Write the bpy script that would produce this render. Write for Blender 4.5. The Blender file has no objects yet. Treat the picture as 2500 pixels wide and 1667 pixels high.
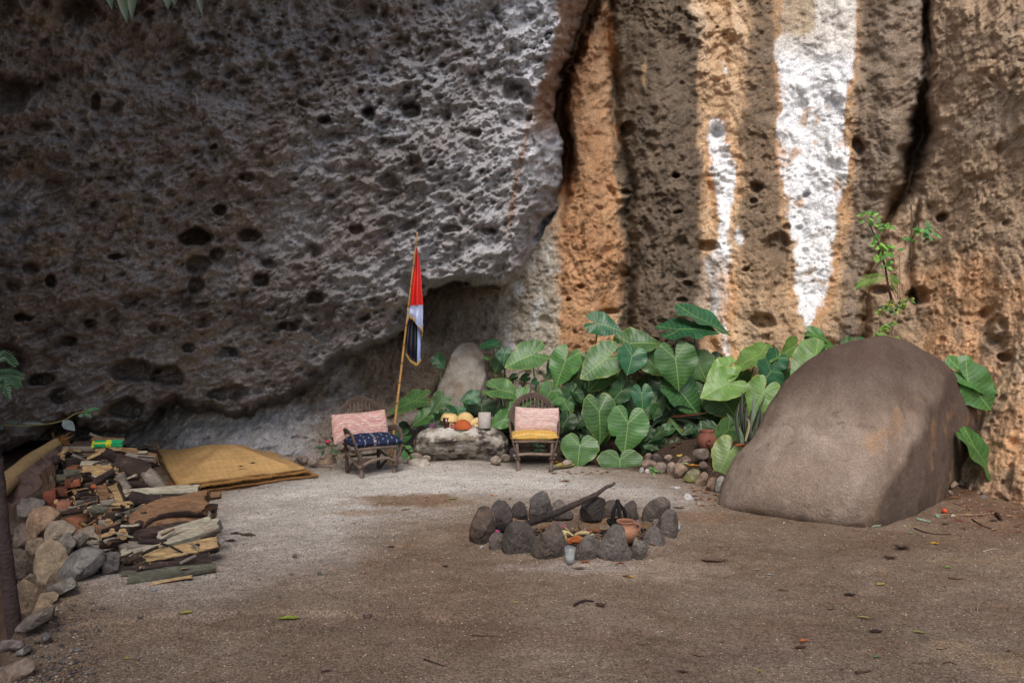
# a rocky grotto with a fire ring, rustic chairs, a firewood pile and elephant-ear plants
SUNAZ, SUNEL, SUNS, SUNANG, SKYS, EXPO = 180, 50, 1.9, 28, 0.145, 0.35
CLIFF_STEP = 2.8
import bpy, math, random
import numpy as np
R = random.Random(7)
F = 1666.667; CX, CY = 1250.0, 833.5; CAMZ = 1.6
SC = bpy.context.scene; COL = SC.collection

def P(u, v, Y):
    """point of the place seen in direction (u, v) at Y metres in front of the viewpoint"""
    return np.array([(u-CX)/F*Y, Y, CAMZ-(v-CY)/F*Y])
def G(u, v, z=0.0):
    """point on the level z below direction (u, v)"""
    Y = (CAMZ-z)*F/(v-CY)
    return P(u, v, Y)
def lin(r, g, b):
    f = lambda c: (c/255/12.92) if c <= 10.3 else ((c/255+.055)/1.055)**2.4
    return np.array([f(r), f(g), f(b)])

# ---------------------------------------------------------------- noise
_P1, _P2, _P3 = np.uint32(73856093), np.uint32(19349663), np.uint32(83492791)
def _mixh(n):
    n = n ^ (n >> np.uint32(15)); n = n*np.uint32(0x2c1b3c6d); n = n ^ (n >> np.uint32(12)); n = n*np.uint32(0x297a2d39); return n ^ (n >> np.uint32(15))
_TA = np.random.RandomState(1).normal(size=(4096, 3)); _TA = (_TA/np.linalg.norm(_TA, axis=1)[:, None]).astype(np.float32)
def vnoise(p, s=0):
    """smooth gradient noise, about -1..1"""
    p = np.asarray(p, dtype=np.float32)
    fl_ = np.floor(p); i = fl_.astype(np.int32).astype(np.uint32); f = p-fl_
    w = f*f*f*(f*(f*6-15)+10)
    one = np.uint32(1); X_ = (i[:, 0]*_P1, (i[:, 0]+one)*_P1); Y_ = (i[:, 1]*_P2, (i[:, 1]+one)*_P2); Z_ = (i[:, 2]*_P3, (i[:, 2]+one)*_P3); sd_ = np.uint32((s*2654435+12345) & 0xffffffff)
    out = 0
    for dx in (0, 1):
        wx = w[:, 0] if dx else 1-w[:, 0]; fx = f[:, 0]-dx
        for dy in (0, 1):
            wy = wx*(w[:, 1] if dy else 1-w[:, 1]); fy = f[:, 1]-dy; xy = X_[dx] ^ Y_[dy] ^ sd_
            for dz in (0, 1):
                g = _TA[_mixh(xy ^ Z_[dz]) & np.uint32(4095)]
                out = out+wy*(w[:, 2] if dz else 1-w[:, 2])*(g[:, 0]*fx+g[:, 1]*fy+g[:, 2]*(f[:, 2]-dz))
    return out*1.5
def fbm(p, o=4, s=0, g=.5, ridged=False, lac=2.03):
    a = 1.0; t = 0; n = 0
    p = np.asarray(p, dtype=np.float32)
    for k in range(o):
        v = vnoise(p*lac**k+k*17.3, s+k)
        if ridged: v = 1-2*np.abs(v)
        t = t+a*v; n += a; a *= g
    return t/n
def cells(p, s=0):
    """distance to the nearest cell point, the second nearest, and that cell's random number"""
    p = np.asarray(p, dtype=np.float32)
    fl_ = np.floor(p); i = fl_.astype(np.int32).astype(np.uint32); f = p-fl_; m = np.uint32(1023)
    d1 = np.full(len(p), 9., np.float32); d2 = d1.copy(); rr = np.zeros(len(p), np.uint32); sd_ = np.uint32((s*2654435+777) & 0xffffffff)
    for dx in (-1, 0, 1):
        hx = (i[:, 0]+np.uint32(dx & 0xffffffff))*_P1
        for dy in (-1, 0, 1):
            hy = hx ^ ((i[:, 1]+np.uint32(dy & 0xffffffff))*_P2)
            for dz in (-1, 0, 1):
                h = _mixh(hy ^ ((i[:, 2]+np.uint32(dz & 0xffffffff))*_P3) ^ sd_)
                d = (dx+(h & m)*np.float32(1/1023)-f[:, 0])**2+(dy+((h >> np.uint32(10)) & m)*np.float32(1/1023)-f[:, 1])**2+(dz+((h >> np.uint32(20)) & m)*np.float32(1/1023)-f[:, 2])**2
                c = d < d1
                d2 = np.where(c, d1, np.minimum(d2, d)); d1 = np.where(c, d, d1); rr = np.where(c, h, rr)
    return np.sqrt(d1), np.sqrt(d2), (_mixh(rr) & np.uint32(0xffff))*np.float32(1/65535)
def ss(a, b, x):
    t = np.clip((x-a)/(b-a), 0, 1); return t*t*(3-2*t)
def mix(a, b, t):
    t = np.asarray(t)
    if np.ndim(a) and np.ndim(t) and (np.ndim(a) > np.ndim(t) or np.ndim(a) == 1): t = t[..., None]
    return a*(1-t)+b*t
def cm(col, c, t):      # colour rows col moved to colour c by t
    c = np.asarray(c); return col*(1-t[:, None])+(c if c.ndim == 2 else c[None, :])*t[:, None]

# ---------------------------------------------------------------- objects
def mk(name, V, faces, mat, parent=None, col=None, smooth=True, uv=None, origin=None, mats=None, fm=None):
    """ONE mesh object; V in world metres, origin moved to the middle of its base"""
    V = np.asarray(V, dtype=np.float64)
    if parent is not None: o0 = np.array(parent.get('_o', (0, 0, 0)))
    elif origin is None: o0 = np.array([(V[:, 0].min()+V[:, 0].max())/2, (V[:, 1].min()+V[:, 1].max())/2, V[:, 2].min()])
    else: o0 = np.array(origin)
    me = bpy.data.meshes.new(name)
    flat = []; starts = []; tot = []
    if isinstance(faces, np.ndarray): faces = [faces]
    n = 0
    if faces and isinstance(faces[0], np.ndarray):
        for fa in faces:
            k = fa.shape[1]; flat.append(fa.ravel()); starts.append(n+np.arange(len(fa))*k); tot.append(np.full(len(fa), k)); n += fa.size
        flat = np.concatenate(flat); starts = np.concatenate(starts); tot = np.concatenate(tot)
    else:
        for fa in faces: starts.append(n); tot.append(len(fa)); n += len(fa); flat.extend(fa)
        flat = np.array(flat)
    me.vertices.add(len(V)); me.vertices.foreach_set('co', (V-o0).astype(np.float32).ravel())
    me.loops.add(len(flat)); me.loops.foreach_set('vertex_index', np.asarray(flat, dtype=np.int32))
    me.polygons.add(len(starts)); me.polygons.foreach_set('loop_start', np.asarray(starts, dtype=np.int32))
    me.polygons.foreach_set('loop_total', np.asarray(tot, dtype=np.int32))
    if smooth: me.polygons.foreach_set('use_smooth', np.ones(len(starts), dtype=bool))
    for m in (mats or [mat]): me.materials.append(m)
    if fm is not None: me.polygons.foreach_set('material_index', np.asarray(fm, dtype=np.int32))
    me.update(calc_edges=True)
    if col is not None:
        a = me.color_attributes.new('Col', 'FLOAT_COLOR', 'POINT')
        c = np.ones((len(V), 4), np.float32); c[:, :3] = col; a.data.foreach_set('color', c.ravel())
    if uv is not None:
        l = me.uv_layers.new(name='UVMap'); l.data.foreach_set('uv', np.asarray(uv, np.float32)[flat].ravel())
    ob = bpy.data.objects.new(name, me); COL.objects.link(ob)
    if parent is not None: ob.parent = parent
    else: ob.location = o0
    ob['_o'] = [float(x) for x in o0]
    return ob
def tag(o, label=None, cat=None, group=None, kind=None):
    if label: o['label'] = label
    if cat: o['category'] = cat
    if group: o['group'] = group
    if kind: o['kind'] = kind
    return o
def thing(name, label, cat, loc, group=None):
    o = bpy.data.objects.new(name, None); COL.objects.link(o); o.location = [float(x) for x in loc]
    o.empty_display_size = .1; o['_o'] = [float(x) for x in loc]
    return tag(o, label, cat, group)
def gridfaces(nr, nc, closed=False, base=0):
    r = np.arange(nr-1)[:, None]; c = np.arange(nc if closed else nc-1)[None, :]
    c1 = (c+1) % nc
    return (np.stack([r*nc+c, r*nc+c1, (r+1)*nc+c1, (r+1)*nc+c], -1).reshape(-1, 4)+base)
class MB:
    """collects pieces of one mesh"""
    def __init__(s): s.V = []; s.Q = []; s.T = []; s.C = []; s.U = []; s.n = 0
    def add(s, V, Q=None, T=None, col=None, uv=None):
        V = np.asarray(V, float)
        s.V.append(V)
        if Q is not None and len(Q): s.Q.append(np.asarray(Q)+s.n)
        if T is not None and len(T): s.T.append(np.asarray(T)+s.n)
        s.C.append(np.ones((len(V), 3))*(np.array([.5, .5, .5]) if col is None else np.asarray(col)))
        s.U.append(np.zeros((len(V), 2)) if uv is None else uv)
        s.n += len(V)
    def build(s, name, mat, parent=None, smooth=True, **k):
        f = []
        if s.Q: f.append(np.concatenate(s.Q))
        if s.T: f.append(np.concatenate(s.T))
        return mk(name, np.concatenate(s.V), f, mat, parent, col=np.concatenate(s.C), smooth=smooth, uv=np.concatenate(s.U), **k)
def resample(pts, n):
    """smooth (Catmull-Rom) curve through pts, n samples"""
    p = np.asarray(pts, float)
    if len(p) == 2: return p[0]+(p[1]-p[0])*np.linspace(0, 1, n)[:, None]
    q = np.vstack([2*p[0]-p[1], p, 2*p[-1]-p[-2]])
    t = np.linspace(0, len(p)-1-1e-6, n); i = t.astype(int); f = (t-i)[:, None]
    a, b, c, d = q[i], q[i+1], q[i+2], q[i+3]
    return .5*((2*b)+(-a+c)*f+(2*a-5*b+4*c-d)*f*f+(-a+3*b-3*c+d)*f**3)
def tube(mb, pts, r, seg=10, n=None, col=None, rough=0.0, seed=0, caps=True):
    pts = np.asarray(pts, float)
    if n is None: n = max(2, (len(pts)-1)*6)
    c = resample(pts, n)
    rr = np.interp(np.linspace(0, 1, n), np.linspace(0, 1, len(np.atleast_1d(r))), np.atleast_1d(r)) if np.ndim(r) else np.full(n, r)
    t = np.gradient(c, axis=0); t /= np.linalg.norm(t, axis=1)[:, None]+1e-9
    up = np.array([0, 0, 1.]) if abs(t[0, 2]) < .9 else np.array([1., 0, 0])
    N = []
    u = np.cross(up, t[0]); u /= np.linalg.norm(u)
    for k in range(n):
        u = u-t[k]*np.dot(u, t[k]); u /= np.linalg.norm(u)+1e-9; N.append(u)
    N = np.array(N); B = np.cross(t, N)
    a = np.linspace(0, 2*np.pi, seg, endpoint=False)
    V = c[:, None, :]+rr[:, None, None]*(np.cos(a)[None, :, None]*N[:, None, :]+np.sin(a)[None, :, None]*B[:, None, :])
    V = V.reshape(-1, 3)
    if rough:
        rm = float(np.mean(rr)); nz = fbm(V/(rm*3)+seed*3.7, 2, seed)
        V = V+(V-np.repeat(c, seg, 0))*(nz*rough)[:, None]*1.6
    Q = gridfaces(n, seg, True); T = []
    if caps:
        V = np.vstack([V, c[0], c[-1]]); m = n*seg
        for k in range(seg):
            T.append([m, (k+1) % seg, k]); T.append([m+1, (n-1)*seg+k, (n-1)*seg+(k+1) % seg])
    if col is not None and np.ndim(col) == 2: pass
    uv = np.zeros((len(V), 2)); uv[:n*seg, 0] = np.tile(np.arange(seg)/seg, n); uv[:n*seg, 1] = np.repeat(np.linspace(0, 1, n), seg)
    mb.add(V, Q, T if caps else None, col, uv)

# ---------------------------------------------------------------- materials
def nt(name):
    m = bpy.data.materials.new(name); m.use_nodes = True
    t = m.node_tree; b = t.nodes['Principled BSDF']
    return m, t, b
def node(t, k, **kw):
    n = t.nodes.new(k)
    for a, v in kw.items():
        if a in n.inputs.keys() if isinstance(a, str) else False: n.inputs[a].default_value = v
        else: setattr(n, a, v)
    return n
def L(t, a, b): t.links.new(a, b)
def ramp(t, src, stops):
    r = t.nodes.new('ShaderNodeValToRGB'); e = r.color_ramp.elements
    while len(e) < len(stops): e.new(.5)
    for k, (p, c) in enumerate(stops): e[k].position = p; e[k].color = (*c, 1) if len(c) == 3 else c
    L(t, src, r.inputs[0]); return r
def mat_col(name, rough=.9, n1=(6, .25), n2=(45, .35), bump=((30, .5, .02),), spec=.25, vor=None, stretch=None, base=None, obj=False, sheen=0):
    """colour attribute (or base) broken up by two noises, with layered bump"""
    m, t, b = nt(name)
    b.inputs['Roughness'].default_value = rough; b.inputs['Specular IOR Level'].default_value = spec
    g = t.nodes.new('ShaderNodeTexCoord' if obj else 'ShaderNodeNewGeometry'); pos = g.outputs['Object' if obj else 'Position']
    if stretch:
        mp = t.nodes.new('ShaderNodeMapping'); mp.inputs['Scale'].default_value = stretch; L(t, pos, mp.inputs[0]); pos = mp.outputs[0]
    if base is None:
        a = t.nodes.new('ShaderNodeVertexColor'); a.layer_name = 'Col'; c = a.outputs[0]
    else:
        a = t.nodes.new('ShaderNodeRGB'); a.outputs[0].default_value = (*base, 1); c = a.outputs[0]
    for sc, am in (n1, n2):
        n = t.nodes.new('ShaderNodeTexNoise'); n.inputs['Scale'].default_value = sc; n.inputs['Detail'].default_value = 6; n.inputs['Roughness'].default_value = .62
        L(t, pos, n.inputs['Vector'])
        mr = t.nodes.new('ShaderNodeMapRange'); mr.inputs[1].default_value = .3; mr.inputs[2].default_value = .7
        mr.inputs[3].default_value = 1-am; mr.inputs[4].default_value = 1+am; L(t, n.outputs[0], mr.inputs[0])
        mu = t.nodes.new('ShaderNodeVectorMath'); mu.operation = 'SCALE'; L(t, c, mu.inputs[0]); L(t, mr.outputs[0], mu.inputs['Scale']); c = mu.outputs[0]
    if vor:
        vn = t.nodes.new('ShaderNodeTexVoronoi'); vn.inputs['Scale'].default_value = vor[0]; L(t, pos, vn.inputs['Vector'])
        sx = t.nodes.new('ShaderNodeSeparateXYZ'); L(t, vn.outputs['Color'], sx.inputs[0])
        mr = t.nodes.new('ShaderNodeMapRange'); mr.inputs[3].default_value = 1-vor[1]; mr.inputs[4].default_value = 1+vor[1]; L(t, sx.outputs[0], mr.inputs[0])
        mu = t.nodes.new('ShaderNodeVectorMath'); mu.operation = 'SCALE'; L(t, c, mu.inputs[0]); L(t, mr.outputs[0], mu.inputs['Scale']); c = mu.outputs[0]
    L(t, c, b.inputs['Base Color'])
    prev = None
    for sc, st, di in bump:
        n = t.nodes.new('ShaderNodeTexNoise'); n.inputs['Scale'].default_value = sc; n.inputs['Detail'].default_value = 5; n.inputs['Roughness'].default_value = .6
        L(t, pos, n.inputs['Vector'])
        bu = t.nodes.new('ShaderNodeBump'); bu.inputs['Strength'].default_value = st; bu.inputs['Distance'].default_value = di
        L(t, n.outputs[0], bu.inputs['Height'])
        if prev: L(t, prev, bu.inputs['Normal'])
        prev = bu.outputs[0]
    if vor and len(vor) > 2:
        bu = t.nodes.new('ShaderNodeBump'); bu.inputs['Strength'].default_value = vor[2]; bu.inputs['Distance'].default_value = vor[3]; bu.invert = True
        L(t, vn.outputs['Distance'], bu.inputs['Height'])
        if prev: L(t, prev, bu.inputs['Normal'])
        prev = bu.outputs[0]
    if prev: L(t, prev, b.inputs['Normal'])
    return m
M = {}
M['cliff'] = mat_col('porous_rock', .95, (5, .22), (40, .35), ((28, .8, .03), (110, .6, .008)), .15)
M['ground'] = mat_col('gravel_and_sand', .97, (2.2, .12), (60, .25), ((4, .3, .03), (160, .5, .004)), .1, vor=(115, .42, .9, .006))
M['rock'] = mat_col('loose_rock', .9, (7, .25), (60, .3), ((25, .6, .015), (120, .5, .004)), .2)
M['boulder'] = mat_col('smooth_boulder', .95, (5, .16), (70, .26), ((9, .5, .04), (60, .9, .012), (200, .8, .004)), .1, vor=(85, .1))
M['wood'] = mat_col('weathered_wood', .85, (9, .25), (50, .3), ((60, .5, .006), (200, .4, .002)), .2)

# ---------------------------------------------------------------- camera and light
cam = bpy.data.cameras.new('camera'); cam.lens = 24; cam.sensor_width = 36; cam.clip_end = 500; cam.clip_start = .05
co = bpy.data.objects.new('camera', cam); COL.objects.link(co); co.location = (0, 0, CAMZ); co.rotation_euler = (math.radians(90), 0, 0)
SC.camera = co
SUN_AZ, SUN_EL = math.radians(SUNAZ), math.radians(SUNEL)     # azimuth from +Y towards +X
w = bpy.data.worlds.new('World'); SC.world = w; w.use_nodes = True
wt = w.node_tree; bg = wt.nodes['Background']
sk = wt.nodes.new('ShaderNodeTexSky'); sk.sky_type = 'NISHITA'; sk.sun_disc = False
sk.sun_elevation = SUN_EL; sk.sun_rotation = SUN_AZ; sk.air_density = 1.0; sk.dust_density = 2.5
wt.links.new(sk.outputs[0], bg.inputs[0]); bg.inputs[1].default_value = SKYS
sl = bpy.data.lights.new('sun', 'SUN'); sl.energy = SUNS; sl.angle = math.radians(SUNANG); sl.color = (1, .95, .88)
so = bpy.data.objects.new('sun', sl); COL.objects.link(so)
d = np.array([math.sin(SUN_AZ)*math.cos(SUN_EL), math.cos(SUN_AZ)*math.cos(SUN_EL), math.sin(SUN_EL)])
from mathutils import Vector
so.rotation_euler = Vector(d).to_track_quat('Z', 'Y').to_euler()
so.location = (d*20).tolist()
SC.view_settings.view_transform = 'Standard'; SC.view_settings.look = 'None'; SC.view_settings.gamma = 1
SC.view_settings.exposure = EXPO
SC.render.engine = 'CYCLES'; SC.cycles.use_denoising = True
SC.cycles.max_bounces = 6; SC.cycles.diffuse_bounces = 4
# ================================================================ THE CLIFF (one continuous rock sheet with an overhang)
def axis(lo, a, b, hi, st, gr=1.18):
    m = list(np.arange(a, b+st, st)); s = st; x = a; L_ = []
    while x > lo: s *= gr; x -= s; L_.append(x)
    s = st; x = m[-1]; H = []
    while x < hi: s *= gr; x += s; H.append(x)
    return np.array(L_[::-1]+m+H)
US = axis(-3600, -30, 2530, 4600, CLIFF_STEP); VS = axis(-1900, -30, 1250, 1900, CLIFF_STEP)
U, V_ = np.meshgrid(US, VS); nr, nc = U.shape
u = U.ravel().astype(np.float32); v = V_.ravel().astype(np.float32)
def table(us, vs, rows):
    T = np.array(rows, float)
    iu = np.interp(u, us, np.arange(len(us))); iv = np.interp(v, vs, np.arange(len(vs)))
    a = np.minimum(iu.astype(int), len(us)-2); b = np.minimum(iv.astype(int), len(vs)-2); fu = iu-a; fv = iv-b
    return T[b, a]*(1-fu)*(1-fv)+T[b, a+1]*fu*(1-fv)+T[b+1, a]*(1-fu)*fv+T[b+1, a+1]*fu*fv
def blur(x, n, k=3):
    x = x.reshape(nr, nc)
    for _ in range(n):
        for ax in (0, 1):
            p = np.pad(x, [(k, k) if i == ax else (0, 0) for i in (0, 1)], mode='edge')
            c = np.cumsum(np.concatenate([np.zeros_like(p[:1] if ax == 0 else p[:, :1]), p], ax), ax)
            w_ = 2*k+1
            x = ((c[w_:]-c[:-w_]) if ax == 0 else (c[:, w_:]-c[:, :-w_]))/w_
    return x.ravel()
# overhanging rock on the left, carried forward out of view to shade that side
YL = table([-3600, -1200, -400, 0, 450, 900, 1250, 1450, 2000],
           [-1900, -1000, -400, 0, 400, 700, 960, 1200],
           [[1.6, 2.4, 3.0, 3.2, 3.5, 4.4, 5.6, 6.5, 7.0],
            [1.7, 2.9, 3.8, 4.2, 4.7, 5.9, 7.0, 7.9, 8.2],
            [1.9, 3.3, 4.5, 5.0, 5.9, 7.0, 8.0, 8.7, 8.8],
            [2.0, 3.7, 5.1, 5.8, 6.8, 7.8, 8.6, 9.1, 9.2],
            [2.1, 4.1, 5.6, 6.4, 7.5, 8.3, 8.9, 9.4, 9.5],
            [2.2, 4.4, 6.1, 7.1, 8.2, 8.9, 9.3, 9.7, 9.8],
            [2.3, 4.8, 6.8, 8.0, 9.2, 9.7, 9.9, 10, 10],
            [2.4, 5.0, 7.2, 8.6, 9.8, 10, 10, 10, 10]])
YR = table([-3600, 0, 380, 450, 800, 1000, 1200, 1380, 1600, 1900, 2240, 2350, 2500, 2900, 4600],
           [-1900, -600, 0, 400, 700, 850, 950, 1040, 1120, 1250, 1900],
           [[9, 12, 12, 12, 12.5, 12.5, 12.8, 12.8, 12.6, 12.2, 11.6, 11, 10, 8.4, 5.4],
            [9, 12, 12, 12, 12.5, 12.5, 12, 11.7, 11.5, 11.2, 10.6, 9.9, 9.0, 7.6, 5],
            [9, 12, 12, 12, 12.5, 12.5, 11.6, 11.2, 11, 10.6, 9.9, 9.2, 8.4, 7.0, 4.6],
            [9, 12, 12, 12, 11.8, 11.0, 10.7, 10.8, 10.7, 10.3, 9.6, 8.9, 8.1, 6.8, 4.4],
            [9, 12, 12, 12, 11.4, 10.6, 10.4, 10.5, 10.5, 10.1, 9.3, 8.6, 7.8, 6.6, 4.3],
            [9, 12, 11.5, 11.2, 10.7, 10.3, 10.3, 10.4, 10.4, 10.0, 9.0, 8.4, 7.6, 6.4, 4.2],
            [9, 11.8, 11.1, 10.8, 10.5, 10.4, 10.3, 10.3, 10.3, 9.8, 8.8, 8.1, 7.35, 6.2, 4.1],
            [9, 11.4, 10.8, 10.1, 9.9, 10.0, 10.2, 10.2, 10.2, 9.6, 8.6, 7.9, 7.1, 6.0, 4.0],
            [9, 11, 10.0, 9.6, 9.3, 9.7, 10.0, 10.1, 10.1, 9.5, 8.4, 7.7, 6.9, 5.9, 3.9],
            [9, 10, 9.7, 9.3, 9.1, 9.5, 9.9, 10.0, 10.0, 9.4, 8.2, 7.5, 6.7, 5.8, 3.9],
            [9, 10, 9.7, 9.3, 9.1, 9.5, 9.9, 10.0, 10.0, 9.4, 8.2, 7.5, 6.7, 5.8, 3.9]])
YL = blur(YL, 2, 9); YR = blur(YR, 2, 7)
EDGE = np.array([(1900, -2600), (1580, -400), (1500, -120), (1440, 0), (1404, 103), (1373, 172), (1362, 258), (1368, 321), (1375, 373), (1371, 459), (1355, 516),
        (1322, 574), (1298, 631), (1266, 682), (1212, 698), (1116, 689), (1046, 714), (1020, 765), (957, 829), (829, 886), (752, 944), (701, 985), (640, 1012), (560, 1020),
        (470, 1005), (430, 975), (395, 990), (330, 1050), (270, 1062), (170, 1030), (60, 1080), (0, 1130), (-500, 1300), (-3700, 1700), (-3700, -2600)], float)
def signed(poly, x, y):
    """distance to the polygon, positive inside"""
    d = np.full(len(x), 1e9, np.float32); ins = np.zeros(len(x), bool)
    for k in range(len(poly)):
        a = poly[k]; b = poly[(k+1) % len(poly)]; e = b-a
        t = np.clip(((x-a[0])*e[0]+(y-a[1])*e[1])/(e@e), 0, 1)
        d = np.minimum(d, np.hypot(x-a[0]-t*e[0], y-a[1]-t*e[1]))
        if a[1] != b[1]:
            c = ((a[1] > y) != (b[1] > y)) & (x < (b[0]-a[0])*(y-a[1])/(b[1]-a[1])+a[0]); ins ^= c
    return np.where(ins, d, -d)
P0 = np.stack([(u-CX)/F*YL, YL, CAMZ-(v-CY)/F*YL], 1)
PR = np.stack([(u-CX)/F*YR, YR, CAMZ-(v-CY)/F*YR], 1)
wu = fbm(P0*1.1, 4, 3)*16+fbm(P0*5, 3, 7)*13; wv = fbm(P0*1.1+31, 4, 5)*18+fbm(P0*5+31, 3, 9)*13
sd = signed(EDGE, u+wu, v+wv)
sd = sd+26*fbm(P0*2.6+3, 4, 37, .6)*ss(640, 720, v)
inside = ss(-4, 4, sd)
# --- relief of the left rock: strata leaning down to the right, lumps and holes
ca, sa = math.cos(math.radians(-28)), math.sin(math.radians(-28))
Q = P0.copy(); qx = P0[:, 0]*ca-P0[:, 2]*sa; qz = P0[:, 0]*sa+P0[:, 2]*ca
Q = np.stack([qx*.55, P0[:, 1]*.8, qz], 1)
w3 = np.stack([fbm(P0*2.2+k*9, 3, 40+k) for k in range(3)], 1)
h = .34*fbm(Q*.55, 3, 11)+.15*fbm(Q*1.9+w3*.3, 3, 12, ridged=True)+.105*fbm(Q*5.5+w3*.6, 4, 14, ridged=True)
h = h+.065*fbm(P0*15, 3, 16, .6)
lz = qz*2.6+qx*.35+w3[:, 0]*1.5+.7*fbm(P0*1.4, 3, 18); st_ = lz-np.floor(lz)      # broken bedding ledges
h = h+.11*(ss(0, .85, st_)-ss(.88, 1, st_))*ss(-.15, .35, fbm(P0*.8+20, 3, 19))
for sc, k_ in ((2.1, .085), (5.0, .06), (11.5, .032)):       # angular blocks with crevices between them
    d1, d2, rr = cells(Q*np.array([.8, 1, 1.3])*sc+w3*1.1, int(sc*31)); h = h+k_*(ss(0, .6, d2-d1)-.6)*(.4+.6*rr)
amp = .45+.75*ss(-.35, .5, fbm(P0*.7+5, 3, 60))
hh = h*1.0
for sc, thr, dep, r0 in ((1.9, .72, .32, .36), (4.2, .55, .16, .42), (9., .34, .095, .46), (19., .35, .045, .5), (34., .4, .02, .5)):
    d1, d2, rr = cells(Q*np.array([1.25, 1, 1.15])*sc+w3*.35, int(sc*10))
    on = (rr > thr)*(.4+.6*(rr-thr)/(1-thr))
    hh = hh-dep*on*ss(r0, r0*.45, d1*(1+.3*fbm(P0*sc*2.2, 2, 36)))*(amp if sc > 3 else 1)
HOLES = [(481, 577, 44, 26, .6), (609, 573, 30, 17, .4), (529, 617, 24, 16, .35), (532, 516, 17, 14, .35), (485, 644, 30, 26, .4), (475, 695, 20, 26, .35), (124, 682, 15, 14, .3),
         (900, 278, 19, 17, .3), (1008, 270, 26, 22, .34), (950, 445, 26, 22, .25), (1250, 220, 26, 30, .35), (1283, 236, 18, 20, .3), (790, 290, 18, 12, .2), (312, 733, 28, 15, .3),
         (223, 791, 16, 12, .3), (166, 832, 26, 14, .3), (772, 727, 22, 18, .3), (523, 354, 12, 9, .2), (281, 628, 22, 10, .25), (408, 918, 46, 26, .6), (319, 905, 60, 28, .6),
         (236, 250, 14, 26, .2), (600, 430, 22, 14, .2), (1160, 330, 14, 12, .2), (1100, 560, 26, 12, .25), (660, 640, 20, 12, .3), (700, 800, 24, 14, .3), (560, 860, 26, 16, .4), (1190, 560, 22, 11, .25),
         (150, 970, 30, 20, .4), (100, 925, 34, 14, .5), (20, 880, 40, 40, .4), (640, 680, 24, 18, .35), (870, 560, 20, 12, .25), (1340, 88, 12, 9, .2), (1150, 800, 1, 1, 0),
         (310, 1000, 50, 26, .7), (560, 960, 60, 20, .45), (75, 660, 22, 15, .2), (380, 800, 20, 12, .25), (455, 850, 18, 12, .3), (50, 770, 20, 12, .3)]
for (hx, hy, rx, ry, dp) in HOLES:
    dd = np.hypot((u+wu*.7-hx)/rx, (v+wv*.7-hy)/ry)
    dd = dd*(1+.38*fbm(P0*6+dp, 3, 33)); hh = hh-dp*.85*ss(1.12, .62, dd)
# soft plates of rock without holes, as at (200, 280)
rimd = np.interp(v, [-400, 0, 98, 172, 275, 356, 436, 600, 690], [90, 80, 52, 50, 62, 82, 95, 60, 40])
right = (u > 1180) & (v < 690)
sd = sd+9*fbm(P0*9, 3, 35)*(sd > -8)*(sd < 60)
back = np.where(u > 900, 1.5*ss(rimd*1.1, 0, sd)**1.4*ss(670, 540, v), 0)+.55*ss(26, 0, sd)
YLf = YL-hh*inside+back
# --- relief of the wall on the right: vertical ribs with grooves
w4 = np.stack([fbm(PR*1.6+k*7, 3, 70+k) for k in range(3)], 1)
uw = u+w4[:, 0]*22+6*fbm(PR*9, 2, 77); vw = v+w4[:, 1]*22
def line(pts):
    pts = np.array(pts, float); return np.interp(v, pts[:, 1], pts[:, 0])
g1 = line([(1520, -900), (1478, 0), (1502, 220), (1512, 330), (1540, 450), (1532, 760), (1540, 900)])
g2 = line([(2250, -900), (2258, 0), (2262, 130), (2252, 250), (2248, 350), (2205, 470), (2150, 560), (2120, 700), (2100, 900)])
g3 = line([(1755, -900), (1755, 0), (1762, 250), (1735, 420), (1720, 700), (1740, 900)])
g4 = line([(2120, -900), (2100, 0), (2090, 200), (2098, 380), (2075, 560), (2050, 760), (2040, 900)])
g5 = line([(2262, -900), (2262, 0), (2260, 260), (2246, 400), (2232, 560), (2226, 700), (2240, 800)])
gr = lambda g, w_, d_: -d_*np.exp(-((uw-g)/w_)**2)
ro = .4+1.1*ss(-.2, .5, fbm(PR*.9+50, 3, 88))
r = .36*fbm(PR*np.array([.9, .9, .45]), 3, 81)+.13*fbm(PR*np.array([2.4, 2.4, 1.2])+w4*.4, 4, 82, ridged=True)*ro+.06*fbm(PR*np.array([6, 6, 4])+w4*.6, 4, 84, ridged=True)*ro+.03*fbm(PR*19, 3, 86, .6)*(.4+.6*ro)
for sc, k_ in ((1.3, .08), (3.9, .05), (9, .03)):
    d1, d2, rr = cells(PR*np.array([1.15, 1, .8])*sc+w4*1.2, int(sc*33)+2); r = r+k_*(ss(0, .6, d2-d1)-.6)*(.35+.65*rr)*(.5+.5*ro)
r = r+gr(g1, 14, .38)+gr(g2, 10+13*ss(200, 330, v)*ss(560, 450, v), .45+1.1*ss(180, 330, v)*ss(600, 500, v)+.6*ss(170, 60, v))+gr(g3, 20, .12)+gr(g4, 16, .1)+gr(g5, 7, .3*ss(420, 600, v)*ss(800, 700, v))
r = r+.25*np.exp(-((uw-1435)/50)**2)+.3*np.exp(-((uw-1620)/75)**2)+.1*np.exp(-((uw-1850)/60)**2)+.38*np.exp(-((uw-2180)/45)**2)*ss(560, 380, v)-.16*np.exp(-((uw-1990)/75)**2)*ss(820, 700, v)
r = r-.2*ss(-20, 20, uw-2255)*ss(600, 400, v)*0
ra = np.where(u > 1880, .8, 1.0)
PRs = PR*np.array([1, 1, 1.25])
for sc, thr, dep, r0 in ((2.1, .8, .16, .3), (4.6, .66, .1, .38), (10., .55, .055, .42), (21., .5, .026, .46)):
    d1, d2, rr = cells(PRs*sc+w4*.3, int(sc*10)+5)
    on = (rr > thr)*(.4+.6*(rr-thr)/(1-thr))*(.35+.65*ss(200, 700, v))
    r = r-dep*on*ss(r0, r0*.35, d1)
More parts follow.
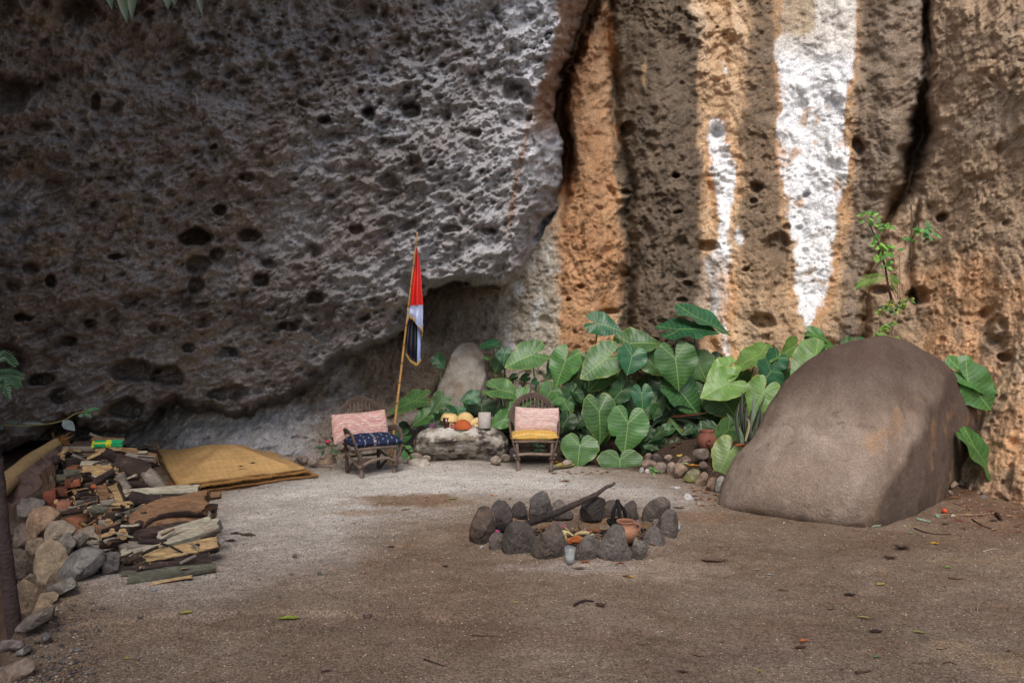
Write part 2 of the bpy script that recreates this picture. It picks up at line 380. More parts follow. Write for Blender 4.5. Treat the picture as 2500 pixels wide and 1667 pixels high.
for (hx, hy, rx, ry, dp) in [(1893, 597, 38, 34, .26), (1864, 786, 30, 20, .25), (1755, 320, 18, 20, .25), (1970, 476, 9, 7, .15), (1841, 487, 11, 8, .12), (2094, 356, 16, 26, .3), (1537, 321, 20, 22, .3),
            (1652, 433, 9, 9, .2), (1735, 604, 28, 16, .25), (2452, 872, 18, 13, .3), (2430, 805, 36, 34, .16), (1527, 470, 10, 8, .2), (1415, 698, 9, 6, .15), (1385, 730, 7, 6, .15), (1955, 560, 8, 6, .14), (1923, 557, 11, 9, .15),
            (1820, 655, 10, 7, .14), (1850, 455, 16, 12, .14), (2300, 530, 18, 12, .25), (2240, 720, 30, 26, .45), (1487, 757, 28, 7, .2), (2150, 712, 26, 12, .25), (2100, 780, 14, 12, .2), (1655, 520, 12, 5, .14), (1665, 728, 16, 7, .15), (1675, 690, 14, 5, .15)]:
    dd = np.hypot((u+w4[:, 0]*16-hx)/rx, (v+w4[:, 1]*16-hy)/ry)*(1+.4*fbm(PR*7+dp, 3, 34)); r = r-dp*ss(1.15, .55, dd)
dd = np.hypot((u-2430)/24, (v-806)/24); r = r+.16*ss(1.1, .3, dd)
dd = np.hypot((u-2363)/22, (v-410)/18); r = r+.07*ss(1.1, .6, dd)
ledge = ss(1250, 1100, u)*ss(880, 960, v)
YRf = YR-r*ra*mix(1., .9, ledge)-.15*ledge*fbm(PR*3.1, 3, 95, ridged=True)
YRf = YRf+1.5*ss(34, 12, -sd)*(u > 1280)*ss(560, 380, v)*ss(-30, -5, 0*u)
Yf = YRf*(1-inside)+YLf*inside
W3 = np.stack([(u-CX)/F*Yf, Yf, CAMZ-(v-CY)/F*Yf], 1)
# --- mineral colours, with some fall of light painted in
n1_ = fbm(P0*1.3, 4, 101); n2_ = fbm(P0*5, 3, 103); n3_ = fbm(Q*3+9, 4, 105)
gray = lin(168, 168, 172); brn = lin(126, 110, 100); pale = lin(196, 196, 200)
cl = np.ones((len(u), 3))*gray
cl = cm(cl, brn, ss(-.5, .5, n1_+(1-u/1150.)*.4)*.75)  # browner and darker leftwards, carrying the shading of that side
cl = cm(cl, lin(140, 120, 100), ss(.2, .6, n2_+.2*n3_)*.4*ss(1000, 300, u))
cl = cm(cl, pale, ss(.0, .5, n3_)*.5*ss(700, 1250, u))
cl = cm(cl, lin(205, 205, 210), ss(1050, 1330, u+80*n1_)*ss(700, 150, v)*.75)  # paler towards the upper right rim, its skylight painted in
cl = cm(cl, lin(70, 60, 55), ss(.05, .5, fbm(P0*1.2+77, 4, 107))*.5)
dc1, dc2, rc = cells(Q*3.2+w3*.4, 500)      # cobbles of another colour set in the conglomerate
cl = cm(cl, lin(142, 122, 98), (rc > .8)*ss(.42, .34, dc1)*.5*ss(900, 300, u))
rim = ss(rimd*1.0+4, rimd*.8-4, sd+10*n2_)*ss(350, 290, v)
rim = np.clip(rim, 0, 1)*(u > 1150)
cl = cm(cl, lin(150, 112, 80), rim*.8)
cl = cm(cl, lin(150, 112, 80), ss(12, 3, np.abs(u-line([(1310, 200), (1275, 380), (1258, 470), (1240, 560)])+12*n2_))*ss(180, 330, v)*ss(600, 520, v)*.55*(u > 1150))
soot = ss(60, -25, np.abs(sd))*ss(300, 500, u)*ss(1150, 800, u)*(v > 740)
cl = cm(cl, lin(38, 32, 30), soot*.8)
# right wall
drip = fbm(PR*np.array([9, 9, .9]), 3, 117)
fz = 15*fbm(PR*6, 4, 111, .65)+20*fbm(PR*1.5, 2, 113)+16*drip
ux = uw*.35+u*.65+fz; vx = v+fz*2
tan = lin(178, 150, 120); org = lin(174, 126, 88); dkb = lin(88, 79, 70); wht = lin(236, 236, 238); brw = lin(126, 104, 82)
m1 = fbm(PR*np.array([2.2, 2.2, .8]), 4, 121); m2 = fbm(PR*np.array([6, 6, 3]), 4, 123); m3 = fbm(PR*1.1, 4, 125)
cr = np.ones((len(u), 3))*tan
cr = cm(cr, lin(190, 170, 146), ss(0, .5, m1)*.6)
cr = cm(cr, lin(120, 92, 66), ss(.05, .5, m2)*.5)
cr = cm(cr, org, ss(.25, .6, m3+.3*m1)*.4)
def band(l, r_, soft=8):
    soft = soft*1.6; return ss(-soft, soft, ux-l)*ss(-soft, soft, r_-ux)
X = line
co_ = band(X([(1430, 0), (1370, 250), (1368, 500), (1355, 650), (1370, 800)]), X([(1488, 0), (1500, 200), (1507, 400), (1520, 560), (1518, 700), (1500, 800)]), 7)
cr = cm(cr, org, co_*(.62+.3*m2)); cr = cm(cr, lin(218, 176, 136), co_*ss(-.05, .45, m1+.15)*.6*ss(650, 100, v))  # orange column, its lit top painted paler
cr = cm(cr, lin(172, 104, 58), co_*ss(.1, .5, m3+m2*.4)*.5)
cdk = band(X([(1486, 0), (1500, 200), (1508, 400), (1524, 560), (1520, 700), (1525, 900)]), X([(1706, 0), (1712, 200), (1716, 330), (1722, 500), (1716, 640), (1712, 800)]), 7)
cr = cm(cr, dkb, cdk*(.86+.1*drip)); cr = cm(cr, lin(142, 128, 108), cdk*ss(.0, .55, m1)*.55*ss(420, 60, v)); cr = cm(cr, lin(60, 52, 44), cdk*ss(0, .5, m2)*.45)
cr = cm(cr, lin(176, 150, 112), band(1568, 1578, 3)*ss(130, 160, v)*ss(220, 190, v)*.7)
cg = ss(1375, 1345, ux)*ss(480, 600, v)
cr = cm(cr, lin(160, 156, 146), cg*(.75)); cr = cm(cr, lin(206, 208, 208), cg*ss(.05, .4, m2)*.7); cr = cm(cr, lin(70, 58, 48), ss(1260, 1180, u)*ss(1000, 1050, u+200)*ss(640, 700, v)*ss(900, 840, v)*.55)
tb = band(X([(1700, 0), (1712, 330), (1716, 900)]), X([(1835, 0), (1838, 300), (1820, 480), (1812, 900)]), 8)
cr = cm(cr, lin(202, 170, 136), tb*.75); cr = cm(cr, lin(228, 206, 180), tb*ss(.0, .4, m1)*.55*ss(380, 120, v)); cr = cm(cr, org, tb*ss(.1, .5, m3-.1*m2)*.5)
cb = band(X([(1832, 0), (1815, 250), (1808, 480), (1812, 700)]), X([(1895, 0), (1890, 300), (1900, 470), (1925, 620)]), 8)*ss(760, 560, vx+60*m1)
cr = cm(cr, lin(114, 98, 82), cb*.85)
wn_l = X([(1748, 285), (1737, 330), (1738, 420), (1750, 520), (1762, 575), (1725, 640), (1745, 740), (1752, 800), (1762, 870)])
wn_r = X([(1768, 285), (1780, 330), (1790, 420), (1784, 520), (1784, 585), (1790, 640), (1782, 760), (1775, 800), (1785, 870)])
halo = band(wn_l-14, wn_r+16, 6)*ss(270, 300, vx)*ss(890, 860, vx)
cr = cm(cr, lin(206, 148, 96), halo*.5*ss(-.3, .3, m1+.5*m2))
wn = band(wn_l, wn_r, 4)*ss(288, 302, vx)*ss(885, 868, vx)
cr = cm(cr, wht, wn*(1-.75*ss(600, 640, v)*ss(-.35, .25, m2+.3*m1)))
cr = cm(cr, lin(150, 152, 150), band(1712, 1765, 8)*ss(610, 650, v)*ss(800, 740, v)*.5)
cr = cm(cr, wht, band(1762, 1775, 3)*ss(.12, .3, m2)*ss(90, 120, v)*ss(290, 270, v)); cr = cm(cr, wht, band(1800, 1814, 3)*ss(555, 575, vx)*ss(605, 590, vx))
ww_l = X([(1925, -500), (1915, 0), (1895, 110), (1897, 200), (1903, 340), (1906, 420), (1928, 500), (1940, 600), (1942, 700), (1952, 775)])
ww_r = X([(2110, -500), (2098, 0), (2092, 120), (2082, 190), (2062, 270), (2066, 380), (2062, 440), (2050, 520), (2030, 610), (2022, 690), (2005, 735), (1985, 780)])
halo = band(ww_l-12, ww_r+26, 7)*ss(860, 780, vx)
cr = cm(cr, lin(206, 150, 100), halo*.5*ss(-.3, .3, m1+.5*m2))
ww = band(ww_l, ww_r, 4)*ss(786, 768, vx)
patch = ss(.16, .3, fbm(PR*2.6+3, 3, 131))*ss(420, 300, np.abs(vx-560)+120*0)*.8
cr = cm(cr, wht, ww*(1-.9*patch*ss(.0, .2, m2+.15)))
cr = cm(cr, lin(146, 116, 82), ww*ss(100, 70, v+26*m2)*ss(1992, 1975, ux-30*m1)*.9); cr = cm(cr, lin(186, 172, 150), ww*ss(175, 90, v+30*m2)*.55)
cq = band(X([(2108, 0), (2088, 280), (2092, 440), (2062, 640), (2050, 900)]), X([(2262, 0), (2255, 350), (2170, 520), (2110, 700), (2090, 900)]), 10)
cr = cm(cr, lin(132, 118, 104), cq*.85); cr = cm(cr, lin(176, 168, 156), cq*ss(.05, .45, m1)*.55); cr = cm(cr, lin(90, 72, 54), cq*ss(.1, .5, m2)*.5)
cz = ss(-12, 12, ux-X([(2262, 0), (2255, 350), (2180, 540), (2140, 700), (2100, 900)]))
cr = cm(cr, lin(164, 142, 120), cz*.7); cr = cm(cr, lin(168, 158, 142), cz*ss(.0, .5, m3)*.5*ss(700, 300, v)); cr = cm(cr, lin(200, 154, 114), cz*ss(-.1, .4, m3+.5*m1+.35*ss(500, 800, v)-.2)*.8*ss(480, 680, v)); cr = cm(cr, lin(112, 90, 70), cz*ss(.15, .5, m2)*.4)
# rock slope and pale ledge below the overhang
lg = ss(1280, 1180, u)*ss(800, 880, v-(1100-u)*.12)
cr = cm(cr, lin(132, 116, 102), lg*.95); cr = cm(cr, lin(178, 174, 172), lg*ss(-.1, .35, m3+.4*m2)*.7)
cr = cm(cr, lin(186, 184, 186), ss(820, 700, u)*ss(985, 1020, v+20*m1)*.7)
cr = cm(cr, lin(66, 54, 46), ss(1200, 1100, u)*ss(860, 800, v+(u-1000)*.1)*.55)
cr = cr*(1+.22*fbm(PR*np.array([3, 3, 2])+w4, 4, 141)[:, None]); cr = cm(cr, lin(120, 112, 104), ss(.15, .5, fbm(PR*1.3+60, 4, 143))*.35*(1-.8*ww)*(1-.8*wn))
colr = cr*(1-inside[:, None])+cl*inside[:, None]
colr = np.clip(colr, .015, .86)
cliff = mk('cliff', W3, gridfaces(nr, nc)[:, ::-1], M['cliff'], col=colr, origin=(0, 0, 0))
tag(cliff, kind='structure')
del U, V_, P0, PR, Q, w3, w4, W3, PRs
# ================================================================ THE GROUND
EDGE_T = np.array([(-1.2, -16), (-1.9, 1.5), (-2.3, 3.0), (-2.66, 3.75), (-2.98, 4.45), (-3.45, 5.2), (-3.95, 5.9), (-4.8, 7.0), (-6.5, 8.2), (-16, 9)])
def edge_x(y): return np.interp(y, EDGE_T[:, 1], EDGE_T[:, 0])
def ground_h(x, y):
    p = np.stack([x, y, np.zeros_like(x)], 1)
    px = CX+F*x/np.maximum(y, .5)
    h_ = .035*fbm(p*.5, 3, 201)+.018*fbm(p*2.4, 3, 203)+.009*fbm(p*8, 4, 205, .6)-.008*ss(.1, .45, fbm(p*4.2+5, 2, 215))
    h_ = h_*ss(3, 4, y+0*x)*.7+h_*.6
    # planting bed rising towards the wall
    fy = np.interp(x, [-1.6, -.9, .4, 1.2, 1.7, 2.0, 2.3, 3.2, 4.6], [9.6, 9.2, 9.0, 8.75, 8.35, 7.85, 7.45, 7.5, 7.4])
    h_ = h_+.34*ss(-.05, 1.3, y-fy)*ss(-1.9, -1.2, x)
    # fire pit hollow
    dd = np.hypot((x-.52)/.72, (y-5.75)/.62)
    h_ = h_+.035*ss(1.25, 1.0, dd)*ss(.7, .9, dd)-.035*ss(.9, .5, dd)
    # a shallow step in the sand at the front left
    yy = 4.0-.35*(x+1.1)**2*.25+.08*fbm(p*3, 2, 207)
    h_ = h_+.022*ss(-.03, .03, y-yy)*ss(.1, -.4, x)
    # drop outside the terrace
    e = x-edge_x(y)
    h_ = h_-1.5*ss(0, -.55, e+.1*fbm(p*3, 2, 209))
    return h_
def tens(lo, a, b, hi, st):
    return axis(lo, a, b, hi, st, 1.25)
ys = [];  y_ = 3.0
while y_ < 11.2: ys.append(y_); y_ += .0024*y_
lo = [];  y_ = 3.0; s_ = .012
while y_ > -16: s_ *= 1.25; y_ -= s_; lo.append(y_)
hi = [];  y_ = ys[-1]; s_ = .03
while y_ < 18: s_ *= 1.3; y_ += s_; hi.append(y_)
ys = np.array(lo[::-1]+ys+hi); xs = tens(-16, -4.6, 5.4, 14, .0165)
Xg, Yg = np.meshgrid(xs, ys); x = Xg.ravel().astype(np.float32); y = Yg.ravel().astype(np.float32)
z = ground_h(x, y)
pg = np.stack([x, y, z], 1)
gu = np.where(y > 1, CX+F*x/np.maximum(y, 1), 1250+x*900); gv = np.where(y > 1, CY+F*CAMZ/np.maximum(y, 1), 3000)
k1 = fbm(pg*1.3, 4, 221); k2 = fbm(pg*5, 4, 223); k3 = fbm(pg*24, 3, 225)
sand = lin(122, 104, 88); light = lin(178, 171, 164); dark = lin(92, 74, 62); damp = lin(112, 88, 68)
cgd = np.ones((len(x), 3))*sand
cgd = cm(cgd, lin(138, 122, 106), ss(-.1, .4, k1)*.6); cgd = cm(cgd, lin(112, 90, 72), ss(.05, .45, k2-.3*k1)*.5)
LZ = np.array([(500, 1235), (560, 1200), (700, 1165), (760, 1140), (1200, 1125), (1380, 1135), (1450, 1165), (1580, 1185), (1650, 1205), (1700, 1226), (1640, 1232), (1500, 1222), (1300, 1215), (1180, 1225), (1000, 1262),
               (900, 1310), (850, 1370), (650, 1430), (480, 1480), (330, 1470), (200, 1440), (230, 1330), (330, 1260)], float)
sg = signed(LZ, gu+60*k1+25*k2, gv+22*k1+10*k2)
cgd = cm(cgd, light, ss(-70, 70, sg+14*k3)*(.9-.42*ss(1260, 1400, gv))); cgd = cm(cgd, lin(206, 202, 196), ss(-10, 50, sg)*ss(1250, 1180, gv)*.55)
for (a, b, rx, ry, c_, t_) in [(1020, 1228, 160, 17, lin(124, 98, 74), .85), (900, 1255, 90, 9, lin(140, 116, 92), .6), (1330, 1560, 300, 40, lin(116, 92, 78), .5), (1900, 1560, 130, 60, lin(126, 96, 80), .2), (800, 1520, 380, 22, lin(106, 88, 76), .5),
                           (1830, 1600, 160, 26, lin(112, 94, 84), .55), (2150, 1330, 170, 30, lin(104, 82, 66), .5), (1560, 1390, 200, 30, lin(164, 146, 128), .5), (1400, 1385, 160, 16, lin(168, 156, 146), .5), (1050, 1490, 260, 50, lin(120, 98, 82), .4), (1720, 1262, 140, 14, lin(128, 100, 78), .6)]:
    e_ = np.hypot((gu-a)/rx, (gv-b)/ry)+.5*k2+.4*k1; cgd = cm(cgd, c_, ss(1.25, .6, e_)*t_)
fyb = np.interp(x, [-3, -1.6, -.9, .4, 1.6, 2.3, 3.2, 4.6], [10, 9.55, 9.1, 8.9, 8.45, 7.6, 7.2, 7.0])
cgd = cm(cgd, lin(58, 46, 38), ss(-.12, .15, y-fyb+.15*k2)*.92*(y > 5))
rt = ss(2150, 2420, gu+120*k1)*ss(1400, 1240, gv+20*k2); cgd = cm(cgd, lin(108, 82, 64), rt*.75)
cgd = cm(cgd, lin(150, 124, 94), ss(.15, .5, k1+.3*k2)*ss(1800, 2200, gu)*.5)
dd = np.hypot((x-.52)/.74, (y-5.75)/.64); cgd = cm(cgd, lin(116, 88, 62), ss(1.1, .9, dd)*.8); cgd = cm(cgd, lin(30, 27, 26), ss(.1, -.2, np.hypot((x-.48)/.62, (y-5.45)/.36)-.9+.5*k2)*.92)
cgd = cm(cgd, lin(84, 68, 58), ss(.12, -.1, x-edge_x(y)+.1*k2)*.85)
sc_ = fbm(pg*np.array([2.2, 4.5, 1]), 4, 231); cgd = cm(cgd, cgd*.7, ss(.12, .45, sc_)*.6); cgd = cm(cgd, np.minimum(cgd*1.25, .6), ss(.15, .5, fbm(pg*np.array([3, 7, 1])+9, 4, 233))*.5)
dd = np.hypot((x-.52)/.78, (y-5.72)/.66); cgd = cm(cgd, lin(120, 114, 108), ss(1.25, .95, dd+.3*k2)*ss(-.2, .3, k2)*.5)
cgd = cgd*(1+.16*k3[:, None])
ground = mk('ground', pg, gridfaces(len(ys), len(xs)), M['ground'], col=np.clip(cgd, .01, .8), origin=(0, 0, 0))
tag(ground, kind='structure')
# ================================================================ ROCKS
def C(ox, oy, s):
    return lambda pts: np.array([(ox+a/s, oy+b/s) for a, b in pts], float)
c1 = C(0, 950, 2.412); c2 = C(750, 900, 3.36); c3 = C(1100, 1150, 3.794); c4 = C(1350, 720, 3.135); c5 = C(1700, 500, 1.845)
c6 = C(1540, 1060, 7.84); c8 = C(2200, 1150, 7.84); c9 = C(760, 1060, 7.84); c0 = C(1040, 740, 6.533)
STAIN = {}
def rock(name, out, Y, seed, mat='rock', col=(112, 100, 90), col2=(150, 142, 134), col3=(70, 60, 54), B=None, BB=None, M_=56, T_=36, lump=.10, fine=.03, cuts=5, parent=None,
         lean=0.0, pw=.8, yedge=None, yc=None, paint=None, sink=0, tilt=None, rb=.05, dfun=None):
    """a solid stone with this outline seen from the front, Y metres away, B metres of belly in front and BB behind"""
    rs = np.random.RandomState(seed)
    out = np.array(out, float); cen = out.mean(0)
    if sink:
        low = out[:, 1] > cen[1]+.45*(out[:, 1].max()-cen[1]); out[low, 1] += sink
        cen = out.mean(0)
    a = np.arctan2(out[:, 1]-cen[1], out[:, 0]-cen[0]); rr = np.hypot(out[:, 0]-cen[0], out[:, 1]-cen[1])
    o = np.argsort(a); a, rr = a[o], rr[o]
    # straight polygon edges, then lightly rounded
    th = np.linspace(-np.pi, np.pi, M_, endpoint=False)
    px = np.concatenate([rr*np.cos(a)]); py = rr*np.sin(a)
    Rr = np.zeros(M_)
    for k in range(len(a)):
        x1, y1, x2, y2 = px[k], py[k], px[(k+1) % len(a)], py[(k+1) % len(a)]
        den = (x2-x1)*np.sin(th)-(y2-y1)*np.cos(th)
        with np.errstate(all='ignore'):
            s = np.where(np.abs(den) > 1e-9, (y1*np.cos(th)-x1*np.sin(th))/den, -1)
        dd_ = np.cos(th)*(y2-y1)-np.sin(th)*(x2-x1); t = (x1*(y2-y1)-y1*(x2-x1))/np.where(np.abs(dd_) < 1e-9, 1e-9, dd_)
        ok = (s >= -1e-6) & (s <= 1+1e-6) & (t > 0); Rr = np.where(ok, np.maximum(t, Rr), Rr)
    z0 = Rr == 0; Rr[z0] = np.interp(th[z0], th[~z0], Rr[~z0], period=2*np.pi)
    nb = max(1, int(M_*rb)); ker = np.ones(2*nb+1)/(2*nb+1)
    Rr = np.convolve(np.concatenate([Rr[-nb:], Rr, Rr[:nb]]), ker, 'valid')
    wid = (out[:, 0].max()-out[:, 0].min())/F*Y; hei = (out[:, 1].max()-out[:, 1].min())/F*Y
    if B is None: B = .42*min(wid, hei*1.1)
    if BB is None: BB = B*1.1
    t = np.linspace(0, np.pi, T_+2)[1:-1]
    ou = cen[0]+Rr*np.cos(th); ov = cen[1]+Rr*np.sin(th)
    Ye = np.full(M_, Y) if yedge is None else yedge(ou, ov)
    Yc = (Y if yc is None else yc)
    s = np.sin(t)[:, None]; cc = np.cos(t)[:, None]
    Yb = Ye[None, :]*s**2+Yc*(1-s**2)
    if dfun is not None: Yb = dfun(cen[0]+(ou-cen[0])*s, cen[1]+(ov-cen[1])*s)
    depth = Yb-np.where(cc > 0, B*np.abs(cc)**pw, -BB*np.abs(cc)**pw)
    dk = depth
    X = (cen[0]+(ou-cen[0])*s-CX)/F*dk
    Z = CAMZ-(cen[1]+(ov-cen[1])*s-CY)/F*dk
    depth = depth+lean*(Z-Z.min())
    V = np.stack([X, depth, Z], -1).reshape(-1, 3)
    if dfun is not None: Yc = float(dfun(np.array([cen[0]]), np.array([cen[1]]))[0])
    pole = np.array([[(cen[0]-CX)/F*(Yc-B), Yc-B, CAMZ-(cen[1]-CY)/F*(Yc-B)], [(cen[0]-CX)/F*Yc, Yc+BB, CAMZ-(cen[1]-CY)/F*Yc]])
    pole[:, 1] += lean*(pole[:, 2]-V[:, 2].min())
    V = np.vstack([V, pole]); c = V.mean(0); sc = max(wid, hei)/2; q = (V-c)/sc
    for _ in range(cuts):
        n = rs.normal(size=3); n[1] = -abs(n[1])-.9; n[2] += .25; n /= np.linalg.norm(n)
        dmax = (q@n).max(); off = dmax*rs.uniform(.68, .93)
        e = np.maximum(0, q@n-off); q = q-n*(e*.88)[:, None]
    d = V-c; dn = q/(np.linalg.norm(q, axis=1)[:, None]+1e-6)
    face = .3+.7*np.abs(dn[:, 1:2])          # keep the outline, roughen the faces
    h = lump*fbm(q*1.3+seed, 3, seed)+fine*fbm(q*5+seed, 4, seed+3, ridged=True)*1.0
    ck = fbm(q*1.6+seed*3, 3, seed+21); h = h-fine*.8*np.exp(-(ck/.02)**2)*ss(.1, .5, fbm(q*.9, 1, seed+5))
    q = q+dn*h[:, None]*face
    V = c+q*sc
    T = [[len(V)-2, k_, (k_+1) % M_] for k_ in range(M_)]+[[len(V)-1, (T_-1)*M_+(k_+1) % M_, (T_-1)*M_+k_] for k_ in range(M_)]
    Qf = gridfaces(T_, M_, True)[:, ::-1]
    w1_ = fbm(q*1.7+seed*2, 4, seed+11); w2_ = fbm(q*5+seed, 4, seed+13)
    cl_ = np.ones((len(V), 3))*lin(*col)
    cl_ = cm(cl_, lin(*col2), ss(0, .45, w1_+.3*w2_)*.7); cl_ = cm(cl_, lin(*col3), ss(.0, .45, -w1_+.4*w2_)*.65)
    if paint: cl_ = paint(V, q, cl_, w1_, w2_)
    T = np.array(T)
    return mk(name, V, [Qf, T], M[mat], parent, col=np.clip(cl_, .01, .85))

# ---- the big boulder
BO = c5([(100, 1345), (112, 1270), (140, 1200), (185, 1120), (250, 1063), (288, 994), (325, 905), (400, 798), (498, 707), (592, 648), (680, 618), (760, 600), (855, 586), (960, 622), (1100, 700), (1200, 785),
         (1250, 860), (1268, 940), (1265, 1010), (1235, 1110), (1190, 1190), (1175, 1260), (1110, 1345), (990, 1400), (850, 1440), (760, 1448), (600, 1425), (400, 1395), (270, 1372), (150, 1360)])
def bo_depth(uu, vv):
    vf = np.interp(uu, [1740, 1760, 1850, 1950, 2030, 2112, 2165, 2240, 2305, 2345, 2400], [1222, 1228, 1247, 1262, 1273, 1281, 1278, 1256, 1228, 1195, 1175])
    ds = (uu-(2120+(1270-vv)*.52))*.88
    d_ = CAMZ*F/(vf-CY)+1.15*np.clip((vf-vv)/430, -.1, 1.2)+.0026*np.sqrt(np.clip(ds, 0, None)**2+400)-.05
    return 7.55-.25*np.log1p(np.exp((7.55-d_)/.25))+.0*d_ if False else np.where(d_ > 7.2, 7.2+.45*(1-np.exp(-(d_-7.2)/.45)), d_)
def bo_paint(V, q, c, w1, w2):
    uu = CX+F*V[:, 0]/V[:, 1]; vv = CY-F*(V[:, 2]-CAMZ)/V[:, 1]
    uu = uu+45*w1+12*w2; vv = vv+30*w1+12*w2
    c = cm(np.ones_like(c)*lin(140, 122, 108), lin(158, 142, 130), ss(-.2, .4, w1)*.6)
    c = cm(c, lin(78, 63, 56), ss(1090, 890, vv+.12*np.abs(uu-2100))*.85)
    c = cm(c, lin(164, 144, 130), ss(.05, .4, fbm(q*1.9+4, 4, 79))*.45*ss(930, 1080, vv)); c = cm(c, lin(86, 68, 60), ss(.1, .4, fbm(q*2.3+9, 4, 81))*.45)
    n3 = fbm(q*9, 4, 77); c = cm(c, lin(172, 156, 140), ss(.25, .5, n3)*.45*ss(950, 1100, vv)); c = cm(c, lin(84, 68, 58), ss(.2, .5, -n3)*.5)
    c = cm(c, lin(62, 48, 42), ss(-14, 22, (uu-(2128+(1270-vv)*.52)))*.72*ss(870, 930, vv)); c = cm(c, lin(140, 120, 100), ss(26, 8, np.abs(uu-2135-(1270-vv)*.22))*ss(1200, 1240, vv)*.6)  # right face past the crease painted darker: damp stain plus its shade
    c = cm(c, lin(84, 66, 54), ss(60, 25, np.abs(uu-2155+(vv-1200)*.55))*ss(1060, 1150, vv)*.35)
    c = cm(c, lin(150, 116, 84), ss(.1, .4, w2)*ss(2240, 2300, uu)*ss(980, 1030, vv)*.6)
    c = cm(c, lin(150, 120, 92), ss(50, 20, np.abs((uu-2160)+(vv-1060)*.8))*ss(-.1, .2, w2)*ss(1150, 1090, vv)*ss(960, 1010, vv)*.6)
    return c
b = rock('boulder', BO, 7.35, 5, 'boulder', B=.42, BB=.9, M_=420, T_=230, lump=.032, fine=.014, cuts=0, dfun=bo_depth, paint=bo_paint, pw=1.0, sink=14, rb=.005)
tag(b, 'huge smooth brown boulder with a damp right side darkened further by painted shade', 'boulder')
def tb_paint(V, q, c, w1, w2):
    s_ = fbm(q*np.array([2.2, 2.2, 7])+w1[:, None]*2.2, 4, 31)
    c = cm(c, lin(192, 188, 180), ss(.0, .25, s_)*.65); c = cm(c, lin(48, 42, 42), ss(.05, .25, -s_+.25*w1)*.85); c = cm(c, lin(150, 122, 90), ss(.2, .5, w2)*.4)
    return c
b = rock('table_rock', c2([(856, 620), (868, 560), (915, 515), (1000, 484), (1200, 474), (1400, 478), (1560, 484), (1625, 520), (1662, 600), (1660, 680), (1590, 745), (1450, 782), (1250, 782), (1050, 752), (930, 720), (880, 680)]), 9.15, 9,
         col=(132, 122, 110), B=.36, BB=.45, M_=180, T_=110, lump=.1, fine=.045, cuts=3, paint=tb_paint, sink=8, pw=.62)
tag(b, 'low flat-topped banded grey rock used as a table between the two chairs', 'rock')
b = rock('standing_slab', [(1052, 1070), (1062, 985), (1073, 925), (1085, 900), (1097, 870), (1109, 850), (1123, 838), (1138, 834), (1158, 839), (1167, 850), (1176, 858), (1179, 878), (1181, 900), (1185, 925), (1188, 945), (1185, 985), (1180, 1070)], 9.75, 12,
         col=(144, 136, 126), col2=(164, 160, 156), col3=(118, 98, 82), B=.2, BB=.4, M_=140, T_=90, lump=.05, fine=.035, cuts=6, lean=.22)
tag(b, 'tall pale pointed slab of rock standing behind the offerings', 'rock')

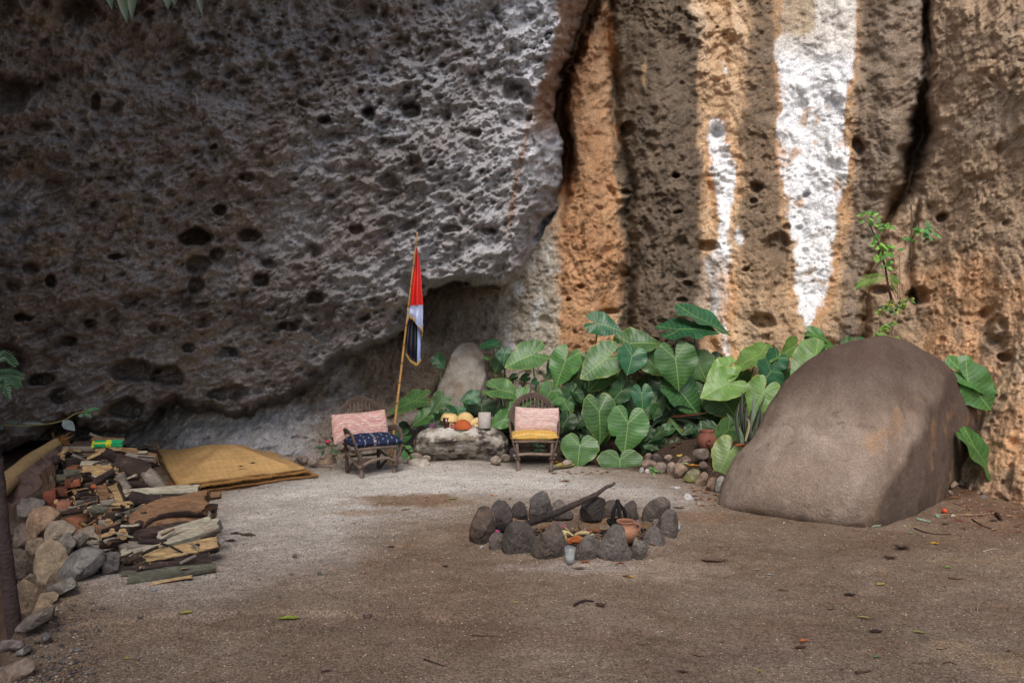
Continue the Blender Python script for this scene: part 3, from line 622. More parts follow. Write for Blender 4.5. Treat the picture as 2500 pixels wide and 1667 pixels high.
# ---- the ring round the fire
RING = [
 ('tall split stone with a tan broken face, leftmost in the fire ring', [(180, 640), (195, 520), (235, 420), (270, 330), (310, 308), (350, 325), (375, 400), (395, 480), (395, 580), (370, 690), (300, 695), (220, 670)], 5.42, (104, 90, 80), (140, 112, 84)),
 ('thin upright sliver of grey stone leaning between two left ring stones', [(366, 378), (392, 368), (410, 440), (416, 575), (398, 580), (383, 480)], 5.48, (128, 120, 112), None),
 ('tall dark rounded stone just right of the leftmost ring stone', [(376, 390), (400, 310), (440, 272), (500, 285), (545, 340), (562, 420), (560, 520), (520, 565), (430, 565), (408, 480)], 5.75, (92, 84, 80), None),
 ('small peaked dark ring stone with a dry leaf at its foot', [(560, 390), (590, 320), (640, 285), (680, 310), (700, 370), (708, 440), (690, 462), (600, 455), (568, 440)], 6.1, (88, 80, 76), None),
 ('tallest block-shaped grey stone standing at the back of the fire ring', [(738, 430), (748, 270), (790, 225), (850, 198), (890, 215), (915, 290), (942, 370), (932, 425), (840, 445), (760, 445)], 6.15, (104, 98, 94), None),
 ('small notched stone with a pale foot touching the long charred stick', [(948, 375), (958, 300), (1000, 262), (1040, 280), (1060, 330), (1120, 380), (1132, 425), (1050, 434), (960, 415)], 6.2, (126, 116, 108), None),
 ('large round dark stone under the raised end of the charred stick', [(1212, 370), (1225, 310), (1280, 258), (1340, 243), (1410, 265), (1442, 300), (1415, 380), (1390, 430), (1310, 447), (1240, 428)], 6.15, (82, 74, 70), None),
 ('brown rounded stone right behind the blackened incense burner', [(1408, 400), (1420, 310), (1470, 276), (1530, 275), (1575, 330), (1565, 420), (1470, 455), (1412, 440)], 6.2, (110, 96, 86), None),
 ('small peaked grey stone right of the blackened incense burner', [(1600, 370), (1620, 310), (1690, 272), (1715, 310), (1722, 370), (1742, 440), (1700, 472), (1640, 458), (1605, 430)], 6.05, (100, 90, 84), None),
 ('big upright stone with a white splash at the back right of the ring', [(1778, 430), (1800, 350), (1850, 290), (1920, 255), (1975, 250), (2020, 290), (2028, 350), (1980, 420), (1880, 472), (1800, 478)], 6.0, (112, 100, 92), None),
 ('large leaning stone, rightmost in the fire ring', [(1905, 525), (1950, 440), (2000, 370), (2050, 365), (2090, 410), (2102, 500), (2090, 570), (2030, 622), (1970, 640), (1930, 600)], 5.6, (112, 102, 94), None),
 ('pale little stone wedged between the two big right ring stones', [(1868, 490), (1890, 445), (1930, 450), (1934, 530), (1890, 535)], 5.75, (150, 138, 124), None),
 ('rounded grey stone in front of the rightmost ring stone', [(1785, 650), (1810, 580), (1850, 530), (1900, 515), (1950, 550), (1977, 620), (1962, 685), (1900, 705), (1830, 712)], 5.35, (116, 108, 100), None),
 ('craggy grey stone with two peaks in front of the clay pot', [(1675, 805), (1688, 690), (1718, 610), (1745, 650), (1790, 650), (1828, 692), (1812, 745), (1760, 795)], 5.1, (132, 124, 116), None),
 ('knobbly grey stone shaped like a seated figure in front of the clay pot', [(1368, 770), (1400, 660), (1440, 600), (1490, 525), (1550, 505), (1600, 540), (1606, 630), (1630, 700), (1672, 755), (1645, 805), (1540, 838), (1430, 838), (1390, 805)], 5.05, (122, 114, 106), None),
 ('rough grey stone just right of the clear glass', [(1142, 830), (1170, 740), (1220, 640), (1265, 592), (1320, 625), (1382, 660), (1376, 740), (1330, 818), (1250, 842), (1160, 845)], 5.05, (118, 108, 100), None),
 ('large triangular stone just left of the clear glass', [(760, 785), (773, 680), (850, 600), (920, 540), (975, 468), (1010, 540), (1050, 640), (1090, 700), (1087, 790), (1040, 834), (960, 824), (850, 808)], 5.1, (108, 96, 88), None),
 ('big rounded stone with a flat shaded underside at the front left of the ring', [(498, 745), (500, 600), (540, 510), (600, 475), (680, 480), (740, 530), (782, 620), (790, 660), (762, 722), (722, 782), (620, 775), (540, 765)], 5.2, (98, 90, 84), None),
 ('small reddish-grey stone between the leftmost and the big rounded ring stones', [(363, 725), (368, 620), (400, 575), (450, 570), (492, 590), (502, 650), (490, 738), (430, 745)], 5.28, (126, 112, 104), None),
]
for k, (lb, o_, Y_, c_, cb) in enumerate(RING):
    kw = {}
    if cb is not None: kw['col2'] = cb
    else: kw['col2'] = tuple(min(255, int(x_*1.28)) for x_ in c_)
    def pt(V, q, c, w1, w2, s_=(k in (6, 7, 2, 17, 18, 3, 8, 1)), top=(k in (9,))):
        if top: c = cm(c, lin(210, 206, 196), ss(.34, .44, w2+.1*w1)*.8)
        return cm(c, lin(44, 38, 36), ss(.0, .4, w1+.2)*(.6 if s_ else .35))
    c_ = tuple(int(x_*.84) for x_ in c_); o_ = np.array(o_, float); o_ = o_.mean(0)+(o_-o_.mean(0))*1.12; b = rock('ring_stone', c3(o_), Y_, 300+k, col=c_, col3=tuple(int(x_*.55) for x_ in c_), M_=96, T_=64, lump=.12, fine=.075, cuts=12, sink=6, paint=pt, rb=.02, **kw)
    tag(b, lb, 'stone', 'stones of the fire ring')
# ---- stones edging the planting bed
BORD = [
 ('small square pale block at the left end of the upper row of edging stones', [(258, 430), (290, 368), (380, 350), (405, 400), (412, 485), (330, 488), (262, 475)], 8.65, (122, 108, 100)),
 ('small dark grey stone beside the square block in the upper row of edging stones', [(408, 400), (480, 365), (540, 390), (578, 460), (540, 515), (430, 495)], 8.62, (100, 90, 86)),
 ('smooth oval reddish stone lying lowest at the left of the edging stones', [(188, 565), (230, 488), (400, 488), (508, 540), (490, 585), (360, 642), (230, 625)], 8.5, (132, 112, 102)),
 ('two-humped brown stone in the middle of the upper row of edging stones', [(638, 430), (690, 388), (780, 390), (810, 460), (842, 530), (720, 545), (640, 500)], 8.5, (122, 106, 96)),
 ('broad low stone behind the small green weed', [(425, 610), (500, 540), (620, 528), (692, 590), (682, 670), (650, 745), (560, 745), (470, 690)], 8.3, (132, 118, 108)),
 ('narrow upright stone between the weed and the big cracked edging block', [(688, 620), (720, 540), (830, 528), (852, 600), (832, 735), (760, 792), (708, 735)], 8.15, (136, 120, 108)),
 ('big angular brown edging block right below the orange fallen leaf', [(818, 765), (848, 620), (858, 540), (950, 540), (1112, 660), (1060, 722), (940, 852), (850, 822)], 8.0, (134, 114, 98)),
 ('wedge-shaped stone at the foot of the yellow stalk', [(868, 532), (960, 450), (1060, 408), (1167, 470), (1150, 522), (1050, 552), (930, 552)], 8.25, (118, 102, 92)),
 ('large smooth rounded stone below the clay pot in the bed', [(1168, 350), (1230, 288), (1380, 268), (1500, 290), (1522, 400), (1440, 485), (1280, 455), (1190, 405)], 8.05, (116, 104, 94)),
 ('dark pitted stone under the pale yellow-edged leaf', [(1298, 600), (1320, 530), (1420, 510), (1480, 600), (1440, 685), (1340, 685)], 7.85, (102, 86, 80)),
 ('mossy greenish grey edging stone', [(980, 855), (1080, 720), (1200, 658), (1352, 690), (1300, 800), (1232, 935), (1100, 905)], 7.78, (118, 114, 88)),
 ('brown slanting stone next to the mossy one', [(1222, 925), (1290, 800), (1420, 688), (1492, 800), (1472, 900), (1390, 1005), (1260, 985)], 7.6, (128, 108, 92)),
 ('dull brown stone second from the boulder in the edging', [(1428, 1055), (1470, 900), (1520, 820), (1652, 830), (1642, 1000), (1602, 1115), (1500, 1085)], 7.35, (118, 98, 84)),
 ('slim pale grey stone propped against the boulder', [(1605, 1105), (1650, 850), (1730, 790), (1818, 810), (1765, 950), (1715, 1110)], 7.25, (150, 146, 140)),
 ('little whitish stone at the far left end of the edging', [(158, 705), (180, 640), (240, 620), (262, 680), (190, 752)], 8.35, (158, 154, 152)),
 ('round whitish pebble stone left of the weed', [(258, 722), (300, 650), (360, 670), (372, 732), (320, 754)], 8.3, (160, 152, 146)),
]
for k, (lb, o_, Y_, c_) in enumerate(BORD):
    mp = (lambda V, q, c, w1, w2: cm(c, lin(120, 124, 50), ss(.2, -.6, q[:, 2]+.4*w2)*.7)) if k == 10 else None
    b = rock('edging_stone', c6(o_), Y_, 400+k, col=c_, col2=tuple(min(255, int(x_*1.22)) for x_ in c_), col3=tuple(int(x_*.65) for x_ in c_), M_=44, T_=30, lump=.09, fine=.03, cuts=6, sink=2.5, paint=mp)
    tag(b, lb, 'stone', 'stones edging the planting bed')
OTH = [
 ('grey angular rock lying in front of the table rock', c2([(808, 802), (850, 745), (940, 733), (1000, 760), (1018, 792), (980, 818), (880, 832), (830, 822)]), 8.6, (158, 148, 136)),
 ('long low brown slab left of the left chair', c9([(-60, 600), (60, 540), (200, 470), (340, 430), (520, 420), (500, 520), (400, 580), (120, 600)]), 8.9, (134, 114, 98)),
 ('grey block just behind the left leg of the left chair', c9([(475, 600), (490, 500), (560, 465), (680, 480), (690, 640), (520, 650)]), 8.8, (136, 128, 118)),
 ('small square grey block behind the right front leg of the left chair', c9([(1540, 500), (1560, 425), (1640, 440), (1652, 540), (1600, 565)]), 8.9, (138, 132, 126)),
 ('dull rock seen between the legs of the left chair', c9([(800, 640), (850, 480), (1000, 450), (1180, 470), (1250, 560), (1200, 660)]), 9.0, (120, 100, 88)),
 ('low brown rock right of the left chair leg', c9([(1600, 640), (1640, 570), (1800, 560), (1850, 600), (1800, 650)]), 8.95, (126, 112, 102)),
 ('dark rounded rock between the table rock and the right chair', c2([(1650, 760), (1640, 680), (1690, 640), (1750, 680), (1760, 760), (1700, 780)]), 9.3, (92, 88, 88)),
 ('long slanting slab at the foot of the right cliff', c8([(1460, 260), (1530, 228), (1700, 310), (1832, 400), (1800, 445), (1600, 405), (1480, 320)]), 7.35, (124, 106, 94)),
 ('upright stone against the right foot of the boulder', c8([(938, 285), (1030, 180), (1112, 250), (1082, 295), (960, 335)]), 7.1, (116, 98, 84)),
 ('flat grey stone in the leaf litter right of the boulder', c8([(1478, 515), (1560, 440), (1680, 500), (1702, 592), (1600, 595)]), 7.0, (112, 102, 98)),
 ('thin tan stone below the right cliff', c8([(1830, 395), (1980, 368), (2060, 420), (2142, 475), (2000, 445)]), 7.15, (136, 118, 104)),
 ('dark square stone in the shade behind the boulder', c8([(1260, 120), (1330, 60), (1500, 90), (1500, 230), (1380, 270)]), 7.5, (92, 76, 66)),
 ('small thin stone touching the base of the boulder', c8([(880, 400), (940, 350), (1020, 425), (940, 435)]), 6.9, (124, 106, 92)),
 ('pale flat stone half buried at the edge of the light gravel', c6([(1000, 1270), (1040, 1090), (1130, 1105), (1225, 1235), (1120, 1295)]), 7.2, (176, 176, 174)),
 ('grey flat stone half buried in front of the edging stones', c6([(700, 1000), (800, 960), (960, 970), (980, 1030), (860, 1060)]), 7.6, (164, 160, 156)),
]
for k, (lb, o_, Y_, c_) in enumerate(OTH):
    fl = k in (13, 14)
    if fl: o_ = o_.copy(); o_[:, 1] += 4; Y_ = CAMZ*F/(o_[:, 1].mean()-CY)
    b = rock('loose_rock', o_, Y_, 500+k, col=c_, col2=tuple(min(255, int(x_*1.2)) for x_ in c_), col3=tuple(int(x_*.65) for x_ in c_), M_=56, T_=36, lump=.09, fine=.035, cuts=6, sink=4)
    tag(b, lb, 'rock')
# rubble along the foot of the overhang, between mats and chair
for k, (uu, vv, w_) in enumerate([(640, 1118, 26), (668, 1124, 20), (700, 1128, 30), (738, 1126, 22), (765, 1132, 18), (1015, 1120, 22), (1040, 1124, 16), (1210, 1128, 22), (1235, 1122, 18), (1385, 1135, 16), (380, 1092, 30), (430, 1082, 22)]):
    R2 = random.Random(k); o_ = [(uu+w_*.8*math.cos(a_)*R2.uniform(.8, 1.1), vv-6+w_*.5*math.sin(a_)*R2.uniform(.8, 1.1)) for a_ in np.arange(0, 6.2, .8)]
    b = rock('rubble_stone', o_, (CAMZ-.02)*F/(vv+w_*.3-CY) if vv > 1100 else 10, 560+k, col=(138, 124, 112), M_=36, T_=24, cuts=5, sink=3)
    tag(b, 'small broken stone at the dusty foot of the grey cliff', 'stone', 'rubble at the foot of the cliff')

# ---- dry stone wall holding up the terrace, lower left
wall = thing('stone_wall', 'dry stone retaining wall of rounded blocks below the woodpile', 'wall', (-3.6, 5.3, -1.5))
WS = [([(108, 690), (130, 655), (190, 645), (262, 660), (255, 712), (190, 745), (120, 745)], 0, (104, 98, 96)), ([(165, 780), (200, 712), (280, 700), (352, 730), (335, 800), (260, 882), (178, 888)], 0, (140, 116, 98)),
      ([(262, 835), (300, 790), (370, 778), (442, 820), (405, 862), (350, 902), (280, 875)], .0, (140, 126, 114)), ([(85, 835), (130, 798), (190, 820), (182, 925), (120, 945), (85, 905)], -.2, (98, 88, 84)),
      ([(155, 965), (168, 890), (242, 880), (264, 900), (224, 965), (200, 1015)], -.15, (112, 98, 86)), ([(210, 1065), (228, 950), (280, 898), (352, 930), (384, 990), (355, 1065), (302, 1180), (238, 1148)], -.06, (138, 122, 104)),
      ([(335, 1065), (400, 990), (500, 943), (595, 958), (598, 1020), (545, 1075), (425, 1135), (330, 1145)], -.03, (122, 118, 116)), ([(140, 1125), (180, 1088), (222, 1108), (218, 1152), (160, 1165)], -.28, (118, 104, 94)),
      ([(72, 1185), (130, 1118), (222, 1160), (285, 1200), (245, 1262), (182, 1335), (108, 1285)], -.35, (114, 98, 84)), ([(198, 1305), (240, 1210), (312, 1198), (335, 1222), (275, 1295), (200, 1345)], -.1, (142, 124, 104)),
      ([(325, 905), (400, 850), (445, 900), (402, 965), (350, 955)], -.02, (118, 112, 108)), ([(45, 965), (110, 940), (212, 980), (215, 1045), (160, 1105), (65, 1085)], -.4, (84, 76, 72)),
      ([(280, 1170), (420, 1108), (445, 1152), (335, 1210)], -.04, (120, 114, 110)), ([(95, 1400), (180, 1330), (310, 1285), (290, 1352), (160, 1412)], -.05, (116, 106, 100)),
      ([(30, 830), (60, 780), (110, 790), (100, 860), (50, 890)], -.3, (80, 72, 68)), ([(10, 1080), (60, 1040), (100, 1100), (80, 1170), (20, 1180)], -.6, (70, 64, 62)), ([(20, 1260), (70, 1220), (120, 1290), (110, 1370), (40, 1380)], -.6, (78, 68, 62)),
      ([(0, 930), (40, 900), (70, 950), (40, 1010), (0, 1010)], -.6, (62, 56, 54)), ([(420, 870), (480, 850), (520, 880), (470, 915), (430, 905)], 0, (124, 116, 110)), ([(590, 1000), (650, 960), (700, 980), (690, 1050), (610, 1070)], -.02, (104, 98, 98))]
for k, (o_, z_, c_) in enumerate(WS):
    c_ = (c_[0]*.88+5, c_[1]*.88+3, c_[2]*.88); o_ = c1(o_); o_ = o_.mean(0)+(o_-o_.mean(0))*1.16; vm = o_[:, 1].mean(); Y_ = (CAMZ-z_-.08)*F/(vm+12-CY)
    rock('stone', o_, Y_, 600+k, col=c_, col2=tuple(min(255, int(x_*1.2)) for x_ in c_), col3=tuple(int(x_*.6) for x_ in c_), M_=96, T_=60, lump=.13, fine=.07, cuts=10, sink=6, parent=wall, B=.17, BB=.22, rb=.015)
SL = [('flat brown slab of stone in the bottom left corner', [(-30, 1668), (-30, 1640), (32, 1618), (96, 1598), (92, 1625), (40, 1668), (0, 1690)], (126, 108, 94)), ('thin grey flake of stone above the corner slab', [(30, 1596), (74, 1568), (78, 1584), (56, 1600)], (112, 102, 98)),
      ('grey stone on the broken edge of the terrace', [(-10, 1590), (-10, 1566), (30, 1560), (70, 1568), (50, 1584)], (108, 96, 90)), ('small dark rock in the gravel by the terrace edge', [(95, 1556), (112, 1542), (128, 1550), (122, 1564), (104, 1568)], (96, 88, 88))]
for k, (lb, o_, c_) in enumerate(SL):
    o_ = np.array(o_, float); b = rock('flat_stone', o_, (CAMZ-.02)*F/(o_[:, 1].mean()+2-CY), 640+k, col=c_, B=.05, BB=.1, M_=64, T_=30, cuts=4, lump=.05, sink=2)
    tag(b, lb, 'stone')
# pebbles and grit lying loose on the surface (nobody could count them)
def scatter(name, n, rad, region, cols, seed, mat, dens=None, flat=.6):
    rs = np.random.RandomState(seed)
    pts = []
    while len(pts) < n:
        uu = rs.uniform(*region[0], size=4000); vv = CY+1/rs.uniform(1/(region[1][1]-CY), 1/(region[1][0]-CY), size=4000)
        vv = rs.uniform(region[1][0], region[1][1], 4000)
        y = F*CAMZ/(vv-CY); x = (uu-CX)/F*y
        k = (x > edge_x(y)+.05)
        if dens is not None: k &= rs.uniform(size=4000) < dens(x, y)
        pts.extend(np.stack([x[k], y[k]], 1).tolist())
    pts = np.array(pts[:n]); z = ground_h(pts[:, 0], pts[:, 1])
    base = np.array([(1, 0, 0), (0, 1, 0), (-1, 0, 0), (0, -1, 0), (0, 0, 1), (0, 0, -.6), (.7, .7, .5), (-.7, .7, .5), (-.7, -.7, .5), (.7, -.7, .5)], float)
    tri = np.array([(0, 6, 9), (0, 1, 6), (6, 4, 9), (1, 7, 6), (6, 7, 4), (1, 2, 7), (2, 8, 7), (7, 8, 4), (2, 3, 8), (3, 9, 8), (8, 9, 4), (3, 0, 9), (0, 5, 1), (1, 5, 2), (2, 5, 3), (3, 5, 0)])
    r = rad[0]+(rad[1]-rad[0])*rs.uniform(size=n)**3
    r = r*np.clip(pts[:, 1]/4.5, .75, 1.5)
    V = base[None]*rs.uniform(.6, 1.3, (n, 10, 3))
    a = rs.uniform(0, 6.28, n); ca, sa = np.cos(a), np.sin(a)
    V = np.stack([V[..., 0]*ca[:, None]-V[..., 1]*sa[:, None]*.7, V[..., 0]*sa[:, None]+V[..., 1]*ca[:, None]*.7, V[..., 2]*.6], -1)*r[:, None, None]
    V[..., 0] += pts[:, 0, None]; V[..., 1] += pts[:, 1, None]; V[..., 2] += (z+r*.2)[:, None]
    Tt = (tri[None]+np.arange(n)[:, None, None]*10).reshape(-1, 3)
    cc_ = np.array([lin(*c_) for c_ in cols])[rs.randint(0, len(cols), n)]*rs.uniform(.7, 1.25, (n, 1))
    o = mk(name, V.reshape(-1, 3), Tt, M[mat], col=np.repeat(cc_, 10, 0), smooth=False, origin=(0, 0, 0)); tag(o, kind='stuff'); return o
M['pebble'] = mat_col('pebble', .9, (30, .1), (120, .2), ((150, .4, .001),), .2)
g = scatter('loose_gravel', 26000, (.0022, .0075), ((-60, 2560), (1135, 1690)), [(150, 128, 104), (176, 156, 132), (120, 96, 78), (196, 186, 172), (104, 90, 82), (160, 120, 90), (90, 76, 68)], 3, 'pebble')
tag(g, 'loose sandy gravel grains strewn over the ground', 'gravel')
g = scatter('grit_heap', 600, (.005, .022), ((-20, 240), (1480, 1680)), [(110, 98, 90), (86, 80, 80), (140, 124, 108), (100, 84, 72)], 4, 'pebble', dens=lambda x, y: ss(.9, .1, (x+2.6)/1.1+(y-3.3)/1.4)*(.3+.7*ss(-.2, .3, fbm(np.stack([x*3, y*3, x*0], 1), 2, 5))))
tag(g, 'coarse dark pebbles gathered in the bottom left corner', 'pebbles')
# ================================================================ FIREWOOD
M['bark'] = mat_col('bark_and_wood', .88, (14, .25), (70, .4), ((30, .7, .02), (120, .8, .006)), .2, stretch=(.25, 1, 1.4))
WC = dict(R=(62, 49, 44), M=(88, 86, 74), G=(122, 112, 102), D=(52, 42, 40), S=(164, 136, 98), O=(122, 92, 68), P=(158, 150, 132), C=(156, 84, 56))
def log(name, a, b, th, kind, mid=None, seed=0, parent=None, n_=14, cut=None):
    rs = np.random.RandomState(seed); a = np.array(a); b = np.array(b); L_ = np.linalg.norm(b-a); seg = 28
    n = max(10, int(L_/.013)); n = min(n, 80)
    m = (a+b)/2+rs.normal(size=3)*L_*.02 if mid is None else np.array(mid)
    c = resample([a, m, b], n); t = np.gradient(c, axis=0); t /= np.linalg.norm(t, axis=1)[:, None]
    up = np.array([0, 0, 1.]); u_ = np.cross(t, up); u_ /= np.linalg.norm(u_, axis=1)[:, None]+1e-9; w_ = np.cross(u_, t)
    an = np.linspace(0, 2*np.pi, seg, endpoint=False)+rs.uniform(0, 1)
    o = np.cos(an)[None, :, None]*u_[:, None]+np.sin(an)[None, :, None]*w_[:, None]
    r = th/2*(1+.12*np.sin(np.linspace(0, 5, n)+rs.uniform(0, 6)))*np.linspace(1+rs.uniform(-.12, .2), 1-rs.uniform(-.05, .2), n)
    o = o.reshape(-1, 3)
    q = np.repeat(c, seg, 0)/th+seed*1.7
    rad = 1+.16*fbm(q*.8, 2, seed)+.1*fbm(q*np.array([2.5, 2.5, 2.5])+o*2, 2, seed+5)
    rad = rad+.10*fbm(np.stack([np.tile(an, n)*2.2, np.repeat(np.arange(n), seg)*.10, np.full(n*seg, seed*1.3)], 1), 3, seed+6, ridged=True)
    o = o*rad[:, None]
    bark = lin(*WC['R' if kind in 'SOP' else kind]) if kind != 'P' else lin(120, 108, 96)
    col = np.ones((n*seg, 3))*bark
    st = fbm(np.stack([np.tile(an, n)*1.5, np.repeat(np.arange(n), seg)*.12, np.full(n*seg, seed)], 1), 3, seed)
    col = cm(col, bark*2.1, ss(.05, .5, st)*.45); col = cm(col, lin(150, 144, 132), ss(.3, .6, fbm(q*3+o, 3, seed+8))*.35)
    wood = lin(*WC[kind]) if kind in 'SOPC' else lin(196, 160, 116)
    if kind in 'SOPC':
        ns = [np.array(cut if cut is not None else (rs.uniform(-.3, .2), -.75, .65+rs.uniform(-.3, .3)))]
        ns.append(np.array([rs.uniform(-.3, .3), -.3+rs.uniform(-.3, .2), 1.])) if rs.uniform() < .6 else None
        for nn in ns:
            nn = nn/np.linalg.norm(nn); off = rs.uniform(.32, .62)
            jag = .16*fbm(np.stack([np.tile(an, n)*2, np.repeat(np.arange(n), seg)*.06, np.full(n*seg, seed+3)], 1), 3, seed+4)
            e = o@nn-(off+jag); k = e > 0
            o = o-nn*np.maximum(e, 0)[:, None]
            f_ = fbm(np.stack([(o@np.cross(nn, [1, .1, 0]))*7, np.repeat(np.arange(n), seg)*.05, np.full(n*seg, seed)], 1), 3, seed+9)
            wc = wood[None]*(1+.45*f_[:, None]); wc = cm(wc, lin(104, 70, 46), ss(.1, .5, f_)*.7)
            col[k] = wc[k]
    V = (np.repeat(c, seg, 0)+o*np.repeat(r, seg)[:, None])
    # ragged ends
    en = fbm(o*2+seed, 2, seed+2)*th*.35
    V[:seg] -= t[0]*en[:seg, None]; V[-seg:] += t[-1]*en[-seg:, None]
    c0 = np.vstack([V[:seg], c[:1]]); c1_ = np.vstack([V[-seg:], c[-1:]])
    mb = MB(); mb.add(V, gridfaces(n, seg, True), None, np.clip(col, .01, .8))
    wd = np.tile(wood*.85, (seg+1, 1)); wd[-1] *= .6
    mb.add(c0, None, [[seg, k, (k+1) % seg] for k in range(seg)], wd); mb.add(c1_, None, [[seg, (k+1) % seg, k] for k in range(seg)], wd)
    return mb.build(name, M['bark'], parent)
def ypile(cx, cy):
    y = float(np.interp(cy, [270, 330, 400, 500, 560, 650, 780, 900, 1000, 1130, 1160], [6.95, 6.8, 6.5, 6.15, 5.9, 5.5, 5.12, 4.88, 4.69, 4.50, 4.42]))
    if cx < 640 and cy > 540: y = max(y, float(np.interp(cy, [540, 650, 760, 850, 900], [6.3, 6.1, 5.85, 5.65, 5.3])))
    return y
def pp(x, y, Y): return P(x/2.412, 950+y/2.412, Y)
LOGS = [ # x0,y0,x1,y1,thickness,kind,label,(middle),dY
 (760, 1126, 1268, 1047, 58, 'M', 'long mossy green round log at the very bottom of the woodpile front', (1010, 1085), 0),
 (880, 1152, 1130, 1105, 26, 'S', 'pale flat splinter lying on the gravel in front of the woodpile', None, -.03),
 (805, 1055, 1245, 1018, 44, 'R', 'dark round log with a small pale scar resting on the mossy one', None, .02),
 (1030, 1012, 1232, 982, 38, 'D', 'short black branch with a cut knot near the bottom right of the woodpile', None, .04),
 (820, 1000, 1285, 900, 84, 'S', 'thick dark log with a yellow split face, third from the bottom of the stack', (1060, 950), .04),
 (712, 978, 1292, 792, 84, 'P', 'longest split log, its whitish face sloping up to the right of the stack', (960, 910), .05),
 (930, 872, 1242, 768, 56, 'P', 'flat pale split piece on top of the longest log', None, .0),
 (716, 895, 1105, 800, 56, 'R', 'grey barked round log with a pale sawn left end', None, .1),
 (700, 935, 1000, 885, 42, 'G', 'thin round log tucked beneath the longest split log', None, .12),
 (845, 812, 1222, 728, 54, 'M', 'greenish grey round log under the big tan split trunk', None, .1),
 (790, 812, 1218, 668, 122, 'O', 'big curved tan split trunk with streaky grain on top of the front stack', (930, 712), 0),
 (840, 745, 1215, 702, 40, 'R', 'dark reddish log squeezed under the big tan trunk', None, .14),
 (1165, 640, 1300, 622, 44, 'O', 'short pinkish split piece poking out at the upper right of the stack', None, .25),
 (722, 622, 1168, 592, 54, 'P', 'long bleached grey-white split piece lying level above the tan trunk', (960, 598), .05),
 (975, 590, 1170, 575, 20, 'P', 'slim bleached splinter on the end of the bleached level piece', None, .15),
 (765, 645, 945, 652, 58, 'D', 'short black log beneath the bleached level piece', None, .08),
 (690, 765, 850, 702, 46, 'M', 'short greenish stub left of the big tan trunk', None, .1),
 (658, 690, 772, 684, 56, 'S', 'short cracked block with a pale end below the two upright boards', None, 0),
 (602, 560, 650, 742, 64, 'O', 'upright brown and tan board leaning in the middle of the woodpile', None, -.35),
 (668, 562, 715, 665, 48, 'S', 'short upright pale board beside the leaning brown one', None, -.2),
 (704, 498, 755, 592, 40, 'G', 'short grey stick leaning above the pale upright board', None, -.2),
 (690, 440, 860, 500, 104, 'R', 'thick knotty dark stump with a pale sawn end near the top of the woodpile', None, -.1),
 (612, 372, 745, 440, 56, 'D', 'dark branch stub rising to the upper left of the knotty stump', None, -.05),
 (862, 488, 955, 590, 58, 'G', 'grey forked branch sloping down to the right from the knotty stump', None, -.15),
 (560, 552, 690, 478, 42, 'D', 'dark stick slanting under the knotty stump', None, -.1),
 (484, 466, 665, 476, 54, 'S', 'brightest yellow split block near the top left of the woodpile', None, -.05),
 (540, 502, 650, 505, 44, 'S', 'second bright yellow block just below the brightest one', None, -.02),
 (476, 440, 655, 442, 30, 'P', 'whitish flaky piece lying over the brightest yellow block', None, .05),
 (350, 396, 408, 352, 46, 'S', 'pale broken end at the upper left corner of the woodpile', None, 0),
 (378, 362, 565, 352, 36, 'G', 'grey round stick along the upper left edge of the woodpile', None, .05),
 (312, 425, 372, 402, 44, 'D', 'black stub at the left end of the woodpile top', None, 0),
 (560, 362, 805, 358, 24, 'S', 'thin pale stick just under the bright green and yellow packet', None, .02),
 (716, 360, 922, 392, 24, 'O', 'long thin tan splinter pointing right over the straw mats', None, 0),
 (742, 388, 916, 412, 32, 'G', 'grey round stick with a cut end, just under the tan splinter', None, 0),
 (518, 412, 655, 350, 24, 'S', 'jagged pale splinter rising towards the packet', None, -.1),
 (435, 328, 722, 300, 36, 'R', 'dark thick stick behind the packet at the very top of the woodpile', None, .12),
 (540, 292, 732, 300, 22, 'O', 'reddish thin stick lying across the top behind the packet', None, .05),
 (528, 262, 604, 288, 14, 'G', 'small grey twig sticking up at the highest point of the woodpile', None, .1),
 (540, 572, 705, 560, 26, 'C', 'flat reddish board behind the upright boards', None, .0),
 (700, 558, 882, 562, 32, 'D', 'dark level stick under the grey forked branch', None, .1),
 (1188, 698, 1278, 706, 46, 'R', 'stub end of a dark log at the right of the stack, upper of two', None, .1),
 (1195, 745, 1275, 752, 40, 'R', 'stub end of a dark log at the right of the stack, lower of two', None, .12),
 (1200, 872, 1262, 846, 40, 'P', 'bleached chip jutting out at the right of the stack above the yellow-faced log', None, .12),
 (1150, 968, 1285, 935, 36, 'O', 'brown end poking out right of the black branch', None, .14),
 (730, 1075, 830, 1040, 44, 'D', 'dark butt end at the lower left corner of the stack', None, .06),
 (760, 1010, 850, 975, 44, 'R', 'stubby butt above the lower left corner of the stack', None, .08),
]
nlog = 0
for (x0, y0, x1, y1, th, kd, lb, md, dy) in LOGS:
    Y0 = ypile((x0+x1)/2, (y0+y1)/2)+dy; sl = .0006*(x1-x0)
    if abs(y1-y0) > abs(x1-x0): sl = 0
    a_ = pp(x0, y0, Y0-sl*.25); b_ = pp(x1, y1, Y0+sl*.25); m_ = pp(md[0], md[1], Y0) if md else None
    o = log('firewood_log', a_, b_, th*1.14/2.412/F*Y0, kd, m_, seed=20+nlog, cut=(-.1, -.9, .35) if nlog in (18, 19, 25, 26) else ((-.05, -.6, .75) if kd in 'SOP' else None)); nlog += 1
    tag(o, lb, 'log', 'pieces of firewood in the woodpile')
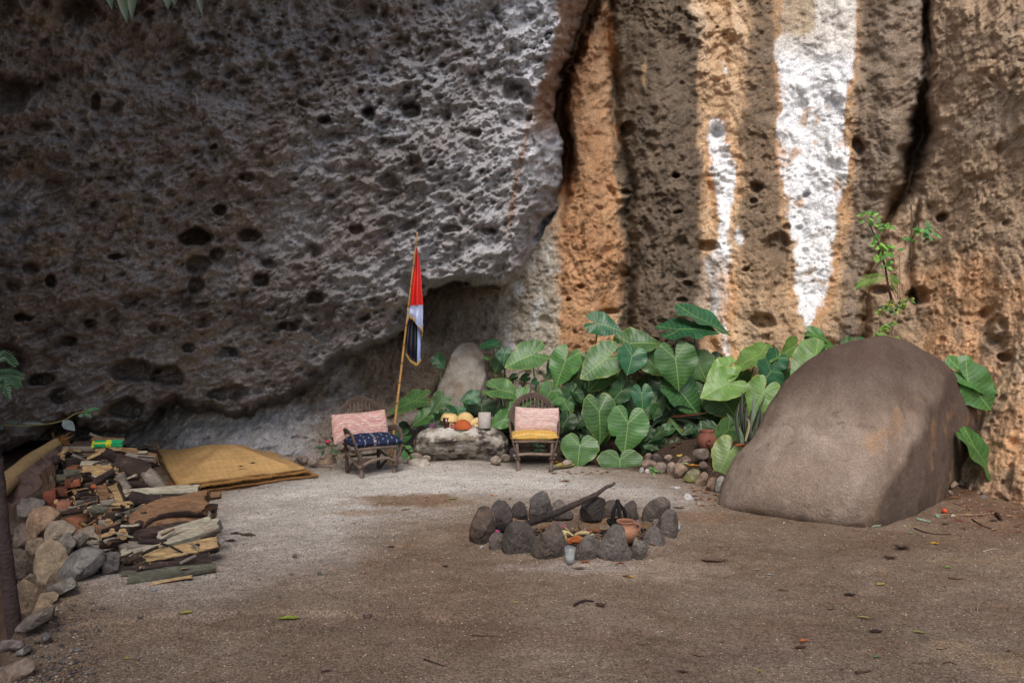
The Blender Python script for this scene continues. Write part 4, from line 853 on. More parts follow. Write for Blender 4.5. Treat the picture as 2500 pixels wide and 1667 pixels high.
STK = [(432, 645, 582, 592, 32, 'D'), (352, 720, 592, 652, 24, 'G'), (346, 738, 600, 682, 32, 'R'), (440, 672, 592, 640, 22, 'G'), (330, 662, 442, 636, 22, 'D'), (440, 832, 622, 732, 26, 'O'), (520, 834, 642, 762, 22, 'S'),
       (470, 762, 602, 692, 26, 'R'), (482, 792, 632, 742, 20, 'D'), (580, 842, 702, 792, 30, 'O'), (590, 872, 722, 832, 30, 'S'), (622, 892, 722, 880, 22, 'P'), (722, 852, 832, 792, 48, 'R'), (640, 782, 722, 742, 36, 'D'),
       (440, 602, 560, 588, 30, 'S'), (400, 655, 520, 625, 20, 'D'), (500, 720, 610, 690, 20, 'G'), (560, 800, 700, 750, 24, 'D'), (640, 905, 720, 898, 22, 'O'), (660, 835, 740, 800, 30, 'D'), (460, 700, 600, 665, 20, 'R')]
for k, (x0, y0, x1, y1, th, kd) in enumerate(STK):
    Y0 = ypile((x0+x1)/2, (y0+y1)/2)
    o = log('kindling_stick', pp(x0, y0, Y0-.08), pp(x1, y1, Y0+.1), th/2.412/F*Y0, kd, seed=120+k)
    tag(o, 'thin stick of kindling in the loose bundle at the left foot of the woodpile', 'stick', 'kindling at the left of the woodpile')
# wood that shows only in the gaps of the stack
ri = random.Random(5)
def fill(n, x0, x1, y0, y1, dy, ln, lab, s0, kinds='RDGOM'):
    for k in range(n):
        cx = ri.uniform(x0, x1); cy = y0+(y1-y0)*(k+.5)/n+ri.uniform(-12, 12); l_ = ri.uniform(*ln); Y0 = ypile(cx, cy)+dy
        sl_ = ri.uniform(-.28, .02)
        o = log('firewood_log', pp(cx-l_/2, cy-sl_*l_/2, Y0-.05), pp(cx+l_/2, cy+sl_*l_/2, Y0+.08), ri.uniform(34, 58)/2.412/F*Y0, kinds[k % len(kinds)], seed=s0+k)
        tag(o, lab, 'log', 'firewood seen only in the gaps')
fill(16, 950, 1030, 730, 1120, .1, (380, 500), 'log half hidden in the gaps of the front stack', 200)
fill(8, 960, 1040, 640, 1080, .36, (380, 480), 'log half hidden in the gaps of the front stack', 220)
fill(12, 660, 760, 600, 900, .25, (160, 300), 'log half hidden in the gaps of the front stack', 240)
def fill2(n, x0, x1, y0, y1, dy, ln, lab, s0):
    fill(n, x0, x1, y0, y1, dy, ln, lab, s0)
fill2(14, 470, 640, 330, 560, .18, (180, 320), 'broken stick half hidden in the upper part of the woodpile', 260)
fill2(10, 400, 560, 420, 620, .35, (180, 300), 'broken stick half hidden in the upper part of the woodpile', 290)
fill2(8, 640, 840, 400, 640, .3, (160, 260), 'broken stick half hidden in the upper part of the woodpile', 310)
# loose splinters and bark flakes caught on the pile
for k in range(70):
    cx, cy = (ri.uniform(700, 1200), ri.uniform(640, 1090)) if k % 3 == 0 else ((ri.uniform(400, 900), ri.uniform(330, 640)) if k % 3 == 1 else (ri.uniform(430, 760), ri.uniform(600, 900)))
    Y0 = ypile(cx, cy)-ri.uniform(.02, .10); l_ = ri.uniform(30, 110); an_ = ri.uniform(-.6, .5)
    o = log('wood_splinter', pp(cx-l_/2*math.cos(an_), cy+l_/2*math.sin(an_), Y0), pp(cx+l_/2*math.cos(an_), cy-l_/2*math.sin(an_), Y0+ri.uniform(-.05, .1)), ri.uniform(8, 17)/2.412/F*Y0, 'SODRPRDG'[k % 8], seed=400+k)
    tag(o, 'thin splinter of wood or bark caught on the woodpile', 'splinter', 'splinters on the woodpile')
# bricks and a roof tile under the wood
M['clay'] = mat_col('fired_clay', .9, (10, .2), (60, .25), ((50, .5, .004),), .2)
def box(mb, c, s, rot=0, col=(.5, .5, .5), tilt=0, bev=.08):
    sx, sy, sz = [x_/2 for x_ in s]; V = []
    n = 5; lin_ = np.array([-1, -1+bev, 0, 1-bev, 1])
    g = np.array([(a, b_, c_) for a in lin_ for b_ in lin_ for c_ in lin_ if max(abs(a), abs(b_), abs(c_)) == 1])
    # rounded box as a projected cube grid
    idx = {}; vs = []; qs = []
    for ax in range(3):
        for sg_ in (-1, 1):
            for i in range(4):
                for j in range(4):
                    q_ = []
                    for (ii, jj) in ((i, j), (i+1, j), (i+1, j+1), (i, j+1)):
                        p_ = [0, 0, 0]; p_[ax] = sg_; p_[(ax+1) % 3] = lin_[ii]; p_[(ax+2) % 3] = lin_[jj]
                        key = tuple(p_)
                        if key not in idx: idx[key] = len(vs); vs.append(key)
                        q_.append(idx[key])
                    qs.append(q_ if sg_ > 0 else q_[::-1])
    v = np.array(vs, float); e = np.abs(v) >= 1-1e-6
    k = e.sum(1); v = np.where((k[:, None] > 1) & e, v*(1-bev*.35), v)
    v = v*np.array([sx, sy, sz]); ct, st = math.cos(tilt), math.sin(tilt); v = np.stack([v[:, 0]*ct-v[:, 2]*st, v[:, 1], v[:, 0]*st+v[:, 2]*ct], 1)
    cr_, sr = math.cos(rot), math.sin(rot); v = np.stack([v[:, 0]*cr_-v[:, 1]*sr, v[:, 0]*sr+v[:, 1]*cr_, v[:, 2]], 1)+np.array(c)
    mb.add(v, qs, None, col)
for k, (cx, cy, w_, h_, Y_, rot, tl, lb) in enumerate([(303, 640, 60, 90, 6.25, .4, .1, 'upright red brick at the left foot of the woodpile'), (385, 685, 70, 55, 6.0, .3, -.1, 'orange brick below the kindling at the left of the woodpile'),
        (412, 550, 48, 50, 6.3, .5, 0, 'small dark red brick in the left flank of the woodpile'), (458, 545, 52, 44, 6.25, .2, .15, 'bright orange brick beside the small dark red one'), (440, 470, 60, 40, 6.4, .2, .1, 'brown brick left of the brightest yellow block'),
        (270, 700, 120, 30, 6.2, .3, .05, 'flat dark brick laid on the stone wall by the woodpile'), (360, 600, 90, 50, 6.35, .3, 0, 'dark brick deep in the left flank of the woodpile'), (330, 570, 90, 60, 6.5, .3, 0, 'shadowed brick behind the left flank of the woodpile'), (370, 480, 90, 70, 6.7, .3, 0, 'topmost shadowed brick at the left of the woodpile')]):
    mb = MB(); box(mb, pp(cx, cy, Y_), (w_/2.412/F*Y_, .12, h_/2.412/F*Y_), rot, lin(*[(112, 64, 50), (140, 94, 74), (96, 58, 46), (138, 80, 58), (112, 72, 52), (96, 66, 56), (100, 62, 50), (84, 60, 50), (84, 62, 54)][k]), tl)
    tag(mb.build('brick', M['clay'], smooth=False), lb, 'brick', 'bricks beneath the woodpile')
mb = MB(); Y_ = 5.75; c_ = pp(412, 775, Y_)
an = np.linspace(.2, math.pi-.2, 14); rr_ = .13
V = [];
for rad in (rr_, rr_-.015):
    for dy in (-.12, .12):
        V += [(c_[0]+rad*math.cos(a_), c_[1]+dy, c_[2]-.09+rad*.9*math.sin(a_)) for a_ in an]
Qf = []
n_ = len(an)
for i in range(n_-1):
    for (a_, b_) in ((0, 1), (3, 2), (2, 0), (1, 3)): Qf.append([a_*n_+i, a_*n_+i+1, b_*n_+i+1, b_*n_+i])
Qf += [[0, n_, 3*n_, 2*n_], [n_-1, 3*n_-1, 4*n_-1, 2*n_-1]]
mb.add(V, Qf, None, lin(140, 92, 70)); tag(mb.build('roof_tile', M['clay']), 'curved orange roof tile at the lower left of the woodpile', 'tile')
# ================================================================ CHAIRS, CUSHIONS, FLAG, MATS AND SMALL THINGS
M['twig'] = mat_col('grey_twig', .85, (12, .25), (60, .35), ((90, .7, .004),), .2, obj=True)
M['cloth'] = mat_col('woven_cloth', .95, (8, .08), (200, .15), ((14, .5, .012), (400, .4, .001)), .1, obj=True)
M['satin'] = mat_col('satin', .32, (5, .05), (200, .05), ((10, .3, .01),), .6)
M['bamboo'] = mat_col('bamboo_cane', .5, (6, .15), (40, .2), ((60, .3, .002),), .4)
M['straw'] = mat_col('woven_palm', .8, (4, .15), (60, .25), ((200, .5, .002),), .25)
M['plain'] = mat_col('plain_dull', .85, (20, .15), (90, .2), ((80, .4, .002),), .2)
M['glossy'] = mat_col('glazed', .35, (20, .1), (90, .1), ((60, .1, .001),), .5)
TW = lin(90, 75, 68); TW2 = lin(114, 98, 88)
def T1(name, pts, r, parent, col=TW, seed=0, seg=9, rough=.12, mat='twig', n=None):
    mb = MB(); tube(mb, pts, r, seg, n, col, rough, seed); return mb.build(name, M[mat], parent)
def make_chair(label, loc, rot, tone):
    t = thing('twig_armchair', label, 'chair', loc, 'rustic bentwood chairs'); t['_o'] = [0., 0., 0.]
    c1_, c2_ = TW*tone, TW2*tone
    for k, s in enumerate((-1, 1)):
        T1('leg', [(s*.20, 0, -.02), (s*.212, .005, .18), (s*.225, .01, .37)], [.026, .023, .021], t, c2_, k)
        T1('leg', [(s*.20, .46, -.02), (s*.205, .47, .2), (s*.22, .50, .45)], [.024, .021, .018], t, c1_*.8, k+3)
        T1('side_rung', [(s*.235, -.03, .15), (s*.222, .2, .19), (s*.215, .5, .26)], .016, t, c2_, k+5)
        T1('brace', [(s*.225, -.01, .10), (s*.22, .12, .20), (s*.215, .3, .13), (s*.21, .44, .02)], [.015, .019, .018, .016], t, c1_, k+7)
        mb = MB()
        for j in range(4):          # arm: four bent switches side by side
            o_ = (j-1.5)*.017
            tube(mb, [(s*.215, .43+o_*.3, .44+o_*.2), (s*(.275+o_*.25), .36, .52+o_), (s*(.305+o_*.3), .20, .555+o_*.9), (s*(.305+o_*.3), .06+o_*-.4, .52+o_*.7), (s*(.285), -.015-o_*.9, .40+o_*.3), (s*(.245), -.035-o_*.9, .26), (s*(.185+o_*.3), -.03-o_*.5, .13)],
                 [.009, .0105, .0105, .0105, .010, .009], 7, 34, c1_*(.85+.12*j), .1, j+11*k)
        mb.build('arm', M['twig'], t)
    T1('front_rung', [(-.27, -.025, .185), (-.1, -.03, .205), (.1, -.03, .20), (.27, -.025, .195)] if tone > .95 else [(-.235, -.02, .15), (-.1, -.03, .215), (.08, -.03, .235), (.2, -.03, .19), (.27, -.02, .165)], .019, t, c2_*1.1, 21)
    T1('seat_rail', [(-.265, -.01, .355), (0, -.012, .362), (.265, -.01, .355)], .019, t, c2_, 22)
    T1('back_rung', [(-.24, .49, .2), (.24, .49, .2)], .014, t, c1_*.8, 23); T1('back_rail', [(-.25, .48, .37), (.25, .48, .37)], .017, t, c1_, 24)
    mb = MB()
    for j in range(11):
        x_ = -.21+.042*j; tube(mb, [(x_, -.02, .372), (x_, .25, .366), (x_, .5, .372)], .0125, 7, 10, c2_*.8, .15, j)
    mb.build('seat', M['twig'], t)
    mb = MB()
    for j in range(4):              # back hoop of four switches
        o_ = (j-1.5)*.019
        pts = []
        for a in np.linspace(-1, 1, 15):
            th = a*2.05
            pts.append(((.275+o_)*math.sin(th)*(1 if abs(a) < .75 else 1-.9*(abs(a)-.75)), .47+.11*(math.cos(th)+.4)/1.4, .60+(.275+o_)*math.cos(th)*1.02))
        tube(mb, pts, .0105, 7, 60, c1_*(.85+.12*j), .1, 30+j)
    mb.build('back_hoop', M['twig'], t)
    for j in range(8):
        x_ = -.175+.05*j; zt = .6+.26*math.sqrt(max(.05, 1-(x_/.27)**2)); T1('spindle', [(x_*.85, .48, .38), (x_, .52, .6), (x_*1.0, .565, zt)], .0065, t, c2_*1.05, 40+j, 6)
    t.rotation_euler = (0, 0, rot)
    return t
chL = make_chair('twig armchair turned to the right, with pink striped and navy cushions, beside the flagpole', (-1.565, 7.985, 0), .60, .88)
p_ = G(1305.5, 1147.5); chR = make_chair('twig armchair facing forward, with a pink pillow and a yellow seat cushion', (float(p_[0]), float(p_[1]), 0), .02, 1.0)
def pillow(name, label, cat, group, c, right, up, w_, h_, th, colf, seed, pinch=.1):
    """a stuffed cushion: right/up axes, width, height, thickness"""
    right = np.array(right, float); right /= np.linalg.norm(right); up = np.array(up, float); up = up-right*(up@right); up /= np.linalg.norm(up); n = np.cross(right, up)
    g = np.linspace(-1, 1, 61); A_, B_ = np.meshgrid(g, g); a, b = A_.ravel(), B_.ravel()
    t = ((1-np.abs(a)**2.7)*(1-np.abs(b)**2.7)).clip(0)**.55
    ea = a*(1-pinch*(b**2)*.35*np.abs(a))*1; eb = b*(1-pinch*(a**2)*.6*0-pinch*.5*(1-a**2)*np.abs(b))
    q = np.stack([a*1.3, b*1.3, np.full_like(a, seed)], 1)
    wr = .10*fbm(q*1.6, 3, seed)+.05*fbm(q*np.array([1.2, 4, 1]), 3, seed+2, ridged=True)
    MBX = MB()
    for s in (1, -1):
        V = np.array(c)+ea[:, None]*right*w_/2+eb[:, None]*up*h_/2+n*((s*th/2*t*(1+wr*1.4*(1 if s > 0 else .5)))+.02*fbm(q, 2, seed+7))[:, None]
        qf = gridfaces(61, 61); MBX.add(V, qf if s > 0 else qf[:, ::-1], None, colf(a, b, s, seed))
    o = MBX.build(name, M['cloth']); tag(o, label, cat, group); return o
def ikat(a, b, s, seed, soft=0.0, fade=0):
    t = (b+.03*np.sin(a*3+seed))*9.5; k = np.floor(t); f = t-k
    q = np.stack([a*6, k*3.1+seed, a*0], 1)
    red = lin(186, 104, 100); red2 = lin(166, 92, 96); cream = lin(214, 198, 176); olive = lin(120, 116, 84); mauve = lin(150, 108, 118)
    c = np.ones((len(a), 3))*red; c = cm(c, red2, ss(-.2, .2, fbm(q, 1, 3)))
    dash = ss(-.05, .12, fbm(np.stack([a*9, k*5.3, a*0+seed], 1), 1, 5))*((k % 2) == 0)
    c = cm(c, cream, dash*((f > .2) & (f < .62))*.75)
    c = cm(c, cream, ((f > .74) & (f < .84))*.85); c = cm(c, olive, ((f > .84) & (f < .93))*.7); c = cm(c, cream, ((f > .04) & (f < .1))*.5)
    if fade: c = cm(c, lin(214, 200, 192), np.full(len(a), fade)); c = cm(c, mauve, ((f > .3) & (f < .45) & ((k % 3) == 1))*.5)
    return c*.95
def navy(a, b, s, seed):
    c = np.ones((len(a), 3))*lin(38, 44, 66); f = (a*5.5+.15*np.sin(b*4)) % 1
    c = cm(c, lin(150, 160, 180), (f > .93)*.7); c = cm(c, lin(170, 150, 150), (np.abs(a+.1-.06*b) < .05)*ss(0, .2, fbm(np.stack([a*4, b*14, a*0], 1), 2, 4))*.8)
    return c
def yellow(a, b, s, seed):
    f = (b*2.5+.5+.05*np.sin(a*5)) % 1; c = np.ones((len(a), 3))*lin(196, 154, 80)
    c = cm(c, lin(216, 200, 150), ((f > .42) & (f < .55))*(.4+.4*np.sign(np.sin(a*40)))); c = cm(c, lin(110, 116, 84), ((f > .1) & (f < .17))*.8); c = cm(c, lin(176, 112, 52), ((f > .75) & (f < .85))*.5); return c
ca_, sa_ = math.cos(.56), math.sin(.56)
rot = lambda x_, y_, z_: np.array([x_*ca_-y_*sa_-1.565, x_*sa_+y_*ca_+7.985, z_])
pillow('back_pillow', 'coral pink striped pillow leaning in the left chair', 'pillow', 'striped back pillows', P(879, 1041, 8.27), (1, .36, .07), (-.16, .42, 1), .66, .37, .17, lambda a, b, s, k: ikat(a, b, s, k, fade=.34), 3)
pillow('seat_cushion', 'navy blue striped cushion on the seat of the left chair', 'cushion', 'seat cushions', rot(0, .20, .425), rot(1, 0, 0)-rot(0, 0, 0), rot(0, 1, .02)-rot(0, 0, 0), .62, .52, .16, navy, 4)
pR = np.array([float(p_[0]), float(p_[1]), 0])
pillow('back_pillow', 'pale pink striped pillow leaning in the right chair', 'pillow', 'striped back pillows', P(1311, 1026.5, 8.72), (1, .02, -.03), (0, .35, 1), .575, .345, .17, lambda a, b, s, k: ikat(a, b, s, k, fade=.52), 6)
pillow('seat_cushion', 'yellow striped cushion on the seat of the right chair', 'cushion', 'seat cushions', pR+np.array([0, .2, .415]), (1, 0, .01), (0, 1, .03), .62, .52, .13, yellow, 8)

# ---- flag on its cane
YF = 8.75
bz = P(951.5, 1138.5, YF)
fl = thing('flagpole', 'leaning cane pole with a limp red, white and black gold-fringed flag', 'flagpole', bz)
mb = MB(); pts = resample([P(951.5, 1139, 8.75), P(975, 940, 8.52), P(996, 760, 8.3), P(1019, 568, 8.05)], 140); YF = 8.2
nd = (np.arange(140) % 12 == 0); rr_ = np.linspace(.0175, .0085, 140)*(1+.16*nd)
ccol = np.array([lin(196, 150, 92)]*140); ccol[nd] = lin(120, 86, 50)
tube(mb, pts, rr_, 9, 140, np.vstack([np.repeat(ccol, 9, 0), ccol[:1], ccol[-1:]]), .05, 2); mb.build('pole', M['bamboo'], fl)
def sheet(mb, left, right, nu, nv, col, Y, amp, freq, ph=0, side=1):
    l = resample([P(a, b, Y) for a, b in left], nv); r = resample([P(a, b, Y) for a, b in right], nv)
    s = np.linspace(0, 1, nu)
    g = l[:, None]*(1-s)[None, :, None]+r[:, None]*s[None, :, None]
    g[..., 1] += amp*np.sin(s*freq+ph)[None]*np.linspace(.4, 1, nv)[:, None]+.01*np.sin(np.linspace(0, 7, nv))[:, None]
    V = g.reshape(-1, 3); Q_ = gridfaces(nv, nu); back = V+np.array([0, .006, 0])
    mb.add(V, Q_, None, col); mb.add(back, Q_[:, ::-1], None, col)
mb = MB(); red, whi, bla, sil, gold = lin(206, 36, 34), lin(160, 168, 200), lin(24, 24, 36), lin(150, 164, 206), lin(164, 132, 74)
sheet(mb, [(1015, 606), (1011, 660), (1006, 700), (1001, 746)], [(1019, 606), (1026, 660), (1029, 700), (1032, 744)], 26, 30, red, YF-.03, .035, 7.5, .4)
sheet(mb, [(1001, 746), (999, 758), (999, 771)], [(1032, 744), (1032, 775), (1031, 808)], 26, 14, whi, YF-.035, .03, 7, .4)
sheet(mb, [(999, 770), (994, 820), (993, 862)], [(1018, 786), (1019, 840), (1018, 886)], 26, 26, bla, YF+.03, .03, 9, 1)
sheet(mb, [(1018, 786), (1019, 840), (1018, 886)], [(1026, 800), (1027, 850), (1027, 876)], 12, 26, sil, YF+.025, .02, 4, 0)
sheet(mb, [(1027, 800), (1028, 815), (1027, 822)], [(1033, 790), (1033, 800), (1032, 808)], 8, 10, lin(90, 90, 100), YF+.01, .01, 4, 0)
flag = mb.build('flag', M['satin'], fl)
mb = MB()
def fringe(pts, ln, Y, n_):
    c = resample([P(a, b, Y) for a, b in pts], n_)
    for k in range(n_): tube(mb, [c[k], c[k]+np.array([R.uniform(-.004, .004), -.004, -ln*R.uniform(.8, 1.1)])], .0028, 4, 3, gold*R.uniform(.7, 1.15), 0)
fringe([(999, 768), (1010, 776), (1022, 790), (1031, 806)], .045, YF-.04, 46); fringe([(1033, 792), (1032, 806), (1029, 822)], .04, YF-.03, 18)
fringe([(992, 862), (1000, 876), (1010, 883), (1018, 886), (1027, 876)], .04, YF+.02, 46); fringe([(1016, 600), (1021, 620)], .03, YF-.02, 8)
f_ = mb.build('fringe', M['plain'], flag)
mb = MB()
for (a, b, l_) in ((996, 752, .16),):
    q = P(a, b, YF-.03); tube(mb, [q, q+[.004, 0, -l_*.5], q+[-.002, 0, -l_]], .004, 5, 8, lin(190, 186, 176), .1)
mb.build('cord', M['plain'], fl)
for zz in (756, 588):
    mb = MB()
    q = P(996.5 if zz > 700 else 1016, zz, 8.3 if zz > 700 else 8.08)
    an = np.linspace(0, 6.28, 14); tube(mb, [q+[.019*math.cos(a_), .019*math.sin(a_), .002*math.sin(a_*2)] for a_ in an], .0035, 5, 28, lin(186, 176, 160), 0)
    mb.build('tie', M['plain'], fl)

# ---- straw mats in a flat pile
t_, nm = M['straw'].node_tree, None
def quadmat(c4_, z0, th, bump, col, seed, label, name='straw_mat'):
    n = 70; s = np.linspace(0, 1, n); a, b = np.meshgrid(s, s); a, b = a.ravel(), b.ravel()
    c4_ = [np.array(k_, float) for k_ in c4_]
    # rounded corners
    P2 = (1-a)[:, None]*(1-b)[:, None]*c4_[0]+a[:, None]*(1-b)[:, None]*c4_[1]+a[:, None]*b[:, None]*c4_[2]+(1-a)[:, None]*b[:, None]*c4_[3]
    q = np.stack([a*2, b*2, a*0+seed], 1)
    e = np.minimum(np.minimum(a, 1-a), np.minimum(b, 1-b))
    P2 = P2+.05*np.stack([fbm(q*1.5, 2, seed), fbm(q*1.5+9, 2, seed)], 1)
    hz = z0+bump*ss(0, .5, e)+.022*fbm(q*1.6, 3, seed+2)+.012*fbm(q*6, 2, seed+3)*ss(.12, 0, e)
    k = np.sin((a*1.0+b)*64)*np.sin((a-b)*64)+.6*np.sin((a+b)*19)
    cl_ = np.ones((len(a), 3))*lin(*col)*(1+.10*k[:, None]+.18*fbm(q*5, 3, seed+5)[:, None]); cl_ = cm(cl_, lin(120, 84, 50), ss(.2, .5, fbm(q*2.3, 3, seed+6))*.3)
    cl_ = cm(cl_, lin(120, 86, 50), ss(.03, 0, e)*.5)
    mb = MB(); top = np.column_stack([P2, hz+th]); bot = np.column_stack([P2, hz]); Q_ = gridfaces(n, n)
    mb.add(top, Q_, None, cl_); mb.add(bot, Q_[:, ::-1], None, cl_*.7)
    rim = np.concatenate([np.arange(n), np.arange(1, n)*n+n-1, (n-1)*n+np.arange(n-2, -1, -1), np.arange(n-2, 0, -1)*n])
    m_ = len(rim); nr_ = n*n; out = np.vstack([top[rim], bot[rim]]); mb.add(out, [[k_, m_+k_, m_+(k_+1) % m_, (k_+1) % m_] for k_ in range(m_)], None, np.vstack([cl_[rim]*.75]*2))
    for k_ in range(0, m_, 2):
        if b[rim[k_]] < .03 or a[rim[k_]] > .97 or R.random() < .1:
            p0 = top[rim[k_]]; d_ = np.array([R.uniform(-.02, .05), R.uniform(-.06, -.01), -.012]); tube(mb, [p0-[0, 0, th*.5], p0+d_*R.uniform(.3, 1.1)-[0, 0, th*.5]], .0022, 4, 3, lin(*col)*R.uniform(.5, 1.0), 0)
    o = mb.build(name, M['straw']); return tag(o, label, 'mat', 'straw mats in the pile')
A_, B_, C_, D_ = (-3.45, 7.05), (-2.38, 7.98), (-3.35, 9.35), (-4.95, 9.5)
for k, (dx, dy, z0, lb, cl_) in enumerate([(.02, -.06, .004, 'lowest straw mat of the pile, reaching furthest out over the gravel', (168, 116, 76)), (.08, .0, .028, 'second straw mat from the ground in the pile', (150, 108, 66)),
        (.0, .02, .052, 'middle straw mat with the dark worn edge in the pile', (176, 132, 78)), (.03, -.01, .078, 'second straw mat from the top of the pile', (168, 124, 70)), (-.02, .03, .104, 'topmost golden woven straw mat with dark dry leaves on it', (200, 160, 106))]):
    quadmat([(A_[0]+dx+R.uniform(-.04, .04), A_[1]+dy), (B_[0]+dx*1.5, B_[1]+dy), (C_[0]+R.uniform(-.05, .05), C_[1]), D_], z0, .009, .20 if k == 4 else .03, cl_, 50+k, lb)
# ---- rolled reed mat and grey sacking against the wall, far left
mt = thing('rolled_mat', 'long tan rolled reed mat with a frayed end, lying up the left bank', 'mat', pp(0, 640, 6.7))
mb = MB(); tube(mb, [pp(-160, 700, 6.3), pp(0, 580, 6.5), pp(170, 440, 6.75), pp(345, 312, 7.0)], [.11, .10, .085, .06], 16, 60, lin(136, 112, 78), .12, 4); mb.build('roll', M['straw'], mt)
mb = MB(); q = pp(345, 312, 7.0)
for k in range(90):
    a_ = R.uniform(0, 6.28); r_ = R.uniform(0, .05); p0 = q+[r_*math.cos(a_), 0, r_*math.sin(a_)]; d_ = np.array([R.uniform(-.03, .15), R.uniform(-.1, .1), R.uniform(-.05, .1)]); tube(mb, [p0, p0+d_*R.uniform(.5, 1.1)], .0025, 4, 3, lin(168, 120, 72)*R.uniform(.5, 1.1), 0)
mb.build('frayed_end', M['straw'], mt)
def drape(name, label, top, bot, Yt, Yb, col, seed, cat='sacking', amp=.05, mat='cloth', belly=.0):
    nu, nv = 60, 40; t = resample([pp(a, b, Yt) for a, b in top], nu); b_ = resample([pp(a, b, Yb) for a, b in bot], nu); s = np.linspace(0, 1, nv)
    g = t[None]*(1-s)[:, None, None]+b_[None]*s[:, None, None]; V = g.reshape(-1, 3)
    q = np.stack([np.tile(np.linspace(0, 4, nu), nv), np.repeat(s*1.5, nu), np.full(nu*nv, seed)], 1)
    off = amp*fbm(q, 3, seed)+amp*.5*fbm(q*np.array([3, .8, 1]), 2, seed+1, ridged=True)-belly*np.sin(np.repeat(s, nu)*3.14)
    V = V+np.array([0, -1, .3])*off[:, None]; cc_ = np.ones((len(V), 3))*lin(*col)*(1+.2*fbm(q*3, 3, seed+4)[:, None])
    mb = MB(); Q_ = gridfaces(nv, nu); mb.add(V, Q_, None, cc_); mb.add(V+[0, .012, -.004], Q_[:, ::-1], None, cc_*.7)
    return tag(mb.build(name, M[mat]), label, cat)
drape('sacking', 'grey brown folded sacking spread below the rolled mat', [(10, 640), (110, 520), (220, 430), (335, 345)], [(70, 695), (180, 622), (262, 560), (345, 470)], 6.6, 6.45, (92, 76, 70), 3, belly=.05)
drape('sacking', 'darker fold of sacking hanging between the grey sacking and the bricks', [(240, 500), (275, 460), (320, 440)], [(250, 660), (290, 640), (330, 600)], 6.42, 6.3, (80, 62, 52), 6, belly=.03)
# ---- old post
mb = MB(); tube(mb, [P(44, 1640, 3.95), P(30, 1480, 3.97), P(14, 1350, 4.0), P(2, 1215, 4.03), P(-6, 1120, 4.05)], [.04, .037, .033, .03, .028], 12, 40, lin(64, 52, 50), .12, 9)
tag(mb.build('wooden_post', M['bark']), 'dark weathered wooden post standing outside the terrace edge at the far left', 'post')
# ---- green and yellow woven packet
Yq = ypile(630, 330)-.09; c_ = pp(630, 322, Yq)
def pk(a, b, s, k):
    f = ((a+1)*5) % 1; col_ = np.ones((len(a), 3))*lin(40, 150, 96)
    col_ = cm(col_, lin(206, 200, 40), ((a < -.74) | ((a > .0) & (a < .34)) | (np.abs(b-.1) < .18)*(a < .4))*.85); col_ = cm(col_, lin(20, 90, 70), (f > .85)*.6+(((b+1)*3) % 1 > .85)*.3); return col_
pillow('woven_packet', 'small bright green and yellow woven plastic packet on the woodpile', 'packet', None, c_, (1, .1, .03), (0, .35, 1), .29, .078, .07, pk, 5, 0)

# ---- small lathe objects
def lathe(mb, c, prof, col, seg=28, tilt=None, close=True):
    a = np.linspace(0, 2*np.pi, seg, endpoint=False); pr = np.array(prof, float)
    V = np.stack([pr[:, 0][:, None]*np.cos(a), pr[:, 0][:, None]*np.sin(a), np.repeat(pr[:, 1][:, None], seg, 1)], -1).reshape(-1, 3)
    if tilt is not None:
        from mathutils import Euler; Rm = np.array(Euler(tilt).to_matrix()); V = V@Rm.T
    cc_ = np.repeat(np.atleast_2d(col), seg, 0) if np.ndim(col) == 2 else col
    mb.add(V+np.array(c), gridfaces(len(pr), seg, True)[:, ::1], None, cc_)
def thinglass(name, col, fac):
    m, t, b = nt(name); b.inputs['Base Color'].default_value = (*col, 1); b.inputs['Roughness'].default_value = .12; b.inputs['Specular IOR Level'].default_value = .8
    tr = t.nodes.new('ShaderNodeBsdfTransparent'); mx = t.nodes.new('ShaderNodeMixShader'); mx.inputs[0].default_value = fac; o = t.nodes['Material Output']
    L(t, tr.outputs[0], mx.inputs[1]); L(t, b.outputs[0], mx.inputs[2]); L(t, mx.outputs[0], o.inputs[0]); return m
def glassmat(name, col, rough=.05):
    m, t, b = nt(name); b.inputs['Base Color'].default_value = (*col, 1); b.inputs['Roughness'].default_value = rough; b.inputs['Transmission Weight'].default_value = 1; b.inputs['IOR'].default_value = 1.3; return m
M['glass'] = thinglass('clear_glass', (.5, .53, .53), .2); M['redglass'] = thinglass('dark_red_glass', (.05, .01, .008), .85)
def T(x_, y_, Y): return P(1040+x_/11.76, 1000+y_/11.76, Y)
s11 = 1/11.76/F*8.95
YT = 8.95
def on(x_, y_, Y=YT): return T(x_, y_, Y)
def lat(name, label, cat, c, prof, col, mat, tilt=None, group=None, seg=28):
    mb = MB(); lathe(mb, c, prof, col, seg, tilt); return tag(mb.build(name, M[mat]), label, cat, group)
q = on(585, 572); lat('tumbler', 'dark red glass tumbler on the table rock', 'glass', q, [(0, 0), (.036, 0), (.047, .16), (.0455, .16), (.034, .012), (0, .012)], lin(120, 30, 20), 'redglass')
straw_ = lin(214, 184, 128)
q = on(670, 470, YT+.08)
for k, (dz, r_, lb) in enumerate([(0, .085, 'lowest of three stacked small straw bowls turned upside down'), (.035, .09, 'middle one of three stacked straw bowls turned upside down'), (.07, .118, 'topmost of three stacked straw bowls turned upside down')]):
    pr = [(r_, 0), (r_*1.01, .006), (r_*.93, .03+.02*(k == 2)), (r_*.75, .055+.03*(k == 2)), (r_*.6, .06+.035*(k == 2)), (0, .062+.037*(k == 2))]
    lat('straw_bowl', lb, 'bowl', q+[0, 0, dz-.0], pr, np.array([straw_*.7, straw_*1.05, straw_, straw_*.9, straw_*.8, straw_*.9]), 'straw', (0, .04*k, 0), 'small straw bowls')
q = on(1120, 340, YT+.10)
